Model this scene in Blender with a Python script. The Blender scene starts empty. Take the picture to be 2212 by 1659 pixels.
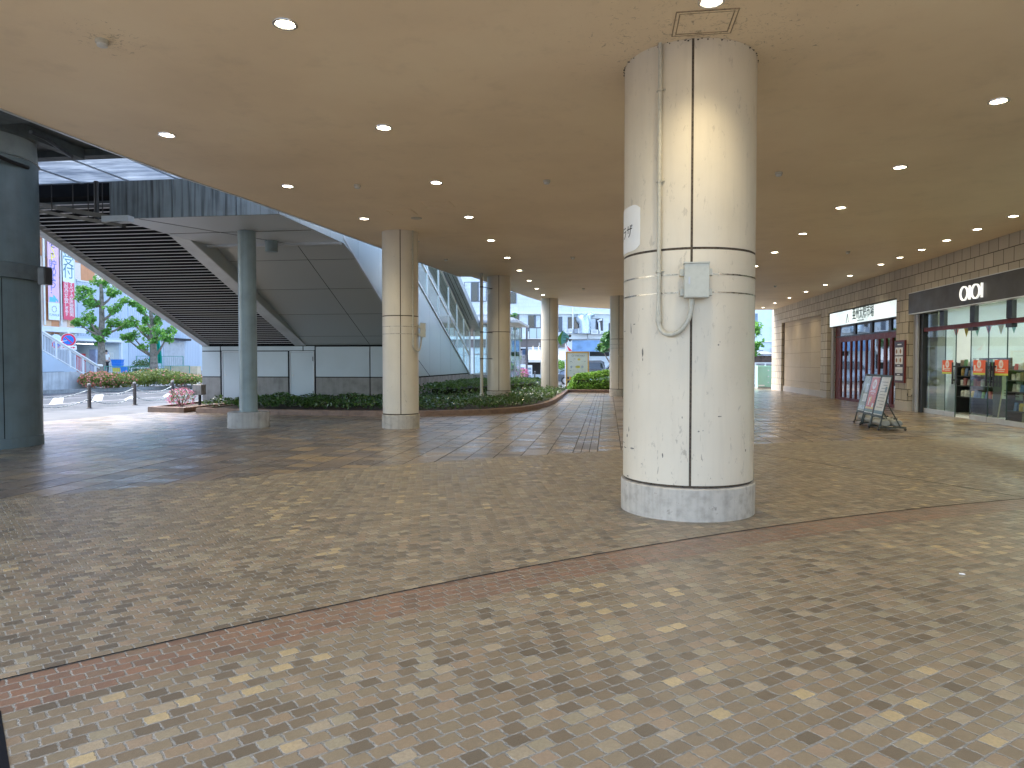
import bpy, math, random
from mathutils import Vector, Matrix
random.seed(7)
R = math.radians
scene = bpy.context.scene
col = scene.collection
# ------------------------------------------------------------------ camera
FPX, H = 1534.0, 1.6
PITCH, YAW = math.atan(45.5 / FPX), math.atan(207 / FPX)
cam_data = bpy.data.cameras.new('camera'); cam = bpy.data.objects.new('camera', cam_data); col.objects.link(cam)
cam_data.sensor_width = 36; cam_data.lens = FPX / 2212 * 36; cam_data.clip_end = 2000; cam_data.clip_start = 0.05
cam.location = (0, 0, H); cam.rotation_euler = (R(90) - PITCH, 0, YAW)
scene.camera = cam
# ------------------------------------------------------------------ sky, sun, exposure
world = bpy.data.worlds.new('World'); scene.world = world; world.use_nodes = True
wn = world.node_tree; bg = wn.nodes['Background']
sky = wn.nodes.new('ShaderNodeTexSky'); sky.sky_type = 'NISHITA'; sky.sun_disc = False
SUN_EL, SUN_AZ = 52, -70           # azimuth measured clockwise from +Y
sky.sun_elevation = R(SUN_EL); sky.sun_rotation = R(SUN_AZ); sky.dust_density = 2.5; sky.ozone_density = 1.2; sky.air_density = 1.0
wn.links.new(sky.outputs[0], bg.inputs[0]); bg.inputs[1].default_value = 0.15
sd = bpy.data.lights.new('sun', 'SUN'); sd.energy = 1.1; sd.angle = R(25); sd.color = (1, .97, .93)
sun = bpy.data.objects.new('sun', sd); col.objects.link(sun)
dv = Vector((math.sin(R(SUN_AZ)) * math.cos(R(SUN_EL)), math.cos(R(SUN_AZ)) * math.cos(R(SUN_EL)), math.sin(R(SUN_EL))))
sun.rotation_euler = dv.to_track_quat('Z', 'Y').to_euler(); sun.location = (-30, 10, 60)
scene.view_settings.view_transform = 'Standard'; scene.view_settings.look = 'None'
scene.view_settings.exposure = 2.55; scene.view_settings.gamma = 1
DOWNLIGHT_W = 30
scene.cycles.max_bounces = 10; scene.cycles.diffuse_bounces = 5; scene.cycles.glossy_bounces = 4
scene.cycles.transmission_bounces = 6; scene.cycles.transparent_max_bounces = 8
# ------------------------------------------------------------------ measuring helpers (photo measured at 2212 x 1659)
def ray(px, py):
    u = (px - 1106) / FPX; v = (829.5 - py) / FPX
    y = math.cos(PITCH) + v * math.sin(PITCH); z = v * math.cos(PITCH) - math.sin(PITCH)
    return Vector((u * math.cos(YAW) - y * math.sin(YAW), u * math.sin(YAW) + y * math.cos(YAW), z))
EYE = Vector((0, 0, H))
def gz(px, py, z=0):
    r = ray(px, py); return EYE + r * ((z - H) / r.z)
def gx(px, py, X):
    r = ray(px, py); return EYE + r * (X / r.x)
def gy(px, py, Y):
    r = ray(px, py); return EYE + r * (Y / r.y)
def pd(px, py, D):
    return EYE + ray(px, py) * D
def ph(px, py, p0, p1):            # on the upright plane through two plan points -> (distance along, z)
    r = ray(px, py); d = Vector((p1[0] - p0[0], p1[1] - p0[1])); n = Vector((-d.y, d.x))
    t = (n.x * p0[0] + n.y * p0[1]) / (n.x * r.x + n.y * r.y); q = EYE + r * t
    return (Vector((q.x - p0[0], q.y - p0[1])).dot(d.normalized()), q.z)
def crop(x0, y0, s):
    return lambda x, y: ((x0 + x * s) / 1.823, (y0 + y * s) / 1.823)
c1 = crop(0, 400, .4521); c2 = crop(0, 1050, .4521); c3 = crop(900, 750, .4521); c4 = crop(900, 1200, .3617)
c5 = crop(1600, 1000, .4219); c6 = crop(2900, 1100, .3917); c7 = crop(3300, 900, .5122)
z1 = crop(150, 950, .3165); z2 = crop(150, 1300, .2486); z3 = crop(2050, 1150, .2592); z4 = crop(1750, 1050, .3194); z8 = crop(2920, 1150, .2712)
zs = crop(3330, 1450, .16875); zo = crop(3600, 1150, .3315)
# ------------------------------------------------------------------ node helpers
class NT:
    def __init__(s, name):
        s.m = bpy.data.materials.new(name); s.m.use_nodes = True; s.t = s.m.node_tree
        s.b = s.t.nodes['Principled BSDF']; s.out = s.t.nodes['Material Output']
    def n(s, t, **k):
        q = s.t.nodes.new(t)
        for a, b in k.items(): setattr(q, a, b)
        return q
    def l(s, a, b): s.t.links.new(a, b)
    def setin(s, sock, v):
        if hasattr(v, 'is_output') or isinstance(v, bpy.types.NodeSocket): s.l(v, sock)
        else: sock.default_value = v
    def math(s, op, a, b=0.0, c=0.0):
        q = s.n('ShaderNodeMath', operation=op)
        for i, v in enumerate((a, b, c)): s.setin(q.inputs[i], v)
        return q.outputs[0]
    def mix(s, f, a, b, mode='MIX'):
        q = s.n('ShaderNodeMix', data_type='RGBA', blend_type=mode)
        s.setin(q.inputs[0], f)
        for i, v in ((6, a), (7, b)):
            s.setin(q.inputs[i], (v + (1,)) if isinstance(v, tuple) and len(v) == 3 else v)
        return q.outputs[2]
    def noise(s, vec, scale, detail=4, rough=.55, dist=0):
        q = s.n('ShaderNodeTexNoise'); q.inputs['Scale'].default_value = scale; q.inputs['Detail'].default_value = detail
        q.inputs['Roughness'].default_value = rough; q.inputs['Distortion'].default_value = dist
        if vec is not None: s.l(vec, q.inputs['Vector'])
        return q.outputs[0]
    def ramp(s, f, stops, interp='LINEAR'):
        q = s.n('ShaderNodeValToRGB'); q.color_ramp.interpolation = interp; e = q.color_ramp.elements
        while len(e) < len(stops): e.new(.5)
        for i, (p, c) in enumerate(stops):
            e[i].position = p; e[i].color = (c, c, c, 1) if isinstance(c, (int, float)) else tuple(c) + (1,)
        s.l(f, q.inputs[0]); return q.outputs[0]
    def sep(s, vec):
        q = s.n('ShaderNodeSeparateXYZ'); s.l(vec, q.inputs[0]); return q.outputs
    def comb(s, x, y, z=0.0):
        q = s.n('ShaderNodeCombineXYZ')
        for i, v in enumerate((x, y, z)): s.setin(q.inputs[i], v)
        return q.outputs[0]
    def pos(s): return s.n('ShaderNodeNewGeometry').outputs['Position']
    def bump(s, h, strength, dist=.01):
        q = s.n('ShaderNodeBump'); q.inputs['Strength'].default_value = strength; q.inputs['Distance'].default_value = dist
        s.l(h, q.inputs['Height']); s.l(q.outputs[0], s.b.inputs['Normal'])
        if s.m.name in ('stone_tile', 'brick_paving'): s.l(q.outputs[0], s.b.inputs['Coat Normal'])
    def spec(s, v): s.b.inputs['Specular IOR Level'].default_value = v
MATS = {}
def M(name, c, rough=.6, metal=0, var=.12, scale=3, bump=0, bscale=60, emit=None, estr=0, streak=0, coat=0, spec=.5, dirt=0, dcol=(.05, .045, .04)):
    if name in MATS: return MATS[name]
    t = NT(name); p = t.pos(); b = t.b
    b.inputs['Roughness'].default_value = rough; b.inputs['Metallic'].default_value = metal; t.spec(spec)
    if coat: b.inputs['Coat Weight'].default_value = coat
    cc = None
    if var or streak or dirt:
        f = t.noise(p, scale, 5)
        dark = tuple(x * (1 - var * 2) for x in c); lite = tuple(min(1, x * (1 + var * 1.2)) for x in c)
        cc = t.ramp(f, [(.28, dark), (.5, c), (.75, lite)])
        if streak:
            mp = t.n('ShaderNodeMapping'); mp.inputs['Scale'].default_value = (14, 14, .6); t.l(p, mp.inputs[0])
            g = t.ramp(t.noise(mp.outputs[0], 1, 4), [(.45, 0), (.75, streak)])
            cc = t.mix(g, cc, dcol)
        if dirt:
            g = t.ramp(t.noise(p, 9, 8, .75), [(.60, 0), (.68, dirt)])
            cc = t.mix(g, cc, dcol)
        t.l(cc, b.inputs['Base Color'])
        t.l(t.ramp(t.noise(p, scale * 2.3, 4), [(.3, max(.02, rough * .8)), (.7, min(1, rough * 1.2))]), b.inputs['Roughness'])
    else: b.inputs['Base Color'].default_value = tuple(c) + (1,)
    if bump: t.bump(t.noise(p, bscale, 5), bump)
    if emit:
        b.inputs['Emission Color'].default_value = tuple(emit) + (1,); b.inputs['Emission Strength'].default_value = estr
    MATS[name] = t.m; return t.m
def glass_mat(name, tint=(.85, .95, .93), a=.02, rough=.02):
    """thin pane: mostly clear, with a real Fresnel reflection"""
    if name in MATS: return MATS[name]
    t = NT(name); t.t.nodes.remove(t.b)
    tr = t.n('ShaderNodeBsdfTransparent'); tr.inputs[0].default_value = tint + (1,)
    gl = t.n('ShaderNodeBsdfGlossy'); gl.inputs['Roughness'].default_value = rough
    fr = t.n('ShaderNodeFresnel'); fr.inputs[0].default_value = 1.5
    mx = t.n('ShaderNodeMixShader'); bf = t.n('ShaderNodeNewGeometry').outputs['Backfacing']; f = t.math('MULTIPLY', t.math('MINIMUM', t.math('MULTIPLY_ADD', fr.outputs[0], 1.3, a), 1.0), t.math('SUBTRACT', 1.0, bf))
    t.l(f, mx.inputs[0]); t.l(tr.outputs[0], mx.inputs[1]); t.l(gl.outputs[0], mx.inputs[2]); t.l(mx.outputs[0], t.out.inputs[0])
    MATS[name] = t.m; return t.m
# ------------------------------------------------------------------ mesh builder
class MB:
    def __init__(s): s.v = []; s.f = []; s.mi = []; s.m = 0; s.xf = None
    def add(s, vs, fs, m=None):
        o = len(s.v); s.pc = getattr(s, 'pc', []); s.pc.append((o, len(s.f), len(s.f) + len(fs))); vs = [Vector(x) for x in vs]
        if s.xf is not None: vs = [s.xf @ x for x in vs]
        s.v += vs; s.f += [tuple(i + o for i in q) for q in fs]; s.mi += [s.m if m is None else m] * len(fs)
        return s
    def box(s, x0, x1, y0, y1, z0, z1, m=None):
        v = [(x, y, z) for z in (z0, z1) for y in (y0, y1) for x in (x0, x1)]
        return s.add(v, [(0, 2, 3, 1), (4, 5, 7, 6), (0, 1, 5, 4), (2, 6, 7, 3), (0, 4, 6, 2), (1, 3, 7, 5)], m)
    def cbox(s, c, d, m=None):
        return s.box(c[0] - d[0] / 2, c[0] + d[0] / 2, c[1] - d[1] / 2, c[1] + d[1] / 2, c[2] - d[2] / 2, c[2] + d[2] / 2, m)
    def bbox(s, x0, x1, y0, y1, z0, z1, b=.01, m=None):   # box with chamfered upright edges and top
        p = [(x0 + b, y0), (x1 - b, y0), (x1, y0 + b), (x1, y1 - b), (x1 - b, y1), (x0 + b, y1), (x0, y1 - b), (x0, y0 + b)]
        cx, cy = (x0 + x1) / 2, (y0 + y1) / 2
        kx, ky = 1 - 2 * b / max(1e-6, x1 - x0), 1 - 2 * b / max(1e-6, y1 - y0)
        v = [(x, y, z0) for x, y in p] + [(x, y, z1 - b) for x, y in p] + [(cx + (x - cx) * kx, cy + (y - cy) * ky, z1) for x, y in p]
        fs = [tuple(range(7, -1, -1)), tuple(range(16, 24))]
        for k in (0, 8):
            fs += [(k + i, k + (i + 1) % 8, k + 8 + (i + 1) % 8, k + 8 + i) for i in range(8)]
        return s.add(v, fs, m)
    def prism(s, poly, a, b, axis='z', m=None):
        n = len(poly)
        f = {'z': lambda p, q: (p[0], p[1], q), 'x': lambda p, q: (q, p[0], p[1]), 'y': lambda p, q: (p[0], q, p[1])}[axis]
        v = [f(p, a) for p in poly] + [f(p, b) for p in poly]
        return s.add(v, [tuple(range(n))[::-1], tuple(range(n, 2 * n))] + [(i, (i + 1) % n, n + (i + 1) % n, n + i) for i in range(n)], m)
    def hexa(s, p8, m=None):       # bottom four, top four
        return s.add(p8, [(3, 2, 1, 0), (4, 5, 6, 7), (0, 1, 5, 4), (1, 2, 6, 5), (2, 3, 7, 6), (3, 0, 4, 7)], m)
    def beam(s, a, b, w, h, m=None, up=(0, 0, 1)):
        a, b = Vector(a), Vector(b); d = (b - a).normalized(); u = Vector(up); x = d.cross(u)
        if x.length < 1e-4: x = d.cross(Vector((1, 0, 0)))
        x.normalize(); u = x.cross(d); x *= w / 2; u *= h / 2
        return s.hexa([a - x - u, a + x - u, b + x - u, b - x - u, a - x + u, a + x + u, b + x + u, b - x + u], m)
    def tube(s, pts, r, n=8, m=None):
        pts = [Vector(p) for p in pts]; rs = r if isinstance(r, (list, tuple)) else [r] * len(pts)
        vs = []; fs = []; ref = None
        for i, p in enumerate(pts):
            d = (pts[min(i + 1, len(pts) - 1)] - pts[max(i - 1, 0)]).normalized()
            if ref is None: ref = d.orthogonal().normalized()
            ref = (ref - d * ref.dot(d))
            if ref.length < 1e-5: ref = d.orthogonal()
            ref.normalize(); w = d.cross(ref)
            for k in range(n):
                a = 2 * math.pi * k / n; vs.append(p + (ref * math.cos(a) + w * math.sin(a)) * rs[i])
        for i in range(len(pts) - 1):
            for k in range(n): fs.append((i * n + k, i * n + (k + 1) % n, (i + 1) * n + (k + 1) % n, (i + 1) * n + k))
        fs += [tuple(range(n))[::-1], tuple(range(len(vs) - n, len(vs)))]
        return s.add(vs, fs, m)
    def lathe(s, c, prof, n=32, m=None, a0=0, a1=2 * math.pi):
        full = abs(a1 - a0 - 2 * math.pi) < 1e-6; k = n if full else n + 1; vs = []; fs = []
        for r, z in prof:
            for i in range(k):
                a = a0 + (a1 - a0) * i / n; vs.append((c[0] + r * math.cos(a), c[1] + r * math.sin(a), c[2] + z))
        for j in range(len(prof) - 1):
            for i in range(n if full else n):
                i2 = (i + 1) % k; fs.append((j * k + i, j * k + i2, (j + 1) * k + i2, (j + 1) * k + i))
        if full:
            if prof[0][0] > 1e-6: fs.append(tuple(range(k))[::-1])
            if prof[-1][0] > 1e-6: fs.append(tuple(range((len(prof) - 1) * k, len(prof) * k)))
        return s.add(vs, fs, m)
    def ball(s, c, r, n=12, m=None):
        r = r if isinstance(r, (tuple, list)) else (r, r, r); vs = []; fs = []; h = n // 2
        for j in range(h + 1):
            t = math.pi * j / h
            for i in range(n):
                a = 2 * math.pi * i / n; vs.append((c[0] + r[0] * math.sin(t) * math.cos(a), c[1] + r[1] * math.sin(t) * math.sin(a), c[2] - r[2] * math.cos(t)))
        for j in range(h):
            for i in range(n): fs.append((j * n + i, j * n + (i + 1) % n, (j + 1) * n + (i + 1) % n, (j + 1) * n + i))
        return s.add(vs, fs, m)
    def leaf(s, p, size, nrm=None, m=None):
        d = Vector((random.gauss(0, 1), random.gauss(0, 1), random.gauss(0, .7))).normalized()
        n = Vector((random.gauss(0, 1), random.gauss(0, 1), random.gauss(0, 1)))
        if nrm is not None: n = n * .55 + nrm * 1.6
        w = d.cross(n)
        if w.length < 1e-3: return
        w.normalize(); n = w.cross(d); L = size * random.uniform(.65, 1.25); W = L * .36; p = Vector(p)
        s.add([p - d * L * .5, p + w * W + n * L * .12, p + d * L * .5, p - w * W + n * L * .12], [(0, 1, 2), (0, 2, 3)], m)
    def text(s, body, size, org, xd=(1, 0, 0), up=(0, 0, 1), ext=.004, m=None, align='LEFT', warp=None, sx=1, bold=0):
        c = bpy.data.curves.new('t', 'FONT'); c.body = body; c.size = size; c.extrude = ext; c.align_x = align; c.offset = bold; c.resolution_u = 2
        o = bpy.data.objects.new('t', c); col.objects.link(o); bpy.context.view_layer.update()
        me = bpy.data.meshes.new_from_object(o.evaluated_get(bpy.context.evaluated_depsgraph_get()))
        xd = Vector(xd).normalized(); up = Vector(up).normalized(); nn = xd.cross(up); org = Vector(org)
        if warp: vs = [warp(v.co) for v in me.vertices]
        else: vs = [org + xd * v.co.x * sx + up * v.co.y + nn * v.co.z for v in me.vertices]
        s.add(vs, [tuple(q.vertices) for q in me.polygons], m)
        bpy.data.objects.remove(o); bpy.data.curves.remove(c); bpy.data.meshes.remove(me)
        return s
    def build_each(s, name, mats, parent=None, **k):
        pcs = s.pc + [(len(s.v), 0, 0)]
        for (o, f0, f1), nx in zip(pcs, pcs[1:]):
            q = MB(); q.add(s.v[o:nx[0]], [tuple(i - o for i in f) for f in s.f[f0:f1]], 0); q.mi = s.mi[f0:f1]; q.build(name, mats, parent, **k)
    def build(s, name, mats, parent=None, smooth=False, label=None, cat=None, group=None, kind=None, org=None):
        if not isinstance(mats, (list, tuple)): mats = [mats]
        me = bpy.data.meshes.new(name)
        if parent is not None: base = wloc(parent); loc = Vector((0, 0, 0))
        elif kind and org is None: base = Vector((0, 0, 0)); loc = base
        else:
            xs = [v.x for v in s.v]; ys = [v.y for v in s.v]; z = [v.z for v in s.v]
            base = Vector(org) if org is not None else Vector(((min(xs) + max(xs)) / 2, (min(ys) + max(ys)) / 2, min(z))); loc = base
        me.from_pydata([v - base for v in s.v], [], s.f)
        for q in mats: me.materials.append(q)
        if len(mats) > 1: me.polygons.foreach_set('material_index', s.mi)
        if smooth:
            me.polygons.foreach_set('use_smooth', [True] * len(me.polygons)); me.set_sharp_from_angle(angle=R(38))
        me.update()
        o = bpy.data.objects.new(name, me); col.objects.link(o); o.location = loc
        if parent is not None: o.parent = parent
        tag(o, label, cat, group, kind); return o
def wloc(o):
    v = Vector(o.location); p = o.parent
    while p is not None: v += Vector(p.location); p = p.parent
    return v
def tag(o, label=None, cat=None, group=None, kind=None):
    if label: o['label'] = label
    if cat: o['category'] = cat
    if group: o['group'] = group
    if kind: o['kind'] = kind
    return o
def thing(name, loc, label, cat, group=None):
    o = bpy.data.objects.new(name, None); col.objects.link(o); o.location = loc; o.empty_display_size = .2
    return tag(o, label, cat, group)
def copy_tree(o, loc, label=None, rz=None, parent=None):
    c = o.copy(); col.objects.link(c); c.parent = parent
    if parent is None:
        c.location = loc
        if rz is not None: c.rotation_euler = (0, 0, rz)
        if label: c['label'] = label
    for ch in list(o.children): copy_tree(ch, None, parent=c)
    return c
def struct(name, mb, mats, **k): return mb.build(name, mats, kind='structure', **k)
# ------------------------------------------------------------------ materials of the setting
CC = (15.938, -14.059); R1, R0 = 31.327, 25.586
def brick_mat():
    t = NT('brick_paving'); p = t.pos(); X, Y, Z = t.sep(p)
    wob = t.math('MULTIPLY', t.math('SUBTRACT', t.noise(p, 60, 4), .5), .016)
    wob2 = t.math('MULTIPLY', t.math('SUBTRACT', t.noise(p, 55, 4), .5), .026)
    dx = t.math('SUBTRACT', CC[0], X); dy = t.math('SUBTRACT', Y, CC[1])
    r = t.math('ADD', t.math('SQRT', t.math('ADD', t.math('MULTIPLY', dx, dx), t.math('MULTIPLY', dy, dy))), wob)
    th = t.math('SUBTRACT', t.math('ARCTAN2', dx, dy), .831); PI_, LEN = .0868, .1065
    rr = t.math('SUBTRACT', r, R0)
    q = t.math('DIVIDE', rr, PI_); row = t.math('FLOOR', q); fy = t.math('FRACT', t.math('ADD', q, 1000.0))
    rc = t.math('MULTIPLY_ADD', t.math('ADD', row, .5), PI_, R0)
    s = t.math('DIVIDE', t.math('ADD', t.math('MULTIPLY', th, rc), wob2), LEN)
    s = t.math('MULTIPLY_ADD', t.math('MODULO', t.math('ADD', row, 1000.0), 2.0), .5, s)
    wr = t.n('ShaderNodeTexWhiteNoise', noise_dimensions='1D'); t.l(row, wr.inputs['W']); s = t.math('MULTIPLY_ADD', wr.outputs['Value'], .07, s)
    cl = t.math('FLOOR', s); fx = t.math('FRACT', s)
    ex = t.math('MULTIPLY', t.math('MINIMUM', fx, t.math('SUBTRACT', 1.0, fx)), LEN)
    ey = t.math('MULTIPLY', t.math('MINIMUM', fy, t.math('SUBTRACT', 1.0, fy)), PI_)
    e = t.math('MINIMUM', ex, ey)
    edge = t.ramp(t.math('DIVIDE', e, .014), [(.24, 0), (.48, 1)])
    wn_ = t.n('ShaderNodeTexWhiteNoise', noise_dimensions='2D'); t.l(t.comb(row, cl), wn_.inputs['Vector'])
    rnd = wn_.outputs['Value']
    big = t.noise(p, .35, 2)
    rb = t.math('ADD', rnd, t.math('MULTIPLY', t.math('SUBTRACT', big, .5), .5))
    base = t.ramp(rb, [(0, (.055, .045, .032)), (.1, (.085, .066, .045)), (.25, (.135, .105, .070)), (.45, (.185, .145, .095)), (.6, (.165, .138, .092)), (.72, (.215, .155, .10)), (.80, (.245, .178, .125)), (.88, (.24, .215, .15)), (.95, (.30, .25, .18)), (.975, (.32, .26, .18)), (.982, (.40, .31, .17)), (1, (.42, .33, .18))])
    red = t.ramp(rnd, [(0, (.08, .042, .03)), (.3, (.15, .07, .046)), (.6, (.19, .095, .06)), (.85, (.15, .095, .062)), (1, (.22, .10, .06))])
    inred = t.math('MULTIPLY', t.math('LESS_THAN', rr, 0.0), t.math('GREATER_THAN', rr, -5 * PI_))
    c = t.mix(inred, base, red)
    c = t.mix(t.math('MULTIPLY', t.ramp(t.noise(p, 260, 3), [(.35, 0), (.7, 1)]), .30), c, (.34, .28, .21))
    c = t.mix(t.math('MULTIPLY', t.ramp(t.noise(p, 60, 5, .7), [(.4, 1), (.65, 0)]), .35), c, (.11, .085, .06))
    c = t.mix(t.ramp(t.noise(p, 1.7, 5), [(.5, 0), (.8, .3)]), c, (.08, .07, .055))
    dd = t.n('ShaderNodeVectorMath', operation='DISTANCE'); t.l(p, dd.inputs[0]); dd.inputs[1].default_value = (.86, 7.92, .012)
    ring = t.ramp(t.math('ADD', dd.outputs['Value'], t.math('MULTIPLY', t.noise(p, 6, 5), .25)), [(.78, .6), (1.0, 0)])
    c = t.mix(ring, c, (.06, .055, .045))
    vo = t.n('ShaderNodeTexVoronoi'); vo.inputs['Scale'].default_value = 1.9; t.l(p, vo.inputs['Vector'])
    spot = t.math('LESS_THAN', t.math('ADD', vo.outputs['Distance'], t.math('MULTIPLY', t.noise(p, 40, 3), .03)), .045)
    c = t.mix(t.math('MULTIPLY', spot, .6), c, (.05, .045, .04))
    mort = t.ramp(t.noise(p, 45, 4), [(.3, (.10, .098, .088)), (.7, (.235, .23, .21))])
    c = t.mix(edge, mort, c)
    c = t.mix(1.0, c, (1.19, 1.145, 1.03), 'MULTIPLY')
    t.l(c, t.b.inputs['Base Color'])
    ro = t.ramp(t.noise(p, 7, 4), [(.3, .30), (.7, .50)])
    mr = t.n('ShaderNodeMix', data_type='FLOAT'); t.l(edge, mr.inputs[0]); mr.inputs[2].default_value = .85; t.l(ro, mr.inputs[3]); t.l(mr.outputs[0], t.b.inputs['Roughness'])
    t.spec(.9); t.b.inputs['Coat Weight'].default_value = .08; t.b.inputs['Coat Roughness'].default_value = .3
    h = t.math('ADD', t.math('MULTIPLY', edge, .8), t.math('MULTIPLY', t.noise(p, 90, 4), .35))
    h = t.math('ADD', h, t.math('MULTIPLY', rnd, .25))
    t.bump(h, .55, .006); return t.m
def tile_mat():
    t = NT('stone_tile'); p = t.pos(); X, Y, Z = t.sep(p); W, D = .43, .30
    qx = t.math('DIVIDE', t.math('ADD', X, .61 + W * 200), W); cx = t.math('FLOOR', qx); fx = t.math('FRACT', qx)
    wv = t.n('ShaderNodeTexWhiteNoise', noise_dimensions='1D'); t.l(cx, wv.inputs['W'])
    qy = t.math('ADD', t.math('DIVIDE', Y, D), t.math('MULTIPLY', t.math('FLOOR', t.math('MULTIPLY', wv.outputs['Value'], 3.0)), .33)); cy = t.math('FLOOR', qy); fy = t.math('FRACT', qy)
    ex = t.math('MULTIPLY', t.math('MINIMUM', fx, t.math('SUBTRACT', 1.0, fx)), W); ey = t.math('MULTIPLY', t.math('MINIMUM', fy, t.math('SUBTRACT', 1.0, fy)), D)
    lx = t.math('LESS_THAN', ex, .010); ly = t.math('LESS_THAN', ey, .0045)
    for q in (-.47, -.325):
        lx = t.math('MAXIMUM', lx, t.math('LESS_THAN', t.math('ABSOLUTE', t.math('SUBTRACT', X, q)), .008))
    for q in (-2.76, -7.06, 5.41):
        lx = t.math('MAXIMUM', lx, t.math('LESS_THAN', t.math('ABSOLUTE', t.math('SUBTRACT', X, q)), .016))
    for q in (12.15, 16.6, 21.0, 25.4, 29.8, 34.2):
        lx = t.math('MAXIMUM', lx, t.math('LESS_THAN', t.math('ABSOLUTE', t.math('SUBTRACT', Y, q)), .011))
    wn_ = t.n('ShaderNodeTexWhiteNoise', noise_dimensions='2D'); t.l(t.comb(cx, cy), wn_.inputs['Vector']); rnd = wn_.outputs['Value']
    c = t.ramp(rnd, [(0, (.05, .036, .028)), (.2, (.105, .07, .045)), (.5, (.16, .108, .064)), (.7, (.185, .128, .074)), (.84, (.25, .175, .09)), (.94, (.33, .22, .09)), (1, (.09, .07, .055))])
    mp = t.n('ShaderNodeMapping'); mp.inputs['Scale'].default_value = (4, 22, 1); t.l(p, mp.inputs[0])
    c = t.mix(t.ramp(t.noise(mp.outputs[0], 1.5, 6, .65, 1.5), [(.35, 0), (.72, .4)]), c, (.24, .19, .13))
    c = t.mix(t.ramp(t.noise(p, .8, 5), [(.5, 0), (.8, .45)]), c, (.10, .075, .06))
    c = t.mix(t.math('MULTIPLY', ly, .8), c, (.05, .036, .028)); c = t.mix(lx, c, (.035, .027, .022))
    t.l(c, t.b.inputs['Base Color']); t.spec(.95); t.l(t.math('MULTIPLY', t.ramp(wn_.outputs['Value'], [(0, .35), (.5, .8), (1, .5)]), t.math('SUBTRACT', 1.0, t.math('MAXIMUM', lx, t.math('MULTIPLY', ly, .7)))), t.b.inputs['Coat Weight']); wn3 = t.n('ShaderNodeTexWhiteNoise', noise_dimensions='2D'); t.l(t.comb(cy, cx), wn3.inputs['Vector']); t.l(t.ramp(t.math('ADD', t.math('MULTIPLY', wn3.outputs['Value'], .7), t.math('MULTIPLY', t.noise(p, 3, 5), .3)), [(.1, .16), (.9, .48)]), t.b.inputs['Coat Roughness'])
    ro = t.ramp(t.noise(mp.outputs[0], 2.5, 5), [(.3, .22), (.7, .50)])
    t.l(t.math('MAXIMUM', ro, t.math('MULTIPLY', lx, .8)), t.b.inputs['Roughness'])
    h = t.math('SUBTRACT', t.math('MULTIPLY', t.noise(mp.outputs[0], 3, 5), .5), t.math('MULTIPLY', t.math('MAXIMUM', lx, ly), .8))
    t.bump(t.math('ADD', h, t.math('MULTIPLY', rnd, .12)), .22, .005); return t.m
def stone_mat(name, bw, bh, c1_, c2_, mortar=.012, off=.5, zoff=0.0, mcol=(.05, .04, .03)):
    t = NT(name); p = t.pos(); X, Y, Z = t.sep(p)
    v = t.comb(t.math('ADD', X, Y), t.math('ADD', Z, zoff))
    b = t.n('ShaderNodeTexBrick'); b.offset = off; t.l(v, b.inputs['Vector'])
    for k, q in (('Scale', 1), ('Mortar Size', mortar), ('Mortar Smooth', .15), ('Brick Width', bw), ('Row Height', bh), ('Bias', 0)): b.inputs[k].default_value = q
    b.inputs['Color1'].default_value = c1_ + (1,); b.inputs['Color2'].default_value = c2_ + (1,); b.inputs['Mortar'].default_value = mcol + (1,)
    c = t.mix(t.ramp(t.noise(p, 35, 6, .7), [(.4, 0), (.75, .4)]), b.outputs[0], tuple(x * .62 for x in c1_))
    c = t.mix(t.ramp(t.noise(p, 1.2, 4), [(.45, 0), (.8, .35)]), c, tuple(x * .7 for x in c2_))
    t.l(c, t.b.inputs['Base Color']); t.b.inputs['Roughness'].default_value = .8
    t.bump(t.math('SUBTRACT', t.math('MULTIPLY', t.noise(p, 50, 6, .7), .6), t.math('MULTIPLY', b.outputs['Fac'], 1.2)), .5, .012); return t.m
def ceiling_mat():
    t = NT('ceiling_plaster'); p = t.pos()
    c = t.ramp(t.noise(p, .45, 5, .6), [(.3, (.71, .585, .41)), (.55, (.78, .65, .46)), (.75, (.82, .70, .50))])
    c = t.mix(t.ramp(t.noise(p, 14, 8, .8, 2.5), [(.645, 0), (.70, .35)]), c, (.14, .11, .08))
    for cx_, cy_, rr_ in ((.9, 7.3, 2.2), (-4.9, 6.5, .7), (-7.6, 10, .8)):
        dd = t.n('ShaderNodeVectorMath', operation='DISTANCE'); t.l(p, dd.inputs[0]); dd.inputs[1].default_value = (cx_, cy_, 4.82)
        near = t.math('SUBTRACT', 1.0, t.math('MINIMUM', t.math('DIVIDE', dd.outputs['Value'], rr_), 1.0))
        mk = t.ramp(t.math('ADD', t.noise(p, 11, 9, .8, 1.8), t.math('MULTIPLY', near, .13)), [(.655, 0), (.70, .6)])
        c = t.mix(t.math('MULTIPLY', mk, t.math('GREATER_THAN', near, 0.0)), c, (.16, .12, .07))
    c = t.mix(t.ramp(t.noise(p, 2.2, 6, .65), [(.55, 0), (.8, .2)]), c, (.33, .27, .19))
    t.l(c, t.b.inputs['Base Color']); t.b.inputs['Roughness'].default_value = .55; t.spec(.3)
    t.bump(t.noise(p, 70, 5, .7), .12, .004); return t.m
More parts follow.
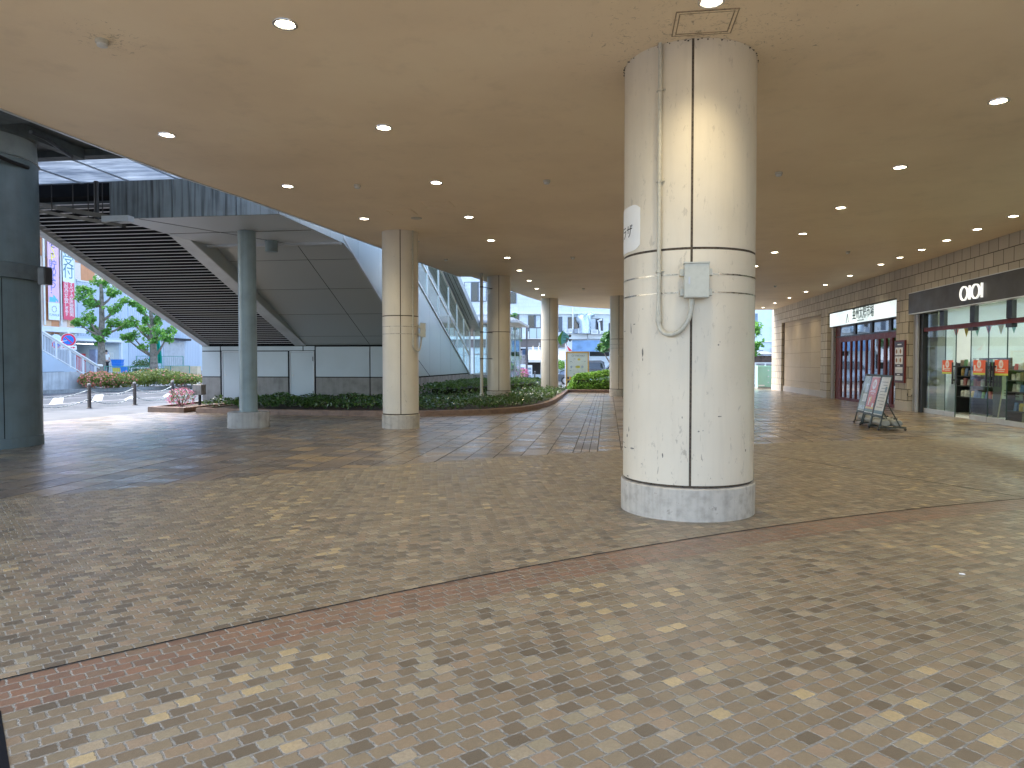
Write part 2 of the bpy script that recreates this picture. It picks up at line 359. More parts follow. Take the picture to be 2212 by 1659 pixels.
def column_mat(name, c, d=1.0):
    t = NT(name); p = t.pos()
    mp = t.n('ShaderNodeMapping'); mp.inputs['Scale'].default_value = (7, 7, 2.4); t.l(p, mp.inputs[0])
    b = t.ramp(t.noise(p, 1.1, 5), [(.3, tuple(x * .93 for x in c)), (.7, tuple(min(1, x * 1.05) for x in c))])
    X, Y, Z = t.sep(p)
    low = t.ramp(Z, [(0, 1), (.5, .8), (1, .35)])
    g = t.math('MULTIPLY', t.ramp(t.noise(mp.outputs[0], 2.1, 9, .72, .8), [(.60, 0), (.63, .8 * d)]), low)
    b = t.mix(g, b, (.16, .135, .11))
    mp2 = t.n('ShaderNodeMapping'); mp2.inputs['Scale'].default_value = (16, 16, 1.2); t.l(p, mp2.inputs[0])
    b = t.mix(t.ramp(t.noise(mp2.outputs[0], 1, 5), [(.5, 0), (.85, .3 * d)]), b, tuple(x * .72 for x in c))
    t.l(b, t.b.inputs['Base Color']); t.b.inputs['Roughness'].default_value = .36; t.spec(.45)
    t.bump(t.noise(p, 130, 4), .05, .003); return t.m
def leaf_mat(name, cs, rough=.38, trans=.25):
    t = NT(name); g = t.n('ShaderNodeNewGeometry')
    c = t.ramp(g.outputs['Random Per Island'], [(i / max(1, len(cs) - 1), q) for i, q in enumerate(cs)])
    t.l(c, t.b.inputs['Base Color']); t.b.inputs['Roughness'].default_value = rough; t.spec(.5)
    tl = t.n('ShaderNodeBsdfTranslucent'); t.l(t.mix(.5, c, (.25, .42, .06)), tl.inputs[0])
    mx = t.n('ShaderNodeMixShader'); mx.inputs[0].default_value = trans
    t.l(t.b.outputs[0], mx.inputs[1]); t.l(tl.outputs[0], mx.inputs[2]); t.l(mx.outputs[0], t.out.inputs[0]); return t.m
mBRICK, mTILE, mCEIL = brick_mat(), tile_mat(), ceiling_mat()
mSTONE = stone_mat('ashlar_stone', .47, .372, (.54, .485, .39), (.45, .40, .32), zoff=.02)
mNICHE = stone_mat('smooth_stone_panel', 1.8, .74, (.50, .41, .29), (.46, .375, .265), mortar=.007, off=.0, zoff=.1, mcol=(.16, .12, .08))
mBASE = stone_mat('granite_skirting', 1.1, 3, (.50, .46, .41), (.46, .42, .37), mortar=.006, mcol=(.2, .18, .15))
mCOL = column_mat('column_cladding', (.62, .555, .445)); mCOLS = column_mat('slim_column_cladding', (.61, .555, .46), .7)
mJOINT = M('joint_sealant', (.07, .052, .036), .8, var=.4, scale=40)
mCONC = M('concrete_base', (.44, .405, .35), .75, var=.14, scale=9, bump=.2, bscale=50, dirt=.7, dcol=(.17, .155, .135), streak=.35)
mCONC2 = M('rough_concrete', (.34, .335, .32), .85, var=.16, scale=4, bump=.3, bscale=40, streak=.35)
mCONCD = M('formwork_concrete', (.25, .245, .23), .8, var=.14, scale=3, bump=.15, streak=.2)
mPIPE = M('conduit_paint', (.45, .43, .36), .45, var=.08, scale=30, dirt=.5)
mBOX = M('cabinet_paint', (.47, .47, .41), .4, var=.04, scale=20)
mSTEEL = M('brushed_steel', (.5, .5, .5), .45, .6, var=0)
mDARK = M('black_metal', (.018, .018, .02), .4, var=.1)
mBLUEG = M('blue_grey_paint', (.12, .165, .18), .42, var=.12, scale=2, streak=.15)
mTHIN = M('teal_grey_paint', (.22, .285, .30), .38, var=.08, scale=3, streak=.2)
mGIRD = M('stained_girder_paint', (.19, .23, .25), .5, var=.12, scale=2, streak=.9, dcol=(.02, .022, .022))
mDECK = M('dark_deck_steel', (.055, .07, .078), .6, var=.2, scale=1.5)
mPANEL = M('aluminium_panel', (.44, .50, .52), .30, .35, var=0)
mPANELW = M('front_wall_panel', (.40, .46, .50), .38, .1, var=.05, scale=.6)
mSOFF = M('soffit_panel', (.44, .475, .48), .28, .15, var=0)
mTRIM = M('light_metal_trim', (.58, .61, .63), .35, .4, var=.06)
mSTRING = M('stringer_paint', (.50, .54, .57), .45, var=.08, scale=2)
mBLK = M('joint_and_shade_black', (.008, .009, .011), .9, var=0, spec=.1)
mSOIL = M('planter_soil', (.045, .033, .022), .95, var=.3, scale=20, bump=.6)
mCURB = M('brown_curb_stone', (.20, .13, .095), .6, var=.15, scale=6, bump=.2)
mASPH = M('asphalt', (.052, .062, .072), .85, var=.12, scale=.5, bump=.25, bscale=200)
mWALK = M('pale_pavement', (.085, .097, .11), .75, var=.08, scale=.6, bump=.15, bscale=90)
mWHITE = M('road_paint', (.50, .50, .50), .6, var=.06, scale=3)
mGLASS = glass_mat('clear_glass')
mGLASS2 = glass_mat('shop_glass', (.88, .95, .92), .03)
mWALLW = M('white_render', (.72, .75, .76), .7, var=.05, scale=1)
mRED = M('dark_red_frame', (.13, .018, .012), .45, var=.1, spec=.3)
mWBRD = M('white_board', (.80, .80, .78), .5, var=.02)
# ------------------------------------------------------------------ ground
b = MB(); b.box(-400, 400, -300, 500, -.5, -.06); struct('ground', b, mASPH)
b = MB(); b.prism([(-17.9, -30), (-18.35, 21), (-17.6, 26.9), (-17, 34), (-16, 42), (-13.0, 48.5), (-7, 51.8), (2, 53), (40, 53), (40, -30)], -.06, 0.0)
struct('pavement', b, mWALK)
b = MB(); b.prism([(-16.2, -12), (-15.22, 17.4), (-14.62, 21.0), (-13.9, 26), (-9, 47), (12, 47), (12, -12)], 0.0, .008)
struct('plaza_tiles', b, mTILE)
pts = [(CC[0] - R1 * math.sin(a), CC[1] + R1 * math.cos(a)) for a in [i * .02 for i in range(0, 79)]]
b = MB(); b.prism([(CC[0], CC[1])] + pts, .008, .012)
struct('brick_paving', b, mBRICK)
b = MB()
def arc_strip(r, w, a0, a1, z):
    n = 120; vs = []
    for i in range(n + 1):
        a = a0 + (a1 - a0) * i / n
        for q in (r - w / 2, r + w / 2): vs.append((CC[0] - q * math.sin(a), CC[1] + q * math.cos(a), z))
    b.add(vs, [(2 * i, 2 * i + 1, 2 * i + 3, 2 * i + 2) for i in range(n)])
arc_strip(R0, .013, 0, 1.5, .016)
for p, q, w in (((2.54, 13.03), (4.87, 9.07), .016), ((-2.75, 2.84), (-1.4, 1.55), .035)):
    p, q = Vector(p), Vector(q); d = (q - p).normalized(); n = Vector((-d.y, d.x)) * w / 2
    b.add([(p.x - n.x, p.y - n.y, .016), (q.x - n.x, q.y - n.y, .016), (q.x + n.x, q.y + n.y, .016), (p.x + n.x, p.y + n.y, .016)], [(0, 1, 2, 3)])
struct('expansion_joint', b, mBLK)
# road beyond the pavement, kerb and far sidewalk
farcurb = [(-40, -30), (-37, 10), (-29.86, 34.18), (-27.35, 42.3), (-24.6, 51), (-20, 60), (-13, 65.2), (-4, 66.8), (9, 70), (26, 74), (60, 76)]
b = MB(); b.prism([(x - .16 if False else x, y) for x, y in farcurb] + [(60, 110), (-70, 110), (-70, -30)], -.06, .13)
struct('far_sidewalk', b, M('far_pavement', (.33, .33, .33), .8, var=.1, scale=.8))
b = MB()
for (x0, y0), (x1, y1) in zip(farcurb[1:], farcurb[2:]):
    d = Vector((x1 - x0, y1 - y0)).normalized(); n = Vector((d.y, -d.x)) * .16
    b.hexa([(x0, y0, -.06), (x0 + n.x, y0 + n.y, -.06), (x1 + n.x, y1 + n.y, -.06), (x1, y1, -.06), (x0, y0, .15), (x0 + n.x, y0 + n.y, .15), (x1 + n.x, y1 + n.y, .15), (x1, y1, .15)])
struct('kerb', b, mCONC2)
b = MB()   # painted lines and diamonds of the hatched verge
def gline(p, q, w, z=-.052):
    p, q = Vector(p[:2]), Vector(q[:2]); d = (q - p).normalized(); n = Vector((-d.y, d.x)) * w / 2
    b.add([(p.x - n.x, p.y - n.y, z), (q.x - n.x, q.y - n.y, z), (q.x + n.x, q.y + n.y, z), (p.x + n.x, p.y + n.y, z)], [(0, 1, 2, 3)])
for a_, c_ in ((z2(-300, 1215), z2(2700, 1010)), (z2(-300, 1122), z2(2700, 952)), (z2(-300, 1080), z2(2700, 930))):
    gline(gz(*a_, -.06), gz(*c_, -.06), .14)
for q in ([(170, 1185), (385, 1170), (410, 1060), (250, 1070)], [(840, 1140), (1010, 1120), (1040, 1020), (905, 1030)], [(1350, 1105), (1520, 1090), (1560, 1040), (1470, 1045)], [(1970, 1055), (2110, 1045), (2110, 1005), (2040, 1010)], [(-500, 1225), (-280, 1210), (-230, 1105), (-400, 1110)]):
    v = [gz(*z2(*k), -.06) for k in q]; b.add([(k.x, k.y, -.051) for k in v], [(0, 1, 2, 3)])
for px0, px1, D in ((1050, 1400, 53), (1050, 1400, 57)):
    gline(pd(px0, 800, D), pd(px1, 800, D + 1), .25)
struct('road_markings', b, mWHITE)
b = MB(); c = gz(*z2(935, 1502)); b.lathe((c.x, c.y, 0), [(.34, .008), (.34, .012), (.30, .013), (.30, .011), (.001, .011)], 32)
b.build('manhole_cover', M('cast_iron', (.09, .09, .09), .6, bump=.8, bscale=40), label='round dark manhole cover in the pale tiles left of the grey post', cat='manhole cover', smooth=True)
# ------------------------------------------------------------------ canopy
HC = 4.78; KC = .9876
edge = [(-7.65, 1.5), (-7.62, 8.1), (-7.55, 9.05), (-7.48, 10.1), (-7.30, 11.6), (-7.0, 13.36), (-6.67, 15.9), (-6.1, 21.0), (-5.53, 26.03), (-5.03, 26.1), (-4.85, 27.1), (-4.74, 27.9), (-4.32, 31.1), (-3.9, 34.1), (-3.47, 36.7), (-3.15, 38.1), (-2.73, 39.3), (-2.0, 40.6), (-1.13, 41.5), (.26, 42.8), (2.4, 43.9), (5, 44.5), (8, 44.65), (10.4, 44.65)]
edge = [(x * (KC if x < 9 else 1), y * (KC if y > 2 else 1)) for x, y in edge]
canopy = thing('canopy', (0, 20, HC), 'wide beige plaster canopy with a curved edge over the paved plaza', 'canopy')
b = MB(); b.prism(edge + [(10.4, 1.5)], HC, HC + .02); b.build('ceiling', mCEIL, canopy)
b = MB(); b.prism([(x - .02, y) for x, y in edge] + [(10.4, 1.5)], HC + .02, HC + 1.15); b.build('roof_slab', mWALLW, canopy)
b = MB()
for (x0, y0), (x1, y1) in zip(edge, edge[1:]):
    d = Vector((x1 - x0, y1 - y0)).normalized(); n = Vector((-d.y, d.x)) * .11; g = d * .006
    b.hexa([(x0 + g.x, y0 + g.y, HC - .015), (x1 - g.x, y1 - g.y, HC - .015), (x1 + n.x - g.x, y1 + n.y - g.y, HC + .01), (x0 + n.x + g.x, y0 + n.y + g.y, HC + .01), (x0 + g.x, y0 + g.y, HC + .3), (x1 - g.x, y1 - g.y, HC + .3), (x1 + n.x - g.x, y1 + n.y - g.y, HC + .3), (x0 + n.x + g.x, y0 + n.y + g.y, HC + .3)])
b.build('edge_trim', mTRIM, canopy)
b = MB()   # access hatches drawn by their frames
def hatch(x0, x1, y0, y1, w=.018):
    for q in ((x0, x1, y0, y0 + w), (x0, x1, y1 - w, y1), (x0, x0 + w, y0 + w, y1 - w), (x1 - w, x1, y0 + w, y1 - w)): b.box(*q, HC - .008, HC - .0005)
    b.box(x0 + w + .012, x1 - w - .012, y0 + w + .012, y1 - w - .012, HC - .005, HC - .0005)
hatch(.61, 1.15, 6.68, 7.14, .022)
b.build('access_hatch', mCEIL, canopy)
b = MB()
for q in ((.60, 1.16, 6.67, 6.678), (.60, 1.16, 7.142, 7.15), (.60, .608, 6.678, 7.142), (1.152, 1.16, 6.678, 7.142), (.634, 1.126, 6.704, 6.712), (.634, 1.126, 7.108, 7.116), (.634, .642, 6.712, 7.108), (1.118, 1.126, 6.712, 7.108)): b.box(*q, HC - .0095, HC - .0003)
b.build('hatch_gap', M('hatch_gap_brown', (.30, .23, .15), .8, var=.3, scale=30), canopy)  # darker thin lines outlining the hatch and its inner panel
b = MB(); hatch(-3.7, -3.1, 13.75, 14.3); b.build('access_hatch', mCEIL, canopy)
b = MB(); hatch(-4.6, -4.05, 14.4, 14.9); b.build('access_hatch', mCEIL, canopy)
# downlights: housing ring, lens and the real lamp
mLENS = M('lit_lens', (1, .95, .85), .4, var=0, emit=(1, .86, .62), estr=6); mRING = M('chrome_ring', (.75, .75, .73), .2, .9, var=0)
mOFF = M('unlit_lens', (.12, .11, .10), .4, var=0)
spot_d = bpy.data.lights.new('downlight_lamp', 'SPOT'); spot_d.energy = DOWNLIGHT_W; spot_d.color = (1, .85, .56); spot_d.spot_size = R(118); spot_d.spot_blend = 1.0; spot_d.shadow_soft_size = .08
def make_downlight(loc, label, group):
    t = thing('downlight', loc, label, 'ceiling light', group)
    x, y, z = loc
    b = MB(); b.lathe((x, y, z), [(.118, -.0005), (.115, -.012), (.095, -.014), (.088, -.004), (.088, -.0005)], 28); b.build('trim_ring', mRING, t, smooth=True)
    b = MB(); b.lathe((x, y, z), [(.001, -.010), (.06, -.010), (.086, -.006)], 24); b.build('lens', mLENS, t, smooth=True)
    l = bpy.data.objects.new('lamp', spot_d); col.objects.link(l); l.parent = t; l.location = (0, 0, -.035)
    return t
rows = [('over the left planter side', [(-6.18, 9.38), (-5.79, 12.37), (-5.4, 15.36), (-5.07, 18.38)]),
        ('in the row left of the big pillar', [(-3.05, 6.49), (-3.05, 9.49), (-3.05, 12.48), (-3.05, 15.5), (-3.05, 18.5), (-3.06, 21.6), (-3.06, 24.6), (-3.06, 27.7), (-3.06, 30.7), (-3.06, 33.6)]),
        ('in the pillar row', [(.9, 6.6), (.9, 9.7), (.9, 12.7), (.9, 15.7), (.9, 18.7), (.9, 21.8), (.9, 24.8), (.9, 27.8), (.9, 30.8)]),
        ('in the row right of the big pillar', [(4.75, 9.55), (4.75, 12.53), (4.77, 15.6), (4.8, 18.6), (4.8, 21.6), (4.85, 24.6)]),
        ('in the row above the shop fronts', [(8.8, 15.6), (8.8, 17.0), (8.8, 18.54), (8.8, 20.1), (8.82, 21.65), (8.82, 23.16), (8.83, 24.7), (8.83, 27.7), (8.86, 30.8), (8.86, 33.7), (8.87, 36.7), (8.88, 39.8), (8.9, 42.8)])]
special = {(-3.05, 6.49): 'large lit downlight nearest the camera at the top left of the ceiling', (.9, 6.6): 'lit downlight just before the big round pillar, cut by the top edge of the photo', (-6.18, 9.38): 'lit round downlight nearest the left edge of the canopy', (4.75, 9.55): 'lit downlight right of the big pillar, largest on the right', (-3.05, 9.49): 'second lit downlight in the row left of the big pillar'}
proto = None
for rn, pl in rows:
    for p0_ in pl:
        p = (p0_[0] * KC, p0_[1] * KC)
        lab = special.get(p0_, ('lit round downlight hidden behind the big round pillar' if 'pillar row' in rn else 'small lit round downlight ' + rn))
        if proto is None: proto = make_downlight((p[0], p[1], HC), lab, 'recessed ceiling downlights ' + rn)
        else:
            d = copy_tree(proto, (p[0], p[1], HC), lab); d['group'] = 'recessed ceiling downlights ' + rn
# lights further back over the camera, outside the frame but part of the same rows
for p in ((-3.05, 3.4), (.9, 3.5), (4.75, 6.5), (4.75, 3.4)):
    d = copy_tree(proto, (p[0], p[1], HC), 'lit round downlight behind the photographer'); d['group'] = 'recessed ceiling downlights behind the photographer'
b = MB(); c = (-4.18, 15.27, HC); b.lathe(c, [(.12, -.0005), (.118, -.012), (.10, -.014)], 28, 0); b.lathe(c, [(.001, -.008), (.10, -.008)], 24, 1)
b.build('ceiling_vent', [mPIPE, mOFF], label='dark round unlit vent in the ceiling left of the second pillar row', cat='ceiling vent', smooth=True)
# smoke detectors
def detector(loc, label):
    t = thing('smoke_detector', loc, label, 'smoke detector', 'fire detectors on the ceiling'); x, y, z = loc
    b = MB(); b.lathe((x, y, z), [(.062, -.0005), (.062, -.03), (.05, -.042)], 24); b.build('base', mPIPE, t, smooth=True)
    b = MB(); b.lathe((x, y, z), [(.05, -.042), (.048, -.062), (.03, -.07), (.001, -.071)], 24); b.build('sensor_head', M('detector_cap', (.55, .56, .54), .3, var=0), t, smooth=True)
    return t
dp = detector((-4.95, 6.49, HC), 'small smoke detector in the top left of the ceiling amid scratched stains')
for x, y, la in ((-4.5, 12.45, 'small smoke detector between downlights left of the first slim pillar'), (-1.08, 12.6, 'smoke detector alone on the ceiling left of the big pillar'), (2.85, 12.6, 'smoke detector on the ceiling just right of the big pillar'), (-4.98, 21.6, 'tiny smoke detector near the canopy edge above the planter'), (-1.07, 21.75, 'tiny smoke detector second in the middle row behind the big pillar'), (6.85, 21.7, 'tiny smoke detector between the two right rows of downlights'), (-1.05, 30.9, 'tiny far smoke detector ahead of the map board'), (6.9, 30.9, 'tiny far smoke detector ahead of the boarded shop window')):
    copy_tree(dp, (x * KC, y * KC, HC), la)
# ------------------------------------------------------------------ round pillars
def pillar(x, y, r, label, zb=.36, ztop=HC, mats=None, z0=0.0, joint_a=0.0, group=None, name='round_column'):
    m = mats or mCOLS; t = thing(name, (x, y, z0), label, 'pillar', group); n = 72
    face = math.atan2(-y, -x)          # toward the camera
    b = MB(); b.lathe((x, y, 0), [(r + .02, z0), (r + .022, zb - .03), (r + .012, zb - .018), (r - .01, zb - .015)], n); b.build('base', mCONC, t, smooth=True)
    jz = 2.735; b = MB()
    b.lathe((x, y, 0), [(r, zb + .012), (r, jz - .012)], n); b.lathe((x, y, 0), [(r, jz + .012), (r, ztop)], n)
    b.build('cladding', m, t, smooth=True)
    b = MB(); b.lathe((x, y, 0), [(r - .012, zb - .01), (r - .012, zb + .02)], n); b.lathe((x, y, 0), [(r - .004, jz - .016), (r - .004, jz + .016)], n)
    for k in range(4 if r > .5 else 3):
        a = face + joint_a + k * 2 * math.pi / (4 if r > .5 else 3); w = (.0115 if r > .5 else .011) / r
        b.lathe((x, y, 0), [(r + .0015, zb + .012), (r + .0015, ztop)], 2, None, a - w, a + w)
    b.build('joint', mJOINT, t, smooth=True); return t
main = pillar(.86, 7.92, .69, 'big cream round pillar with scuffed cladding in the foreground', mats=mCOL, joint_a=.045)
mks = [(332, 395, 14, 80), (333, 440, 8, 20), (240, 900, 8, 45), (228, 940, 10, 30), (265, 1026, 40, 12), (210, 1018, 26, 10), (200, 985, 22, 6), (795, 812, 34, 8), (672, 910, 18, 12), (697, 905, 8, 6), (460, 1070, 12, 40), (783, 345, 12, 10), (792, 326, 8, 8), (235, 1208, 18, 16), (575, 822, 8, 18), (253, 240, 8, 90), (275, 208, 16, 10), (205, 255, 16, 6), (332, 108, 10, 5), (585, 248, 6, 6), (955, 1030, 8, 18)]
b = MB()
for u, v, w_, h_ in mks:
    px, py = (2350 + u * .603) / 1.823, (1150 + v * .603) / 1.823
    a = math.asin(max(-.98, min(.98, (px - 1489) / 138.0))); fa = math.atan2(-7.92, -.86) + a
    q = gy(px, py, 7.92 - .69 * math.cos(a)); dw = w_ * .603 / 1.823 * 7.3 / FPX / .69 / max(.3, math.cos(a)) / 2; dh = h_ * .603 / 1.823 * 7.3 / FPX / 2
    n = 10; vs = []
    for i in range(n):
        t_ = 2 * math.pi * i / n; k = random.uniform(.55, 1.1); aa = fa + dw * math.cos(t_) * k; vs.append((.86 + .6915 * math.cos(aa), 7.92 + .6915 * math.sin(aa), q.z + dh * math.sin(t_) * k))
    b.add(vs, [tuple(range(n))])
b.build('scuff_mark', M('scuff_grey', (.17, .155, .135), .7, var=.4, scale=60), main)
b = MB()
for i in range(70):
    a = random.uniform(0, 6.283); r_ = .69 + random.uniform(.0, .012); s_ = random.uniform(.004, .014); b.ball((.86 + r_ * math.cos(a), 7.92 + r_ * math.sin(a), HC - random.uniform(.002, .02)), (s_, s_, s_ * .6), 6)
b.build('dirt_crumbs', mJOINT, main)
pillar(-5.05, 16.95, .44, 'slim cream round pillar with a conduit box beside the dark ivy bed')
pillar(-4.0, 26.0, .43, 'slim round pillar standing in the ivy next to a thin white pole', zb=.58)
pillar(-2.87, 35.3, .43, 'slim pale pillar rising behind the bright ivy, carrying the oval blue sign')
pillar(.52, 34.4, .43, 'slim pillar just left of the big pillar, at the end of the tiled path')
def conduit(cx, cy, r, aP, aB, lab, pr=.017, box=(.235, .34), zbx=2.235):
    """pipe down the pillar, U bend and switch box; angles measured from the side that faces the camera"""
    face = math.atan2(-cy, -cx)
    def at(a, rr, z): return Vector((cx + rr * math.cos(face + a), cy + rr * math.sin(face + a), z))
    t = thing('conduit_pipe', at(aP, r + .03, 1.7), 'beige conduit with a U bend on ' + lab, 'pipe')
    rr = r + .028
    b = MB(); b.tube([at(aP, rr, HC), at(aP, rr, 2.02)], pr, 12); b.build('pipe', mPIPE, t, smooth=True)
    b = MB(); b.tube([at(aP, rr, 2.17), at(aP, rr, 2.03)], pr + .006, 12); b.tube([at(aP, rr, 2.04), at(aP, rr, 2.01)], pr + .010, 12)
    b.tube([at(aB - .05 * .69 / r, r + .075, zbx + .005), at(aB - .05 * .69 / r, r + .07, zbx - .065)], pr + .007, 12); b.build('coupling', mPIPE, t, smooth=True)
    b = MB(); e = aB - .05 * .69 / r; pts = []; n = 18
    for i in range(n + 1):
        s = i / n; a = aP + (e - aP) * (1 - math.cos(s * math.pi)) / 2; za = 2.02 + (zbx - .06 - 2.02) * s
        pts.append(at(a, rr + .04 * s, za - math.sin(s * math.pi) * .21))
    b.tube(pts, pr + .002, 12); b.build('flexible_hose', mPIPE, t, smooth=True)
    for z in (4.32, 3.42, 2.52):
        b = MB(); 
        for s in (-1, 1): b.tube([at(aP, r + .004, z), at(aP + s * .045 / r, r + .006, z)], .010, 6)
        b.tube([at(aP, rr, z - .012), at(aP, rr, z + .012)], pr + .007, 12); b.build('clamp', mPIPE, t, smooth=True)
    W, Hh = box; t = thing('switch_box', at(aB, r + .08, zbx), 'grey metal switch box strapped to ' + lab, 'electric box')
    a = face + aB; mt = Matrix.Translation(at(aB, r, zbx)) @ Matrix.Rotation(a - math.pi / 2 + math.pi, 4, 'Z')   # local -y faces out
    def bb(): q = MB(); q.xf = mt; return q
    b = bb(); b.bbox(-W / 2, W / 2, -.165, -.045, 0, Hh - .012, .004); b.build('body', mBOX, t)
    b = bb(); b.box(-W / 2 - .004, W / 2 + .004, -.178, -.04, Hh - .012, Hh); b.box(-W / 2 + .004, W / 2 - .004, -.171, -.166, .008, Hh - .016); b.build('door', mBOX, t)
    b = bb(); b.box(-W * .34, -W * .27, -.178, -.171, Hh * .38, Hh * .58); b.cbox((-W * .305, -.181, Hh * .49), (.008, .006, .03)); b.build('latch', mSTEEL, t)
    for s in (-1, 1):
        for zz in (.055, Hh - .09):
            b = bb(); x0, x1 = sorted((s * W / 2, s * (W / 2 + .035))); b.box(x0, x1, -.10, -.01, zz - .032, zz + .032); b.build('bracket', mBOX, t)
    for z in (zbx + .065, zbx + Hh - .095):
        b = MB(); b.lathe((cx, cy, 0), [(r + .003, z - .007), (r + .0035, z + .007)], 64, None, a + .16 / r, a + 2 * math.pi - .16 / r); b.build('strap', M('strap_steel', (.38, .34, .28), .3, .9, var=.3, scale=20), t, smooth=True)
conduit(.86, 7.92, .69, R(-23.5), R(5.5), 'the big foreground pillar', pr=.021)
conduit(-5.05, 16.95, .44, R(40), R(85), 'the first slim pillar')
conduit(.52, 34.4, .43, R(-3), R(48), 'the far slim pillar by the map board')
# name plate wrapped round the big pillar
face = math.atan2(-7.92, -.86); r = .69
a_r = face - R(44.5); a_l = a_r - R(130)
b = MB(); n = 40; rad = R(4.5)
vs = []; fs = []
for i in range(n + 1):
    a = a_l + (a_r - a_l) * i / n
    e = max(0, 1 - (n - i) / 3.0) ; zi = .05 * e * e; e2 = max(0, 1 - i / 3.0); zi += .05 * e2 * e2
    for rr in (r + .001, r + .005):
        for z in (2.775 + zi, 3.25 - zi): vs.append((.86 + rr * math.cos(a), 7.92 + rr * math.sin(a), z))
for i in range(n):
    k = i * 4; fs += [(k + 2, k + 6, k + 7, k + 3), (k, k + 1, k + 5, k + 4), (k, k + 4, k + 6, k + 2), (k + 1, k + 3, k + 7, k + 5)]
fs += [(0, 2, 3, 1), (n * 4, n * 4 + 1, n * 4 + 3, n * 4 + 2)]
b.add(vs, fs, 0)
ct = [None]
def warp(co):
    ang = a_r - R(8.5) - (0.62 - co.x) / r
    rr = r + .0065 + co.z * .2
    return Vector((.86 + rr * math.cos(ang), 7.92 + rr * math.sin(ang), 2.935 + co.y))
b.text('ープラザ', .15, (0, 0, 0), warp=warp, m=1)
b.build('name_plate', [mWBRD, mDARK], label='white name plate with dark katakana wrapped round the left side of the big pillar', cat='sign', smooth=False)
# ------------------------------------------------------------------ escalator building
EX = -7.1
bld = thing('escalator_building', (-10.6, 25, 0), 'grey panelled escalator and stair building behind the ivy bed', 'building')
FY = 24.8
def sof(y): return 2.25 + .435 * (FY - y)          # escalator soffit
def sill(y): return 4.93 - (y - 25.20) * .3606     # glazing sill on the side wall
b = MB()
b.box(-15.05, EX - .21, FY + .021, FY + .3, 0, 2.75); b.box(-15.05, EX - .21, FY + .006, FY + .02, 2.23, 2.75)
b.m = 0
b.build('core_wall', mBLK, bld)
b = MB()
for x0, x1, z0, z1 in ((-15.05, -14.31, 2.05, 2.22), (-14.29, -11.08, 2.05, 2.22), (-11.06, -10.62, 2.05, 2.22), (-15.05, -14.31, 1.09, 2.03), (-12.86, -11.65, 1.09, 2.03), (-10.59, -8.54, 1.09, 2.2), (-8.52, EX, 1.09, 2.2)):
    b.box(x0 + .01, x1 - .01, FY - .02, FY + .004, z0 + .008, z1 - .008)
b.build('wall_panel', mPANELW, bld)
b = MB()
for x0, x1 in ((-15.05, -14.31), (-12.86, -11.65), (-10.59, -8.54), (-8.52, EX)): b.box(x0 + .01, x1 - .01, FY - .018, FY + .006, 0, 1.065)
b.build_each('concrete_plinth', mCONCD, bld)
for x0, x1 in ((-14.25, -12.93), (-11.59, -10.64)):
    b = MB(); b.box(x0, x1, FY - .03, FY + .02, .2, .24); b.box(x0, x0 + .035, FY - .03, FY + .02, .24, 2.035); b.box(x1 - .035, x1, FY - .03, FY + .02, .24, 2.035); b.box(x0 + .035, x1 - .035, FY - .03, FY + .02, 2.0, 2.035)
    dr = b.build('door_frame', mSTRING, bld)
    b = MB(); b.box(x0 + .042, x1 - .042, FY - .015, FY + .015, .25, 1.993); d = b.build('door', mPANELW, bld)
    b = MB(); b.lathe((0, 0, 0), [(.035, 0), (.035, .012), (.001, .014)], 16); M_ = Matrix.Translation((x0 + .13, FY - .016, 1.15)) @ Matrix.Rotation(R(90), 4, 'X'); b.v = [M_ @ v for v in b.v]
    b.cbox((x0 + .13, FY - .02, 1.28), (.03, .008, .03)); b.cbox((x0 + .13, FY - .034, 1.15), (.012, .008, .04)); b.build('handle', mSTEEL, d)
    for z in (1.75, .5):
        b = MB(); b.cbox((x1 - .05, FY - .024, z), (.028, .018, .16)); b.build('hinge', mDARK, d)
# louvred stair underside
mLOUV = M('louvre_blade', (.66, .66, .69), .5, 0, var=0); SL = .362
def lz(y): return 2.28 + SL * (FY - y)
b = MB(); Y0, Y1 = 15.8, FY
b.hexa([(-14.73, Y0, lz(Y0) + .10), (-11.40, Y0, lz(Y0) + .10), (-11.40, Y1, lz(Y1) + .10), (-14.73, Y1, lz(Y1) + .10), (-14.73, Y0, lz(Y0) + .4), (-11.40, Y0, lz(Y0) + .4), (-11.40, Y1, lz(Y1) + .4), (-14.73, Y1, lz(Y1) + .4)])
b.build('soffit_shade', mBLK, bld)  # solid black body, painted shade between the louvre blades
b = MB(); y = FY - .1
while y > 15.9:
    z = lz(y); b.hexa([(-14.73, y - .02, z), (-11.40, y - .02, z), (-11.40, y + .02, z - .003), (-14.73, y + .02, z - .003), (-14.73, y - .02, z + .010), (-11.40, y - .02, z + .010), (-11.40, y + .02, z + .008), (-14.73, y + .02, z + .008)]); y -= .168
b.build('louvre', mLOUV, bld)
def slopebar(x0, x1, ya, yb, dz0, dz1, name, mat, f=lz):
    b = MB(); b.hexa([(x0, ya, f(ya) + dz0), (x1, ya, f(ya) + dz0), (x1, yb, f(yb) + dz0), (x0, yb, f(yb) + dz0), (x0, ya, f(ya) + dz1), (x1, ya, f(ya) + dz1), (x1, yb, f(yb) + dz1), (x0, yb, f(yb) + dz1)]); return b.build(name, mat, bld)
slopebar(-15.01, -14.76, 15.8, FY + .1, -.06, .42, 'stringer', mSTRING)
slopebar(-11.38, -10.96, 16.85, FY + .0, -.05, .55, 'stringer', mSTRING)
slopebar(-10.96, -10.95, 16.85, FY + .0, -.03, .55, 'stringer', mSOFF)
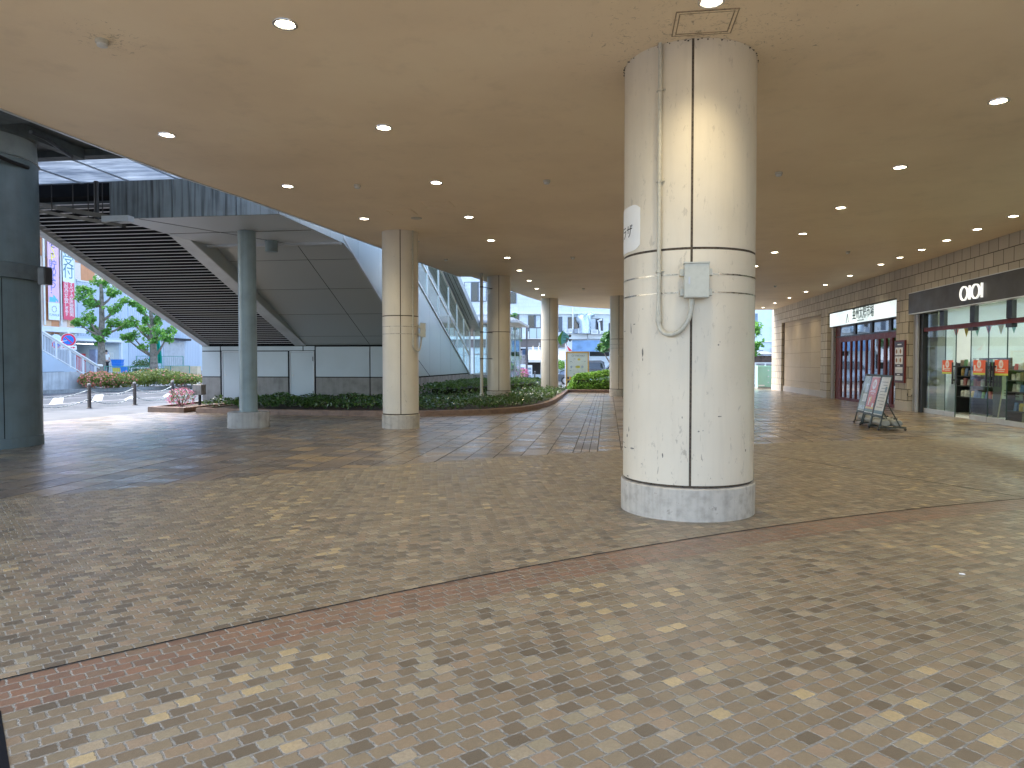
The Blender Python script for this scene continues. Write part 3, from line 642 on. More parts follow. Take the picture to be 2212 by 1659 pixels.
# escalator soffit with panel joints
b = MB(); b.hexa([(-10.94, 18.44, sof(18.44)), (EX - .03, 18.44, sof(18.44)), (EX - .03, FY, sof(FY)), (-10.94, FY, sof(FY)), (-10.94, 18.44, sof(18.44) + .3), (EX - .03, 18.44, sof(18.44) + .3), (EX - .03, FY, sof(FY) + .3), (-10.94, FY, sof(FY) + .3)])
b.build('soffit_panel', mSOFF, bld)
b = MB(); b.beam((-8.53, 18.50, sof(18.50) - .001), (-8.53, FY - .03, sof(FY - .03) - .001), .014, .006)
for y in (19.50, 21.04, 22.58, 24.12): b.beam((-10.92, y, sof(y) - .001), (EX - .05, y, sof(y) - .001), .014, .006)
b.build('soffit_joint', mBLK, bld)
b = MB(); b.beam((EX - .012, 18.51, sof(18.51) + .02), (EX - .012, FY, sof(FY) + .02), .05, .09); b.build('edge_trim', mSTRING, bld)
# landing
b = MB(); b.box(-11.02, EX - .03, 14.73, 18.52, 4.85, 5.6); b.build('landing_slab', M('landing_soffit', (.50, .53, .54), .30, .1, var=0), bld)
b = MB(); b.box(-10.98, EX - .04, 18.34, 18.51, 4.79, 4.848); b.build('landing_trim', mTRIM, bld)
b = MB(); b.beam((-10.49, 14.84, 4.845), (-8.69, 18.34, 4.845), .012, .006); b.beam((-10.92, 16.64, 4.845), (EX - .1, 16.64, 4.845), .012, .006); b.build('soffit_joint', mBLK, bld)
b = MB()
for x0, x1 in ((-11.09, -9.59), (-9.57, -8.08), (-8.06, EX)): b.box(x0, x1, 14.69, 14.73, 4.83, 5.66)
b.build('landing_fascia', mGIRD, bld)
b = MB()
for y0, y1 in ((14.73, 16.96), (16.98, 19.61)): pass
b.lathe((-8.91, 18.02, 0), [(.15, 4.56), (.165, 4.57), (.165, 4.81), (.175, 4.82), (.175, 4.848)], 24); b.build('stub_lamp', mTHIN, bld, smooth=True)  # short unlit lamp cylinder hanging from the landing soffit
# side wall: panels between vertical joints
js = [14.74, 15.79, 17.60, 19.67, 21.52, 23.32, FY, 26.10, 27.89, 29.72, 31.68, 33.78, 35.93]
def lower(y):
    if y <= 18.53: return 4.84
    if y <= FY: return sof(y) + .02
    return 1.09
def upper(y): return min(6.3, sill(y))
b = MB()
for ya, yb in zip(js, js[1:]):
    ps = [ya + .008, yb - .008]; mids = sorted(set([q for q in (18.53, 20.61) if ya < q < yb])); ys = [ps[0]] + mids + [ps[1]]
    poly = [(y, lower(y - .0001 if y > FY + .01 else y)) for y in ys]
    if ya >= FY - .01: poly = [(y, 1.09) for y in ys]
    poly += [(y, max(upper(y), 1.1)) for y in reversed(ys)]
    b.prism(poly, EX - .02, EX, 'x')
b.build('side_panel', mPANEL, bld)
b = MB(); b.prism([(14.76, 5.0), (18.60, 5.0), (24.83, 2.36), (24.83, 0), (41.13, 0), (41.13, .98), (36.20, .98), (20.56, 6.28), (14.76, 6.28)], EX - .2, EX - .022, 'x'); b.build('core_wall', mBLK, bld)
b = MB(); b.beam((EX + .001, FY, 2.2), (EX + .001, 27.88, 1.08), .006, .02); b.build('panel_joint', mBLK, bld)
b = MB()
for y0, y1 in ((FY - .01, 27.56), (27.58, 30.53), (30.55, 33.50), (33.52, 36.46), (36.49, 41.13)): b.box(EX - .02, EX + .012, y0, y1 - .01, 0, 1.04)
b.build_each('concrete_plinth', mCONC2, bld)
# raking glazing
TOPH, MID = 2.25, 1.0
b = MB()
def rake(y0, y1, h0, h1): b.hexa([(EX - .03, y0, sill(y0) + h0), (EX + .04, y0, sill(y0) + h0), (EX + .04, y1, sill(y1) + h0), (EX - .03, y1, sill(y1) + h0), (EX - .03, y0, sill(y0) + h1), (EX + .04, y0, sill(y0) + h1), (EX + .04, y1, sill(y1) + h1), (EX - .03, y1, sill(y1) + h1)])
ya, yb = 21.20, 36.20
rake(ya, yb, 0, .07); rake(ya, yb, MID, MID + .07); rake(ya, yb, TOPH, TOPH + .08)
vy = [23.53, 25.55, 27.45, 29.36, 31.27, 33.07, 34.66]
for y in vy: b.box(EX - .028, EX + .038, y - .035, y + .035, sill(y) + .07, sill(y) + TOPH)
b.box(EX - .028, EX + .05, 36.15, 36.25, 1.0, sill(36.20) + TOPH)
b.build('glazing_frame', mTRIM, bld)
b = MB(); b.hexa([(EX, ya, sill(ya) + .05), (EX + .006, ya, sill(ya) + .05), (EX + .006, yb, sill(yb) + .05), (EX, yb, sill(yb) + .05), (EX, ya, sill(ya) + TOPH), (EX + .006, ya, sill(ya) + TOPH), (EX + .006, yb, sill(yb) + TOPH), (EX, yb, sill(yb) + TOPH)])
b.build('glass', mGLASS, bld)
# raking roof with an overhanging eave
b = MB(); h0 = TOPH + .12
b.hexa([(-12.19, 20, sill(20) + h0), (EX + .55, 20, sill(20) + h0), (EX + .55, 37.10, sill(37.10) + h0), (-12.19, 37.10, sill(37.10) + h0), (-12.19, 20, sill(20) + h0 + .35), (EX + .55, 20, sill(20) + h0 + .35), (EX + .55, 37.10, sill(37.10) + h0 + .35), (-12.19, 37.10, sill(37.10) + h0 + .35)])
b.build('roof', M('roof_cladding', (.25, .30, .33), .4, .2, var=.08), bld)
b = MB(); b.beam((EX + .2, 20, sill(20) + h0 - .005), (EX + .2, 35, sill(35) + h0 - .005), .02, .008); b.beam((EX + .38, 20, sill(20) + h0 - .005), (EX + .38, 35, sill(35) + h0 - .005), .02, .008); b.build('soffit_joint', mBLK, bld)
# glazed entrance box at the foot
vest = thing('glass_entrance', (-6.0, 38.48, 0), 'glazed entrance box at the foot of the escalator building', 'entrance')
b = MB()
for x in (-6.9, -6.25, -5.6, -5.0):
    b.box(x - .03, x + .03, 36.36, 36.42, 1.0, 3.6)
for y in (38.37, 40.60): b.box(-5.05, -4.99, y, y + .06, .0, 3.6)
for z in (1.0, 2.02, 3.55): b.box(-6.87, -5.03, 36.36, 36.42, z, z + .06)
b.build_each('frame', mTRIM, vest)
b = MB(); b.box(-6.9, -5.0, 36.38, 36.40, 1.0, 3.55); b.box(-5.03, -5.02, 36.46, 40.60, .0, 3.55); b.build('glass', mGLASS, vest)
b = MB(); b.box(-6.94, -5.0, 36.34, 36.46, 0, .98); b.build('plinth', mCONC2, vest)
b = MB(); b.box(-7.1, -4.55, 35.93, 41.13, 3.66, 3.78); b.box(-6.9, -4.85, 36.15, 40.92, 3.78, 3.95); b.build('roof', mSTRING, vest)
# ------------------------------------------------------------------ thin post, drain pipe, big post
t = thing('round_post', (-8.85, 16.6, 0), 'slim blue grey steel post on a squat round concrete drum', 'post')
b = MB(); b.lathe((-8.85, 16.6, 0), [(.495, 0), (.495, .37), (.48, .39), (.001, .39)], 48); b.build('concrete_base', mCONC2, t, smooth=True)
b = MB(); b.lathe((-8.85, 16.6, 0), [(.215, .392), (.215, 4.845)], 40); b.build('shaft', mTHIN, t, smooth=True)
b = MB(); b.lathe((-8.85, 16.6, 0), [(.25, .392), (.25, .40), (.216, .405)], 32); b.build('collar', mTHIN, t, smooth=True)
BX, BY = -11.91, 12.11
t = thing('footbridge_pier', (BX, BY, 0), 'huge dark blue grey round steel pier at the left edge of the photo', 'pier')
b = MB(); b.lathe((BX, BY, 0), [(1.012, 0), (1.012, .19), (1.0, .195), (1.0, 3.18)], 72); b.lathe((BX, BY, 0), [(1.0, 3.18), (1.0, 5.44)], 72); b.build('shaft', mBLUEG, t, smooth=True)
b = MB(); b.lathe((BX, BY, 0), [(1.001, 3.17), (1.075, 3.18), (1.09, 3.45), (1.001, 3.47)], 72); b.build('collar_band', M('weathered_band', (.10, .125, .13), .6, var=.2, dirt=.6), t, smooth=True)
b = MB(); b.lathe((BX, BY, 0), [(1.001, 5.43), (1.03, 5.44), (1.0, 5.46), (.97, 5.9), (.97, 6.04)], 72); b.build('capital', M('pier_capital', (.26, .31, .32), .5, var=.1), t, smooth=True)
b = MB(); q = pd(97, 590, 12.9); b.bbox(q.x - .08, q.x + .08, q.y - .1, q.y + .1, 3.02, 3.34, .02); b.build('floodlight', mDARK, t)
b = MB(); a0 = math.atan2(-BY, -BX) + .35; b.beam((BX + 1.003 * math.cos(a0), BY + 1.003 * math.sin(a0), .2), (BX + 1.003 * math.cos(a0), BY + 1.003 * math.sin(a0), 3.16), .012, .004, up=(math.cos(a0), math.sin(a0), 0)); b.build('weld_seam', mBLK, t)
# footbridge overhead
fb = thing('footbridge', (-13, 13, 5.4), 'dark steel footbridge deck with a bright translucent floor strip, top left', 'footbridge')
b = MB(); b.box(-24, -7.85, 4, 13.9, 6.06, 6.5); b.build('deck', mDECK, fb)
b = MB()
for x in (-20, -17, -14, -11, -8.8): b.box(x, x + .18, 4, 13.6, 5.84, 6.055)
b.box(-24, -7.86, 13.62, 13.9, 5.92, 6.055); b.box(-24, -7.86, 10.6, 11.1, 5.72, 6.055); b.build_each('girder', M('under_girder', (.075, .095, .10), .6, var=.2), fb)
tm = NT('translucent_panel'); pz = tm.pos(); mpp = tm.n('ShaderNodeMapping'); mpp.inputs['Scale'].default_value = (.8, 3.5, 1); tm.l(pz, mpp.inputs[0])
cc_ = tm.ramp(tm.noise(mpp.outputs[0], 1.4, 5, .6, .8), [(.3, (.24, .28, .33)), (.7, (.52, .57, .62))])
tr_ = tm.n('ShaderNodeBsdfTranslucent'); tm.l(cc_, tr_.inputs[0]); tm.l(cc_, tm.b.inputs['Base Color']); tm.b.inputs['Roughness'].default_value = .25
mx_ = tm.n('ShaderNodeMixShader'); mx_.inputs[0].default_value = .75; tm.l(tm.b.outputs[0], mx_.inputs[1]); tm.l(tr_.outputs[0], mx_.inputs[2]); tm.l(mx_.outputs[0], tm.out.inputs[0])
b = MB(); b.box(-24, -7.86, 13.92, 15.98, 6.02, 6.04); b.build('translucent_floor', tm.m, fb)
b = MB()
for x in [-23 + i * 1.28 for i in range(12)]: b.box(x, x + .03, 13.93, 15.97, 5.965, 5.995)
b.build_each('panel_rib', M('rib_grey', (.3, .34, .38), .5), fb)
b = MB(); b.box(-24, -7.86, 16.0, 16.35, 5.45, 6.2); b.box(-24, -10.6, 17.6, 17.75, 5.3, 5.75); b.build_each('girder', mDECK, fb)
b = MB()
for i in range(26): b.ball((-17 + i * .36, 15.97, 5.94), .028, 6)
b.build('bolt', mSTEEL, fb)
b = MB(); a_, c_ = gy(80, 455, 14.6), gy(268, 488, 13.6); b.beam(a_, c_, .09, .07); a2, c2_ = gy(80, 441, 15.0), gy(262, 474, 14.0); b.beam(a2, c2_, .12, .10)
b.build('pipe', mDARK, fb)
b = MB()
for px in (112, 158, 191, 222):
    q = gy(px, 450 + (px - 86) * .18, 14.5); b.tube([(q.x, q.y, q.z), (q.x, q.y, 5.6)], .011, 6)
q = gy(209, 470, 14.4); b.tube([(q.x, q.y, q.z - .1), (q.x, q.y, 5.6)], .05, 8)
b.build_each('hanger', mDARK, fb)
b = MB(); q = gy(250, 478, 13.7); b.box(q.x - .25, q.x + .35, q.y - .1, q.y + .1, q.z - .02, q.z + .1); b.build('junction_box', mSTRING, fb)
b = MB()
for a_, c_, yy in (((20, 300), (0, 285), 0), ((132, 311), (345, 222 + 400 * 0 + 400 * 0), 0)): pass
b.tube([gz(66, 285, 5.3), gz(100, 300, 5.32), gz(155, 338, 5.36)], .035, 6); b.tube([gz(-10, 335, 5.3), gz(30, 352, 5.28), gz(60, 362, 5.3)], .04, 6); b.build_each('cable', mDARK, fb, smooth=True)
b = MB(); b.lathe((-4.47, 25, 0), [(.075, .15), (.075, .5), (.058, .52), (.058, HC)], 16); t = thing('drain_pipe', (-4.47, 25, .15), 'thin pale vertical pole in the ivy left of the second slim pillar', 'pole')
b.build('pole', M('pole_paint', (.50, .48, .42), .5, var=.05), t, smooth=True)
for z in (4.3, 2.7, 1.75):
    b = MB(); b.beam((-4.41, 25.02, z), (-4.15, 25.68, z), .02, .02); b.lathe((-4.47, 25, 0), [(.066, z - .02), (.066, z + .02)], 12); b.build('bracket', mDARK, t)
# ------------------------------------------------------------------ planter, curb, ivy, hedge
pc = [(-12.95, 20.95), (-10, 20.6), (-6.87, 20.4), (-5.4, 20.62), (-4.35, 21.1), (-3.6, 21.65), (-3.1, 22.3), (-2.7, 23.1), (-2.4, 24.2), (-2.18, 25.8), (-2.06, 28), (-2.04, 32), (-2.1, 38.3)]
def ribbon(b, path, w, z0, z1, seg=.9, gap=.006):
    for (x0, y0), (x1, y1) in zip(path, path[1:]):
        L = math.hypot(x1 - x0, y1 - y0); n = max(1, round(L / seg)); d = Vector((x1 - x0, y1 - y0)) / L; nn = Vector((-d.y, d.x)) * w
        for i in range(n):
            a = Vector((x0, y0)) + d * (L * i / n + gap / 2); c = Vector((x0, y0)) + d * (L * (i + 1) / n - gap / 2)
            b.hexa([(a.x, a.y, z0), (c.x, c.y, z0), (c.x + nn.x, c.y + nn.y, z0), (a.x + nn.x, a.y + nn.y, z0), (a.x, a.y, z1 - .01), (c.x, c.y, z1 - .01), (c.x + nn.x, c.y + nn.y, z1), (a.x + nn.x, a.y + nn.y, z1)])
pl = thing('planter', (-5, 22, 0), 'long low brown stone curb planter curving round the ivy bed', 'planter')
b = MB(); ribbon(b, pc, .16, 0, .175); ribbon(b, [(-12.95, 24.6), (-12.95, 20.95)], .16, 0, .172); b.build('curb', mCURB, pl)
ins = [(x, y) for x, y in pc[:-1]] + [(-2.1, 38.2)]
b = MB(); b.prism([(-12.85, 24.6), (-12.85, 21.05), (-10, 20.7), (-6.87, 20.5), (-5.4, 20.72), (-4.45, 21.2), (-3.7, 21.75), (-3.2, 22.4), (-2.8, 23.2), (-2.5, 24.3), (-2.3, 25.9), (-2.18, 28), (-2.15, 38.2), (-7.0, 38.2), (-7.0, 24.6)], .02, .13); b.build('soil', mSOIL, pl)
poly = [(-12.85, 24.6), (-12.85, 21.05), (-10, 20.7), (-6.87, 20.5), (-5.4, 20.72), (-4.45, 21.2), (-3.7, 21.75), (-3.2, 22.4), (-2.8, 23.2), (-2.5, 24.3), (-2.3, 25.9), (-2.18, 28), (-2.15, 38.2), (-7.0, 38.2), (-7.0, 24.6)]
def inside(x, y, P):
    c = False; j = len(P) - 1
    for i in range(len(P)):
        if (P[i][1] > y) != (P[j][1] > y) and x < (P[j][0] - P[i][0]) * (y - P[i][1]) / (P[j][1] - P[i][1]) + P[i][0]: c = not c
        j = i
    return c
def edge_d(x, y, P):
    m = 9
    for i in range(len(P)):
        a = Vector(P[i]); c = Vector(P[(i + 1) % len(P)]); q = Vector((x, y)); d = c - a
        t = max(0, min(1, (q - a).dot(d) / max(1e-9, d.length_squared))); m = min(m, (a + d * t - q).length)
    return m
mIVY = leaf_mat('ivy_leaves', [(.012, .035, .012), (.02, .055, .015), (.03, .085, .02), (.045, .12, .025), (.09, .16, .045)], .28)
b = MB(); n = 0
while n < 17000:
    x = random.uniform(-12.9, -2.1); y = random.uniform(20.4, 38.2)
    if random.random() > (1.0 if y < 29 else .5): continue
    if not inside(x, y, poly): continue
    if (x + 4.0) ** 2 + (y - 26) ** 2 < .2 or (x + 2.87) ** 2 + (y - 35.3) ** 2 < .2 or (x < -13.0): continue
    e = min(1, edge_d(x, y, poly) / .35)
    hh = .17 + (.13 + .06 * math.sin(x * 2.1) * math.sin(y * 1.7) + .05 * math.sin(x * 5 + y * 3)) * e
    if x < -7: hh += .05
    b.leaf((x, y, .12 + hh * random.uniform(.45, 1.05)), .105, Vector((0, -.25, 1))); n += 1
b.build('ivy', mIVY, kind='stuff', label='dark glossy ivy leaves covering the curved planter bed', cat='ground cover')
mHEDGE = leaf_mat('hedge_leaves', [(.03, .075, .02), (.045, .11, .025), (.07, .15, .035), (.09, .19, .05)], .35)
def hedge(P, z0, z1, n, mat, size, label, rnd=.12, cat='hedge', slope=0):
    t = thing('hedge', (sum(p[0] for p in P) / len(P), sum(p[1] for p in P) / len(P), z0), label, cat)
    xs = [p[0] for p in P]; ys = [p[1] for p in P]
    b = MB(); k = 0
    while k < n:
        x = random.uniform(min(xs), max(xs)); y = random.uniform(min(ys), max(ys))
        if not inside(x, y, P): continue
        e = edge_d(x, y, P); top = z1 - max(0, rnd - e) ** 2 / rnd * 1.3 + slope * (x - sum(xs) / len(xs)) + .05 * math.sin(x * 3.3 + 1) * math.sin(y * 2.3) + random.gauss(0, .02)
        if e < .22: z = random.uniform(z0, top)
        elif random.random() < .85: z = top - abs(random.gauss(0, .05))
        else: continue
        b.leaf((x, y, z), size); k += 1
    b.build('foliage', mat, t)
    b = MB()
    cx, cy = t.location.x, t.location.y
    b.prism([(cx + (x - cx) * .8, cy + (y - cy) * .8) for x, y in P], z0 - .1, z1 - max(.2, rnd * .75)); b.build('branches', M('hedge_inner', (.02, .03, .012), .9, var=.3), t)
    return t
hedge([(-7.0, 25.2), (-6.0, 25.2), (-5.2, 27), (-4.4, 31), (-3.35, 34.2), (-3.3, 37.8), (-6.4, 37.8), (-7.0, 33)], .15, .80, 11000, mHEDGE, .10, 'low clipped dark green hedge along the glazed side wall')
# small planter at the left with the pink azalea
t = thing('planter', (-14.3, 22.5, 0), 'short open brown stone planter curb holding the pink azalea', 'planter')
b = MB(); ribbon(b, [(-15.3, 26), (-14.87, 21.33), (-13.45, 21.08), (-13.5, 24.6)], .17, 0, .175, .95); b.build('curb', mCURB, t)
b = MB(); b.prism([(-15.0, 26), (-14.7, 21.45), (-13.6, 21.25), (-13.6, 24.7), (-14.25, 24.7), (-14.25, 26)], .01, .11); b.build('soil', mSOIL, t)
def shrub(c, r, n, mat, size, label, bl=None, nb=0, bsize=.05, stems=True, bside=None, name='azalea_bush', cat='bush', group=None):
    t = thing(name, c, label, cat, group); b = MB()
    def pt(k):
        while True:
            v = Vector((random.gauss(0, 1), random.gauss(0, 1), random.gauss(.25, .9))).normalized()
            if v.z > -.93: break
        k = random.uniform(*k); return Vector((c[0] + v.x * r[0] * k, c[1] + v.y * r[1] * k, c[2] + r[2] * (.5 + .5 * v.z * k) + .04 * math.sin(v.x * 9) * r[2])), v
    for i in range(n):
        p, v = pt((.6, 1.03)); b.leaf(p, size, v)
    b.build('foliage', mat, t)
    if nb:
        b = MB()
        for i in range(nb):
            p, v = pt((.92, 1.08))
            if bside and random.random() > bside(v): continue
            for k in range(3): b.leaf(p + Vector((random.gauss(0, .02), random.gauss(0, .02), random.gauss(0, .02))), bsize, v)
        b.build('blossom', bl, t)
    if stems:
        b = MB()
        for i in range(7):
            a = i * .9; p = Vector((c[0] + .05 * math.cos(a), c[1] + .05 * math.sin(a), c[2])); q = Vector((c[0] + r[0] * .6 * math.cos(a), c[1] + r[1] * .6 * math.sin(a), c[2] + r[2] * .75)); b.tube([p, (p + q) / 2 + Vector((.03, 0, .03)), q], [.016, .011, .004], 5)
        b.build('stem', M('bark', (.12, .09, .065), .85, var=.3, scale=15), t)
    return t
mAZL = leaf_mat('azalea_leaves', [(.06, .10, .03), (.09, .14, .04), (.14, .16, .06), (.12, .10, .05)], .5)
mPINK = leaf_mat('magenta_blossom', [(.62, .06, .30), (.78, .16, .45), (.85, .35, .58)], .6, .3)
mCORAL = leaf_mat('coral_blossom', [(.62, .12, .13), (.75, .25, .22), (.8, .4, .32)], .6, .3)
mBUSH = leaf_mat('bush_leaves', [(.10, .13, .03), (.16, .20, .04), (.22, .26, .05), (.14, .17, .04)], .5)
shrub((-14.5, 22.6, .11), (.46, .45, .62), 420, mAZL, .05, 'sparse azalea bush with magenta flowers beside the grey utility box', mPINK, 190, .055)
t = thing('utility_box', (-14.0, 22.9, 0), 'small grey square box on a dark post beside the pink azalea', 'utility box')
b = MB(); b.bbox(-14.18, -13.85, 22.75, 23.05, .5, .86, .015); b.build('box', mCONC2, t)
b = MB(); b.lathe((-14.0, 22.9, 0), [(.05, .05), (.05, .499)], 12); b.lathe((-14.0, 22.9, 0), [(.08, .03), (.08, .06)], 12); b.build('post', mDARK, t, smooth=True)
# second planter with the bright bush and the map board
t = thing('planter', (-.95, 39.2, 0), 'far brown curb planter under the bright green bush', 'planter')
b = MB(); ribbon(b, [(-2.35, 38.25), (.3, 38.2)], .16, 0, .17, .9); ribbon(b, [(.3, 38.2), (.5, 41)], .16, 0, .168, .9); b.build('curb', mCURB, t)
b = MB(); b.prism([(-2.5, 38.4), (.25, 38.35), (.4, 41), (-3, 41)], .01, .12); b.build('soil', mSOIL, t)
mLIME = leaf_mat('lime_leaves', [(.10, .22, .03), (.16, .34, .05), (.24, .44, .07), (.13, .28, .04)], .45, .35)
b_ = hedge([(-2.0, 38.5), (-1.0, 38.45), (.25, 38.45), (.7, 40.2), (-1.2, 40.3), (-2.3, 39.6)], .12, 1.06, 11000, mLIME, .11, 'bright lime green bush in front of the orange framed map board', .55, 'bush', .14)
# ------------------------------------------------------------------ map board
mORF = M('orange_frame', (.75, .42, .12), .5, var=.04); mINKG = M('grey_ink', (.25, .28, .32), .7, var=0)
ml, mr = gy(*z3(690, 905), 41.0), gy(*z3(1040, 905), 41.0); X0_, X1_ = ml.x, mr.x; ZT = ml.z; YB = 41.0; ZB = gy(*z3(690, 1290), 41.0).z
t = thing('map_board', ((X0_ + X1_) / 2, YB, 0), 'orange framed white area map board standing behind the lime green bush', 'map board')
b = MB(); W = .075
b.box(X0_, X0_ + W, YB - .05, YB + .05, 0, ZT); b.box(X1_ - W, X1_, YB - .05, YB + .05, 0, ZT); b.box(X0_ + W, X1_ - W, YB - .05, YB + .05, ZT - W, ZT); b.box(X0_ + W, X1_ - W, YB - .05, YB + .05, ZB - .2, ZB - .2 + W); b.build('frame', mORF, t)
b = MB(); b.box(X0_ + W, X1_ - W, YB - .02, YB + .02, ZB - .13, ZT - W); b.build('panel', mWBRD, t)
wd, ht = X1_ - X0_ - 2 * W, ZT - W - ZB
def P_(u, v): return (X0_ + W + u * wd, YB - .024, ZB + v * ht)
b = MB(); b.text('TOBA-WALK', wd * .085, P_(.37, .855), m=0)
cx, cz = P_(.27, .88)[0], P_(.27, .88)[2]
for k in range(4):
    a = k * math.pi / 2; b.tube([(cx + .065 * math.cos(a), YB - .026, cz + .065 * math.sin(a)), (cx + .065 * math.cos(a + 1.57), YB - .026, cz + .065 * math.sin(a + 1.57))], .008, 5)
for u0, v0, u1, v1 in ((.3, .72, .36, .6), (.2, .66, .28, .58), (.7, .62, .78, .68), (.15, .3, .24, .42), (.5, .34, .56, .2), (.72, .35, .77, .24), (.32, .22, .32, .32), (.25, .48, .7, .40), (.25, .44, .7, .36)):
    b.beam(P_(u0, v0), P_(u1, v1), .008, .004)
for u, v in ((.12, .64), (.8, .65), (.1, .26), (.27, .13), (.53, .14), (.8, .2), (.3, .75)): b.cbox(P_(u + .06, v), (.11, .004, .02))
b.build('map_lines', mINKG, t)
for nm, c, items in (('map_patch', (.78, .62, .10), [(.57, .73, .14, .09), (.52, .42, .24, .10)]), ('map_patch', (.45, .50, .62), [(.74, .42, .12, .11), (.2, .42, .1, .1)]),
                     ('picture_strip', (.85, .45, .12), [(.15, -.06, .1, .15)]), ('picture_strip', (.85, .7, .05), [(.36, -.06, .16, .16)]), ('picture_strip', (.1, .45, .75), [(.54, -.06, .12, .14)]), ('picture_strip', (.75, .3, .6), [(.72, -.06, .18, .15)]), ('picture_strip', (.35, .25, .6), [(.9, -.06, .12, .14)]), ('picture_strip', (.2, .45, .2), [(.24, -.06, .06, .15)]), ('picture_strip', (.05, .05, .12), [(.045, -.06, .08, .14)])):
    b = MB()
    for u, v, w_, h_ in items:
        p = P_(u, v)
        if nm == 'map_patch': b.lathe((0, 0, 0), [(.001, 0), (.5, 0), (.5, .004), (.001, .004)], 20); mm = Matrix.Translation((p[0], YB - .0205, p[2])) @ Matrix.Diagonal((w_ * wd, 1, h_ * ht, 1)) @ Matrix.Rotation(R(90), 4, 'X'); b.v[-80:] = [mm @ q for q in b.v[-80:]]
        else: b.cbox((p[0], YB - .022, p[2]), (w_ * wd, .004, h_ * ht))
    b.build(nm, M('print_%02d%02d%02d' % tuple(int(q * 99) for q in c), c, .6, var=0), t)
# oval hanging sign on the fourth pillar
SY = 35.1
def S_(x, y): q = gy(*crop(2180, 1280, .07236)(x, y), SY); return (q.x, q.z)
t = thing('hanging_sign', (S_(600, 700)[0], SY, S_(600, 1050)[1]), 'oval teal sign with green crescent edge and two black round badges', 'sign')
def arcp(x0, y0, x1, y1, bul, n=14):
    return [(x0 + (x1 - x0) * i / n + bul * math.sin(math.pi * i / n) * 1, y0 + (y1 - y0) * i / n) for i in range(n + 1)]
lf = arcp(440, 360, 430, 1050, -60); rt = arcp(440, 1060, 560, 360, 350)
b = MB(); b.prism([S_(*q) for q in lf + rt][::-1], SY - .03, SY + .03, 'y'); b.build('face', M('teal_face', (.16, .55, .66), .4, var=.08), t)
lo = arcp(580, 240, 480, 1220, -290); ri = arcp(470, 1215, 560, 260, -110)
b = MB(); b.prism([S_(*q) for q in lo + ri][::-1], SY - .05, SY + .05, 'y'); b.build('crescent', M('green_edge', (.12, .36, .06), .4, var=.08), t)
for y in (590, 830):
    c = S_(895, y); rr = abs(S_(965, y)[0] - c[0]); b = MB(); b.prism([(c[0] + rr * math.cos(a * .3142), c[1] + rr * math.sin(a * .3142)) for a in range(20)][::-1], SY - .02, SY + .02, 'y', 0)
    for dx_, dz_, s_ in ((-.25, .2, .3), (.25, -.2, .3), (.2, .35, .22)): b.cbox((c[0] + dx_ * rr, SY - .0225, c[1] + dz_ * rr), (rr * s_, .004, rr * s_ * 1.6), 1)
    b.build('badge', [mDARK, mWBRD], t)
b = MB()
for y in (750, 880):
    c = S_(730, y); s_ = abs(S_(780, y)[0] - c[0]); b.cbox((c[0], SY - .033, c[1]), (2 * s_, .005, 2 * s_), 0); b.cbox((c[0], SY - .037, c[1]), (.7 * s_, .003, .9 * s_), 1)
for y in (560, 660, 860): c = S_(620, y); b.cbox((c[0], SY - .033, c[1]), (.16, .005, .022), 0)
b.build('pictogram', [mDARK, mWBRD], t)
b = MB(); b.beam((-2.5, SY, S_(0, 620)[1]), (S_(300, 620)[0], SY, S_(0, 620)[1]), .03, .03); b.beam((-2.5, SY, S_(0, 830)[1]), (S_(300, 830)[0], SY, S_(0, 830)[1]), .03, .03); b.build('bracket', mSTEEL, t)
# ------------------------------------------------------------------ shop wall
SX = 9.8; ZC = HC - .002
def Yp(p, X): return gx(*p, X)
wall = thing('shop_building', (11, 30, 0), 'long tan ashlar stone wall of the shopping building along the right side', 'building')
YA0, YA1 = 8.0, 24.96      # first shop opening
YB0, YB1 = 25.96, 33.7     # second shop opening
b = MB()
b.box(SX, SX + .36, -3, YA0, .3, ZC); b.box(SX, SX + .36, YA1, YB0, .3, ZC); b.box(SX, SX + .36, YB1, 34.66, .3, ZC)
b.box(SX, SX + .36, 42.2, 44.6, .3, ZC)
b.box(SX, SX + .36, YA0, YA1, 3.87, ZC); b.box(SX, SX + .36, YB0, YB1, 3.83, ZC); b.box(SX, SX + .36, 34.66, 42.2, 3.87, ZC)
b.build('stone_wall', mSTONE, wall)
b = MB()
for y0, y1 in ((-3, YA0), (YA1 - .01, YB0 + .01), (YB1 - .01, 34.66), (42.2, 44.61)): b.box(SX - .012, SX + .365, y0, y1, 0, .3)
b.box(SX + .10, SX + .37, 34.66, 42.2, 0, .3); b.build_each('skirting', mBASE, wall)
b = MB(); b.box(SX + .14, SX + .4, 34.66, 42.2, .3, 3.87); b.build('boarded_window', mNICHE, wall)
b = MB(); b.box(SX + .125, SX + .15, 42.06, 42.2, 0.05, 3.86); b.build('shadow_gap', mJOINT, wall)
b = MB(); b.box(SX + .4, SX + 12, -3, 44.6, 4.3, 9); b.box(SX + .36, SX + 12, 33.72, 44.6, 0, 4.29); b.box(SX + .36, SX + 12, 24.97, 25.95, 0, 4.29); b.build('block', mWALLW, wall)
GX = 10.08
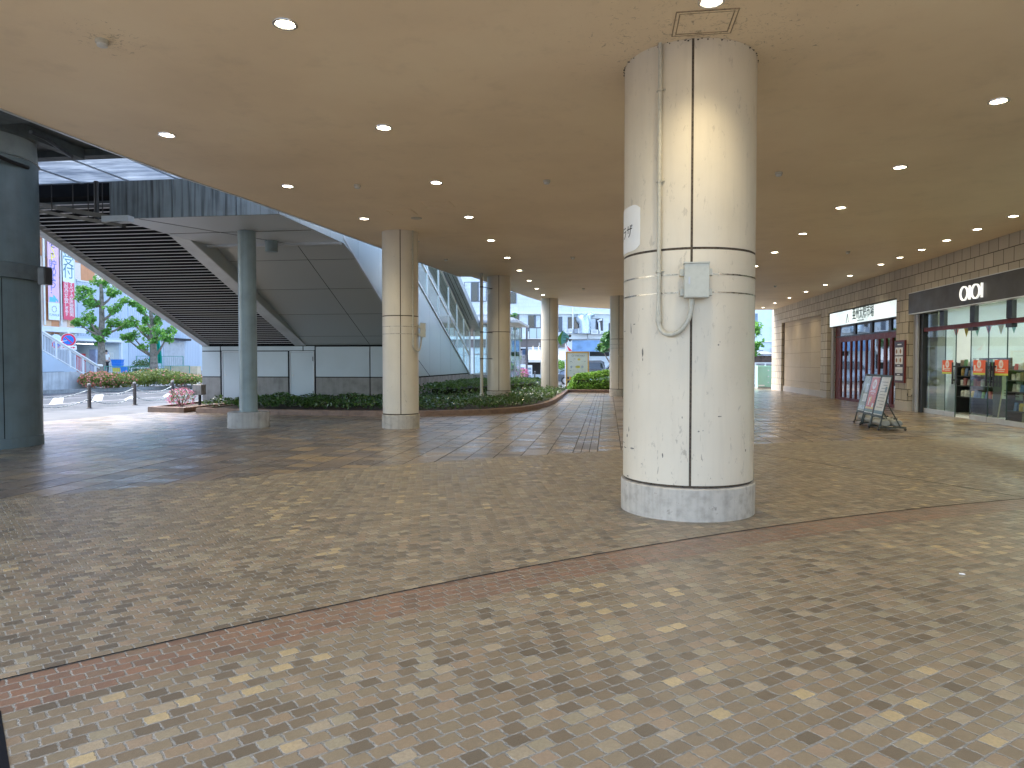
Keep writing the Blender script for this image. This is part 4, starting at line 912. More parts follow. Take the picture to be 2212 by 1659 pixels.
# shop fronts
mSHW = M('shop_wall', (.80, .82, .78), .6, var=.03); mSHF = M('shop_floor', (.55, .54, .50), .3, var=.05)
mTUBE = M('fluorescent_tube', (1, 1, 1), .5, var=0, emit=(.93, 1, .95), estr=1.6)
def tube_lamp(x0, x1, y0, y1, z, lab, grp, en=60):
    t = thing('strip_light', ((x0 + x1) / 2, (y0 + y1) / 2, z), lab, 'strip light', grp)
    b = MB(); b.box(x0 - .03, x1 + .03, y0 - .03, y1 + .03, z, z + .05); b.build('housing', mTRIM, t)
    b = MB(); b.box(x0, x1, y0, y1, z - .03, z - .002); b.build('tube', mTUBE, t)
    if en:
        ad = bpy.data.lights.new('strip', 'AREA'); ad.shape = 'RECTANGLE'; ad.size = max(.05, x1 - x0); ad.size_y = max(.05, y1 - y0); ad.energy = en; ad.color = (.93, 1, .93)
        l = bpy.data.objects.new('lamp', ad); col.objects.link(l); l.parent = t; l.location = (0, 0, -.05)
    return t
# first shop --------------------------------------------------------
sh = thing('convenience_shop', (13, 17, 0), 'bright glass fronted shop with a charcoal fascia at the right edge', 'shop')
b = MB(); b.box(GX, 17, 6, YA1 - .01, .001, .03); b.build('floor', mSHF, sh)
b = MB(); b.box(16.9, 17, 6, YA1 - .01, .03, 3.75); b.box(GX + .12, 16.9, 24.4, YA1 - .01, .03, 3.75); b.box(GX + .1, 16.9, 6, 6.1, .03, 3.75); b.box(GX + .1, 17, 6, YA1 - .01, 3.76, 3.86); b.build('inner_wall', mSHW, sh)
b = MB(); b.box(SX - .10, SX + .10, 5.0, 24.72, 3.19, 3.84); b.build('sign_board', M('charcoal_board', (.035, .033, .032), .45, var=.08, scale=1), sh)
b = MB(); b.box(SX - .11, SX + .10, 5.0, 24.74, 3.842, 3.862); b.box(SX - .10, SX + .08, 5.0, 24.7, 3.165, 3.188); b.build('sign_trim', mTRIM, sh)
# ring and bar lettering: O I O I
mLET = M('lit_letter', (1, 1, 1), .4, var=0, emit=(.95, 1, 1), estr=.12)
def ell(b, yc, zc, ry, rz, w, x):
    n = 40; vs = []
    for i in range(n):
        a = 2 * math.pi * i / n
        for rr in ((ry, rz), (ry - w, rz - w)):
            for xx in (x, x + .05): vs.append((xx, yc + rr[0] * math.cos(a), zc + rr[1] * math.sin(a)))
    fs = []
    for i in range(n):
        k = i * 4; q = ((i + 1) % n) * 4
        fs += [(k, q, q + 2, k + 2), (k + 1, k + 3, q + 3, q + 1), (k, k + 1, q + 1, q), (k + 2, q + 2, q + 3, k + 3)]
    b.add(vs, fs)
LX_ = SX - .17
yl = [Yp(c7(q, 500), LX_)[1] for q in (932, 990, 1004, 1018, 1082, 1098)]
zt, zb_ = 3.70, 3.30
for yc, ry in (((yl[0] + yl[1]) / 2, (yl[0] - yl[1]) / 2), ((yl[3] + yl[4]) / 2, (yl[3] - yl[4]) / 2)):
    b = MB(); ell(b, yc, (zt + zb_) / 2, abs(ry), (zt - zb_) / 2, .030, LX_); b.build('letter_o', mLET, sh, smooth=False)
for yc in (yl[2], yl[5]):
    b = MB(); b.box(LX_, LX_ + .05, yc - .017, yc + .017, zb_ + .01, zt - .01); b.build('letter_i', mLET, sh)
b = MB(); b.box(GX + .15, GX + .4, 23.85, 24.38, .03, 3.75); b.build('inner_pier', M('olive_pier', (.22, .21, .15), .6, var=.1), sh)
# frames
b = MB()
b.box(GX - .08, GX + .08, 24.35, 24.95, 0, 3.19); b.build('end_post', mDARK, sh)
b = MB(); b.box(GX - .16, GX - .10, 24.55, 24.72, 0, 3.19); b.box(GX - .16, GX - .10, 24.80, 24.86, 0, 3.19); b.build('guide_rail', mSTEEL, sh)
b = MB(); b.box(GX - .05, GX + .05, 5.5, 24.35, 2.60, 2.72)
b.build('door_head', mRED, sh)
b = MB()
for p in (815, 1050, 1335):
    y = Yp(c7(p, 640), GX)[1]; b.box(GX - .06, GX + .05, y - .13, y + .13, 2.725, 3.19)
for p in (1040, 1335): y = Yp(c7(p, 740), GX)[1]; b.box(GX - .07, GX + .06, y - .14, y + .14, 2.50, 2.598)
for y in (16.2, 14.2, 12, 10): b.box(GX - .06, GX + .05, y - .1, y + .1, 2.725, 3.19)
b.build_each('transom_post', mDARK, sh)
ys_ = [24.35] + [Yp(c7(p, 1100), GX)[1] for p in (825, 905, 1020, 1155, 1300)]
b = MB()
for a, c in ((ys_[0], ys_[1]), (ys_[1], ys_[2]), (ys_[3], ys_[4]), (ys_[4], ys_[5])): b.box(GX - .006, GX + .006, c + .01, a - .01, .16, 2.598)
for y0, y1 in ((17.3, ys_[5] - .02), (15.3, 17.28), (13.2, 15.28), (11, 13.18), (8, 10.9)): b.box(GX - .005, GX + .007, y0, y1, .14, 2.598)
b.box(GX - .004, GX + .004, 8, 24.3, 2.725, 3.185)
b.build('glass', mGLASS2, sh)
b = MB()
for a, c in ((ys_[0], ys_[1]), (ys_[1], ys_[2]), (ys_[3], ys_[4]), (ys_[4], ys_[5])): b.box(GX - .02, GX + .02, c + .01, a - .01, .012, .158)
b.box(GX - .03, GX + .03, 8, ys_[5] - .02, .012, .138)
b.build('bottom_rail', mTRIM, sh)
b = MB()
for y in ys_[1:]: b.box(GX - .012, GX + .012, y - .01, y + .01, .012, 2.598)
b.build('glass_edge', M('green_glass_edge', (.03, .06, .05), .2, var=0), sh)
for p in (880, 908, 1140, 1172, 1196):
    y = Yp(c7(p, 1150), GX - .08)[1]; b = MB(); b.box(GX - .1, GX - .065, y - .018, y + .018, .98, 1.62); b.box(GX - .07, GX - .01, y - .012, y + .012, 1.08, 1.12); b.box(GX - .07, GX - .01, y - .012, y + .012, 1.48, 1.52); b.build('door_handle', mDARK, sh)
mOR = M('orange_poster', (.80, .14, .05), .5, var=.03); mYG = M('yellow_green_band', (.55, .62, .08), .5, var=0)
for p0, p1 in ((802, 882), (1040, 1132), (1204, 1306)):
    ya, yb = Yp(c7(p0, 1080), GX - .02)[1], Yp(c7(p1, 1080), GX - .02)[1]; zc = 1.50; w = abs(ya - yb)
    b = MB(); b.box(GX - .024, GX - .014, yb, ya, zc - .17, zc + .18, 0)
    b.box(GX - .026, GX - .013, yb, ya, zc - .225, zc - .172, 2)
    b.lathe((0, 0, 0), [(.001, 0), (.5, 0), (.5, .003), (.001, .003)], 24, 1); mm = Matrix.Translation((GX - .0245, (ya + yb) / 2, zc + .065)) @ Matrix.Diagonal((1, w * .34, .22, 1)) @ Matrix.Rotation(R(-90), 4, 'Y'); b.v[-96:] = [mm @ q for q in b.v[-96:]]
    b.text('10', .13, (GX - .031, (ya + yb) / 2 + .07, zc + .02), xd=(0, -1, 0), ext=.001, m=0)
    for k, ww in ((0, .6), (1, .5)): b.box(GX - .0265, GX - .0245, (ya + yb) / 2 - w * ww / 2, (ya + yb) / 2 + w * ww / 2, zc - .08 - k * .045, zc - .06 - k * .045, 1)
    b.box(GX - .0265, GX - .0245, ya - w * .2, ya - w * .08, zc - .12, zc + .04, 1)
    b.build('poster', [mOR, mWBRD, mYG], sh)
for k, (x, y) in enumerate(((11.4, 21.5), (11.4, 18.5), (11.4, 15.2), (14.2, 21.5), (14.2, 18.0), (14.2, 14.0))):
    tube_lamp(x, x + .12, y - 1.1, y + 1.1, 3.66, 'white strip light on the ceiling inside the bright glass fronted shop', 'strip lights inside the shop', 13)
# shelves with goods
gcol = [(.62, .08, .06), (.75, .72, .66), (.70, .50, .12), (.12, .22, .45), (.45, .12, .10), (.60, .60, .58), (.15, .35, .12), (.30, .22, .14), (.8, .78, .7), (.5, .45, .4)]
gm = [M('packet_print_%d' % i, c, .35, var=.25, scale=14) for i, c in enumerate(gcol)]
packs = []
for i in range(10):
    b = MB(); h = .16; w = .12; d = .07
    if i % 3 == 0: b.hexa([(-w / 2, -d / 2, 0), (w / 2, -d / 2, 0), (w / 2, d / 2, 0), (-w / 2, d / 2, 0), (-w / 2, -.008, h), (w / 2, -.008, h), (w / 2, .008, h), (-w / 2, .008, h)])
    elif i % 3 == 1: b.bbox(-w / 2, w / 2, -d / 2, d / 2, 0, h, .01)
    else: b.lathe((0, 0, 0), [(.045, 0), (.05, .01), (.05, h - .04), (.03, h - .01), (.03, h)], 12)
    me_o = b.build('snack_packet', gm[i], label='packaged food on the shelves inside the bright glass fronted shop', cat='packet', group='packets on the shop shelves', org=(0, 0, 0)); packs.append(me_o)
used = set()
def put(x, y, z, rz=0, s=1):
    i = random.randrange(10)
    if i not in used: o = packs[i]; used.add(i)
    else: o = packs[i].copy(); col.objects.link(o)
    o.location = (x, y, z); o.rotation_euler = (0, 0, rz); o.scale = (s, s, s * random.uniform(.85, 1.2))
mSHELF = M('shelf_black', (.03, .03, .03), .5, var=.1); mSHELW = M('shelf_white', (.65, .65, .62), .5, var=.05)
def shelf(x, y0, y1, d, hs, label, mat, back=True):
    t = thing('display_shelf', (x, (y0 + y1) / 2, .03), label, 'shelf')
    b = MB(); b.box(x + d - .02, x + d, y0 - .02, y1 + .02, .03, hs[-1] + .25); b.box(x, x + d - .02, y0 - .02, y0, .03, hs[-1] + .1); b.box(x, x + d - .02, y1, y1 + .02, .03, hs[-1] + .1); b.build('frame', mat, t)
    for h in hs:
        b = MB(); b.box(x, x + d - .021, y0, y1, h - .03, h); b.build('shelf_board', mat, t)
        y = y0 + .1
        while y < y1 - .08:
            put(x + .10, y, h + .001, R(90) + random.uniform(-.15, .15), random.uniform(1.05, 1.3)); y += random.uniform(.17, .24)
    return t
yS1 = Yp(c7(915, 1000), 11.0)[1]; yS0 = Yp(c7(1330, 1000), 11.0)[1]
shelf(11.0, yS0 + .9, yS1, .5, [.55, .9, 1.2, 1.5], 'black tiered shelf of snack packets behind the open glass door', mSHELF)
shelf(10.45, 17.0, Yp(c7(1318, 1100), 10.5)[1], .5, [.35, .85, 1.15, 1.42], 'black shelf unit close behind the rightmost glass pane', mSHELF)
shelf(12.4, 19.6, 23.0, .5, [.45, .8, 1.1, 1.4, 1.65], 'middle gondola shelf of packets seen through the shop doors', mSHELF)
shelf(13.6, 17.5, 23.6, .5, [1.0, 1.4, 1.75], 'pale wall shelf of boxes at the back of the bright shop', mSHELW)
b = MB(); b.box(10.36, 10.38, 17.2, 18.5, 1.60, 1.93, 0); b.text('ギネス', .13, (10.355, 18.3, 1.78), xd=(0, -1, 0), ext=.001, m=1)
b.box(10.355, 10.36, 18.33, 18.46, 1.66, 1.86, 2); b.box(10.355, 10.36, 17.3, 18.2, 1.68, 1.70, 1); b.box(10.355, 10.36, 17.3, 18.2, 1.72, 1.74, 1)
b.build('notice_board', [M('navy_board', (.02, .03, .08), .4, var=0), mWBRD, gm[2]], label='navy notice board with white katakana above the right hand shelf', cat='notice')
t = thing('sandwich_board', (10.55, 20.6, .03), 'pale green easel board reading OPEN inside the shop doorway', 'sign')
b = MB(); b.beam((10.62, 21.1, .03), (10.75, 21.02, 1.25), .04, .03); b.beam((10.62, 19.9, .03), (10.75, 19.98, 1.25), .04, .03); b.beam((10.98, 21.05, .03), (10.77, 21.0, 1.2), .035, .025); b.beam((10.98, 19.95, .03), (10.77, 20.0, 1.2), .035, .025); b.build('leg', M('pale_wood', (.42, .36, .22), .6), t)
b = MB(); b.box(10.66, 10.68, 20.02, 20.98, .62, 1.24, 0); b.text('OPEN', .2, (10.655, 20.8, .98), xd=(0, -1, 0), ext=.001, m=1)
for k in range(3): b.box(10.655, 10.66, 20.15, 20.85, .70 + k * .07, .725 + k * .07, 1)
b.build('panel', [M('mint_board', (.42, .52, .40), .5, var=.04), mJOINT], t)
b = MB()
for i in range(9):
    y = 23.4 - i * .62; b.add([(10.5, y, 2.62), (10.5, y - .3, 2.62), (10.5, y - .15, 2.36)], [(0, 1, 2)], i % 3)
b.tube([(10.5, 23.6, 2.63), (10.5, 18.2, 2.63)], .008, 5, 3); b.build('pennant_string', [M('pennant_red', (.6, .08, .06), .6, var=0), M('pennant_yellow', (.7, .6, .12), .6, var=0), M('pennant_green', (.1, .4, .15), .6, var=0), mDARK], label='string of small coloured pennants hung inside the shop above the doors', cat='bunting')
t = thing('shopping_cart', (10.9, 19.0, .03), 'wire shopping cart half seen at the right end of the shop glass', 'cart')
b = MB()
for y in (18.75, 19.25):
    b.tube([(10.7, y, .14), (11.3, y, .16)], .012, 6); b.tube([(11.3, y, .16), (11.2, y, .55), (10.65, y, .95)], .012, 6)
b.build('frame', mSTEEL, t)
b = MB()
for k in range(7):
    z = .55 + k * .055; b.tube([(10.68, 18.77, z), (11.35, 18.8, z), (11.35, 19.2, z), (10.68, 19.23, z)], .005, 4)
b.build('basket', mSTEEL, t)
for x in (10.72, 11.28):
    for y in (18.75, 19.25): b = MB(); b.tube([(x, y - .015, .085), (x, y + .015, .085)], .055, 12); b.build('wheel', mDARK, t)
# second shop --------------------------------------------------------
rs = thing('restaurant_front', (10.3, 30, 0), 'restaurant front with dark red slatted doors under a white lightbox', 'shop')
b = MB(); b.box(SX + .02, SX + .24, YB0 + .03, YB1 - .33, 3.18, 3.79); b.build('sign_housing', mDARK, rs)
b = MB(); b.box(SX + .005, SX + .019, YB0 + .05, YB1 - .35, 3.2, 3.77)
b.build('sign_face', M('lightbox_face', (.85, .9, .88), .25, var=.03, scale=1, emit=(.80, .95, .92), estr=.15, coat=.5), rs)
b = MB(); ty = Yp(c6(1165, 340), SX)[1]; te = Yp(c6(1385, 320), SX)[1]; sc_ = (ty - te) / 5.95
b.text('亜州太陽市場', sc_ * .98, (0, 0, 0), ext=.002, m=0, bold=.004, warp=lambda co: Vector((SX - .002 + co.z, ty - co.x, 3.385 + co.y * 1.28)))
b.text('ASIA TAIYO MARKET', .08, (SX - .002, (ty + te) / 2 + .6, 3.25), xd=(0, -1, 0), ext=.002, m=0)
b.build('sign_lettering', M('dark_green_ink', (.03, .06, .055), .5, var=0), rs)
b = MB(); yy = ty + .45; b.beam((SX + .002, yy, 3.28), (SX + .002, yy + .12, 3.62), .004, .07); b.beam((SX + .002, yy + .3, 3.28), (SX + .002, yy + .12, 3.62), .004, .07); b.box(SX + .0, SX + .004, yy - .1, yy + .4, 3.27, 3.285); b.build('sign_emblem', M('pale_grey_print', (.5, .58, .57), .5, var=0), rs)
b = MB(); b.box(GX + .1, 16, YB0, YB1 - .01, .001, .03); b.build('floor', mSHF, rs)
b = MB(); b.box(15.9, 16, YB0, YB1 - .01, .03, 3.75); b.box(GX + .2, 15.9, YB1 - .1, YB1 - .01, .03, 3.75); b.box(GX + .2, 15.9, YB0, YB0 + .1, .03, 3.75); b.box(GX + .2, 16, YB0, YB1 - .01, 3.77, 3.84); b.build('inner_wall', M('restaurant_wall', (.30, .27, .24), .7, var=.1), rs)
b = MB(); b.box(GX - .12, GX - .05, YB1 - .30, YB1 - .12, 0, 3.18); b.box(GX - .12, GX - .08, YB1 - .10, YB1 - .03, 0, 3.18); b.build('guide_rail', mSTEEL, rs)
b = MB(); b.box(GX, GX + .12, YB1 - .9, YB1 - .3, 0, 3.18); b.box(GX - .02, GX + .1, YB0, YB1 - .9, 2.5, 2.72); b.build('door_head', mRED, rs)
b = MB()
yd = YB1 - .9
for k, p in enumerate((1050, 1095, 1150, 1200, 1250, 1305, 1360, 1370, 1430, 1490, 1550)):
    y = Yp(c6(p, 900), GX)[1]; b.box(GX - .03, GX + .06, y - .05, y + .05, .12, 2.5)
for y in (27.6, 27.0, 26.4): b.box(GX - .03, GX + .06, y - .05, y + .05, .12, 2.5)
b.box(GX - .03, GX + .06, YB0, yd, .0, .12)
b.build('door_slat', mRED, rs)
b = MB()
for p in (1195, 1362, 1552): y = Yp(c6(p, 470), GX)[1]; b.box(GX - .03, GX + .08, y - .12, y + .12, 2.73, 3.18)
b.box(GX - .035, GX + .09, YB0, YB1 - .3, 2.725, 2.77); b.build_each('transom_post', mDARK, rs)
b = MB(); b.box(GX + .01, GX + .018, YB0 + .02, yd + .55, .12, 2.5); b.box(GX + .01, GX + .018, YB0 + .02, yd + .55, 2.73, 3.17); b.build('glass', glass_mat('mirror_glass', (.45, .5, .5), .35), rs)
tube_lamp(12.5, 12.6, 28.5, 30.5, 3.6, 'warm strip light inside the restaurant behind the red slatted doors', None, 12)
# menu case on the pilaster
t = thing('menu_case', (SX - .05, 25.45, .9), 'dark red framed menu display case on the stone pier between the two shops', 'menu board')
b = MB(); b.box(SX - .07, SX - .013, 25.06, 25.90, .93, 2.36); b.build('frame', mRED, t)
b = MB(); b.box(SX - .074, SX - .071, 25.12, 25.84, .98, 2.31); b.build('backing', M('menu_dark', (.03, .015, .015), .4, var=0), t)
for i, (y0, y1, z0, z1, m) in enumerate(((25.18, 25.50, 1.86, 2.12, 0), (25.52, 25.80, 1.86, 2.12, 0), (25.18, 25.50, 1.56, 1.82, 0), (25.52, 25.80, 1.56, 1.82, 0), (25.18, 25.78, 1.26, 1.46, 0), (25.18, 25.78, 1.02, 1.16, 0))):
    b = MB(); b.box(SX - .079, SX - .0745, y0, y1, z0, z1, 0)
    if i < 4: b.ball((SX - .08, (y0 + y1) / 2 + .02, (z0 + z1) / 2), (.003, .07, .08), 10, 1)
    else:
        for k in range(4): b.box(SX - .0805, SX - .0792, y0 + .04, y1 - .04, z0 + .02 + k * .03, z0 + .028 + k * .03, 2)
    b.build('menu_sheet', [mWBRD, M('food_photo', (.35, .16, .06), .5, var=.4, scale=30), mINKG], t)
b = MB(); b.box(SX - .0785, SX - .0745, 25.3, 25.62, 2.2, 2.24); b.box(SX - .0785, SX - .0745, 25.4, 25.62, 1.49, 1.52); b.box(SX - .0785, SX - .0745, 25.4, 25.62, 1.19, 1.22); b.build('lettering', mWBRD, t)
t = thing('power_outlet', (9.98, YA1 - .03, .55), 'grey outdoor power outlet with a looped cable low on the stone pier', 'power outlet')
b = MB(); b.bbox(9.9, 10.04, YA1 - .09, YA1 - .001, .56, .74, .008); b.build('box', mPIPE, t)
b = MB(); b.tube([(9.94, YA1 - .04, .57), (9.9, YA1 - .05, .5), (9.84, YA1 - .04, .49), (9.80, YA1 - .02, .52), (9.79, YA1 - .015, .6)], .008, 6); b.build('cable', mDARK, t, smooth=True)
# ------------------------------------------------------------------ the three poster stands
mFR = M('stand_frame', (.05, .065, .06), .4, .3, var=.05); mTANK = M('water_tank_plastic', (.30, .31, .29), .45, var=.12, scale=8)
def stand(x, y, label, kind):
    """seen from the left; poster faces -X and leans back towards +X"""
    t = thing('poster_stand', (x, y, 0.012), label, 'poster stand', 'poster stands outside the shops')
    L = .60; y0, y1 = y - L / 2, y + L / 2; lean = .27 / 1.22; z0 = .012
    def q(s, h): return (x + .03 + lean * h, y0 + L * s, z0 + .07 + h)
    b = MB(); n_ = (1, 0, -.22)
    for s in (0, 1): b.beam(q(s, 0), q(s, 1.22), .035, .025)
    b.beam(q(0, 1.205), q(1, 1.205), .03, .05, up=(lean, 0, 1)); b.beam(q(0, .25), q(1, .25), .03, .05, up=(lean, 0, 1)); b.build('frame', mFR, t)
    b = MB()
    for s in (0, 1): b.beam((x, y0 + L * s, z0 + .07), (x + .62, y0 + L * s, z0 + .07), .03, .025); b.beam((x + .5, y0 + L * s, z0 + .07), q(s, .62), .02, .02)
    b.beam((x + .6, y0, z0 + .07), (x + .6, y1, z0 + .07), .03, .025); b.build('base', mFR, t)
    for s in (0, 1):
        for xx in (x + .01, x + .6):
            b = MB(); b.tube([(xx, y0 + L * s - .012, z0 + .028), (xx, y0 + L * s + .012, z0 + .028)], .027, 12); b.build('caster', mDARK, t, smooth=True)
    b = MB()
    a, c, d, e = q(.04, .28), q(.96, .28), q(.96, 1.18), q(.04, 1.18); off = Vector((-.004, 0, .001))
    def pan(s0, s1, h0, h1, m, k=1): b.add([Vector(q(s, h)) + off * k for s, h in ((s1, h0), (s0, h0), (s0, h1), (s1, h1))], [(0, 1, 2, 3)], m)
    V = (MB, 0)
    v = [Vector(q(s, h)) for s, h in ((.04, .28), (.96, .28), (.96, 1.18), (.04, 1.18))]; b.hexa([p + off for p in v] + [p - off for p in v], 0)
    if kind == 0:
        pan(.06, .94, .3, 1.16, 1, 1.6)
        pan(.25, .7, .52, .72, 0, 2.2); pan(.3, .6, .75, .98, 3, 2.2); pan(.1, .9, .32, .42, 3, 2.2)
        for k in range(5): pan(.3, .66, .55 + k * .03, .557 + k * .03, 2, 2.8)
    elif kind == 1:
        pan(.06, .94, .3, 1.16, 4, 1.6); pan(.06, .94, .38, .42, 5, 2.2); pan(.06, .94, .3, .37, 6, 2.2)
        m_ = Vector(q(.5, .98)); vs = [];
        for i in range(20):
            an = i * math.pi / 10; vs.append(m_ + off * 2.4 + Vector((lean, 0, 1)) * .125 * math.sin(an) + Vector((0, 1, 0)) * .125 * math.cos(an))
        b.add(vs, [tuple(range(20))[::-1]], 0)
        b.text('10', .17, Vector(q(.5, .93)) + Vector((-.016, .10, 0)), xd=(0, -1, 0), up=(lean, 0, 1), ext=.001, m=4)
        for h, w in ((.82, .5), (.79, .6), (.74, .3)): pan(.5 - w / 2, .5 + w / 2, h, h + .012, 0, 2.4)
        pan(.62, .72, .46, .66, 0, 2.4); pan(.48, .6, .54, .68, 5, 2.4); pan(.12, .3, .42, .52, 0, 2.4)
    else:
        pan(.06, .94, .3, 1.16, 0, 1.6); pan(.06, .94, .3, .38, 7, 2.2)
        for k in range(9): pan(.2, .2 + random.uniform(.35, .65), .45 + k * .075, .465 + k * .075, 2, 2.2)
        pan(.15, .35, .82, .95, 7, 2.3)
    b.build('poster', [mWBRD, M('photo_green', (.25, .27, .17), .4, var=.4, scale=7), mINKG, M('photo_grey', (.45, .50, .52), .4, var=.4, scale=9), M('poster_red', (.62, .10, .05), .4, var=.03), M('poster_yellow', (.75, .5, .08), .4, var=0), M('poster_green', (.12, .18, .08), .4, var=0), M('poster_blue', (.14, .26, .33), .4, var=0)], t)
    b = MB(); b.add([Vector(p) + off * 5 for p in (q(.95, .29), q(.05, .29), q(.05, 1.17), q(.95, 1.17))], [(0, 1, 2, 3)]); b.build('cover_sheet', glass_mat('cover_film', (.97, .98, .98), .02, .10), t)
    for k in ((.17, .45) if kind < 2 else (.15, .42)):
        w = thing('weight_tank', (x + k + .03, y, z0 + .09), 'x', 'weight', 'grey water tank weights on the poster stands')
        w['label'] = 'grey plastic water weight lying on the base of the ' + ('left', 'middle orange', 'right')[kind] + ' poster stand'
        b = MB(); cx, cz = x + k + .03, z0 + .084
        b.lathe((0, 0, 0), [(.001, -.27), (.10, -.265), (.125, -.22), (.13, 0), (.125, .22), (.10, .265), (.001, .27)], 20)
        mm = Matrix.Translation((cx, y, cz + .085)) @ Matrix.Diagonal((1, 1, .68, 1)) @ Matrix.Rotation(R(90), 4, 'X'); b.v = [mm @ v_ for v_ in b.v]
        for v_ in b.v: v_.z = max(v_.z, cz)
        b.build('tank', mTANK, w, smooth=True)
        b = MB(); b.lathe((cx, y - .12, cz + .165), [(.045, 0), (.045, .03), (.03, .035), (.001, .035)], 14); b.build('cap', mDARK, w, smooth=True)
        b = MB(); b.tube([(cx, y - .02, cz + .16), (cx, y + .02, cz + .20), (cx, y + .12, cz + .20), (cx, y + .16, cz + .16)], .014, 8); b.build('grip', mTANK, w, smooth=True)
    return t
stand(6.47, 19.55, 'left poster stand with a pale photo poster, leaning back on its wheeled base', 0)
stand(6.36, 18.75, 'middle poster stand with an orange red poster and a white circle', 1)
stand(6.30, 17.95, 'right poster stand with a white text poster, nearest of the three', 2)
z1 = crop(150, 950, .3165)   # remeasure crops used below
# ------------------------------------------------------------------ left background: department store wall with loading bay
FX = -44.0
def F_(p): q = gx(*p, FX); return q.y, q.z
mCORR = NT('corrugated_wall'); p_ = mCORR.pos(); X_, Y_, Z_ = mCORR.sep(p_)
cs = mCORR.math('SINE', mCORR.math('MULTIPLY', Y_, 21.0)); mCORR.l(mCORR.mix(mCORR.ramp(mCORR.noise(p_, .4, 3), [(.3, 0), (.7, .3)]), (.42, .50, .60), (.50, .58, .66)), mCORR.b.inputs['Base Color']); mCORR.b.inputs['Roughness'].default_value = .45; mCORR.bump(cs, .6, .03)
mCOR = mCORR.m
mBLUEP = M('pale_blue_panel', (.48, .57, .66), .5, var=.05, scale=.5)
bay0, bayz1 = F_(z1(470, 1240)); bay1 = F_(z1(1010, 1250))[0]; bayz0 = .80
st = thing('store_building', (-46, 60, .13), 'pale blue corrugated store building with orange and beige panels and a loading bay', 'building')
b = MB(); b.box(FX - 12, FX, 20, bay0, .13, 3.75); b.box(FX - 12, FX, bay1, 78, .13, 3.75); b.box(FX - 12, FX, bay0, bay1, bayz1, 3.75); b.box(FX - 12, FX, bay0, bay1, .13, bayz0); b.box(FX - 12, FX, 20, 78, 3.75, 22)
b.build('wall', mBLUEP, st)
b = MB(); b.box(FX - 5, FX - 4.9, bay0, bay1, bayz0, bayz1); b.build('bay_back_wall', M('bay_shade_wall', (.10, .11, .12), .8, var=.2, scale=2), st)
b = MB(); y0 = F_(z1(470, 600))[0]
b.box(FX, FX + .05, y0 + .1, y0 + 6.2, 3.9, 8.45); b.box(FX, FX + .05, bay1 + 1.2, 72, .9, 8.4); b.build('corrugated_cladding', mCOR, st)
b = MB(); b.box(FX, FX + .3, bay0 - .3, bay1 + .2, bayz1 + .02, bayz1 + .22); b.box(FX, FX + .12, y0, 72, 8.46, 8.56); b.box(FX, FX + .12, bay1 + .1, bay1 + .25, .13, bayz1); b.build('trim', mWALLW, st)
oc = [M('panel_orange', (.58, .26, .12), .6, var=.04), M('panel_cream', (.72, .62, .54), .6, var=.04), M('panel_tan', (.66, .44, .28), .6, var=.04)]
b = MB(); rr_ = random.Random(3); ya = 46.5; 
seq = [0, 1, 2, 1, 0, 1, 2, 0, 1, 2, 1, 0]
yy = y0 - 8.5; k = 0
edges = [y0 - 8.5 + i * .82 for i in range(16)]
for r_, (za, zb2) in enumerate(((8.58, 9.95), (9.99, 11.4), (11.44, 12.9), (12.94, 14.4))):
    for i, (a, c) in enumerate(zip(edges, edges[1:])): b.box(FX + .0, FX + .06, a + .01, c - .01, za, zb2, seq[(i + r_ * 2) % 12])
for r_, (za, zb2) in enumerate(((3.9, 4.95), (4.97, 6.4), (6.43, 7.6), (7.63, 8.56))):
    for i, (a, c) in enumerate(zip(edges, edges[1:])):
        if c < y0 + .05: b.box(FX + .0, FX + .06, a + .01, c - .01, za, zb2, seq[(i + r_ * 5) % 12])
b.build('colour_panel', oc, st)
b = MB()
for p in (z1(30, 0), z1(238, 0), z1(408, 0)):
    y = F_(p)[0]; b.tube([(FX + .25, y, 4.6), (FX + .25, y, 14)], .07, 8)
b.build('banner_post', mTRIM, st)
b = MB(); a = F_(z1(60, 1040)); c = F_(z1(460, 1060)); b.box(FX, FX + 1.0, a[0] - 4, c[0], 4.05, 4.45); b.build('entrance_canopy', mWALLW, st)
b = MB(); b.box(FX, FX + .08, a[0] - 4, c[0] - .2, 1.0, 3.9)
b.build('entrance_wall', M('grey_siding', (.30, .33, .35), .6, var=.1), st)
b = MB()
for i in range(6): y = a[0] - 2 + i * 1.0; b.box(FX + .09, FX + .13, y, y + .05, 2.6, 4.0)
b.build('mullion', mWALLW, st)
b = MB(); ys0, ys1 = F_(z1(1550, 1400))[0], F_(z1(1810, 1400))[0]; b.box(FX + .06, FX + .12, ys0, ys1, .9, F_(z1(1700, 1265))[1]); b.build('shutter', M('grey_shutter', (.42, .45, .48), .5, var=.08), st)
b = MB(); b.box(FX + .06, FX + .7, ys0 - .4, ys1 + .3, F_(z1(1700, 1235))[1], F_(z1(1700, 1215))[1] + .05); b.build('shutter_hood', mDARK, st)
b = MB(); b.box(FX - .05, FX + 3.5, 50, 71, .13, .78); b.build('loading_dock', mCONC2, st)
for (u, v, w) in ((480, 1238, 165), (630, 1250, 90), (840, 1242, 95)):
    q0, q1 = gx(*z1(u, v), FX - 1.5), gx(*z1(u + w, v), FX - 1.5)
    tube_lamp(FX - 1.56, FX - 1.44, q0.y, q1.y, min(q0.z, bayz1 - .15), 'white strip light glowing under the ceiling of the loading bay', 'strip lights in the loading bay', 4)
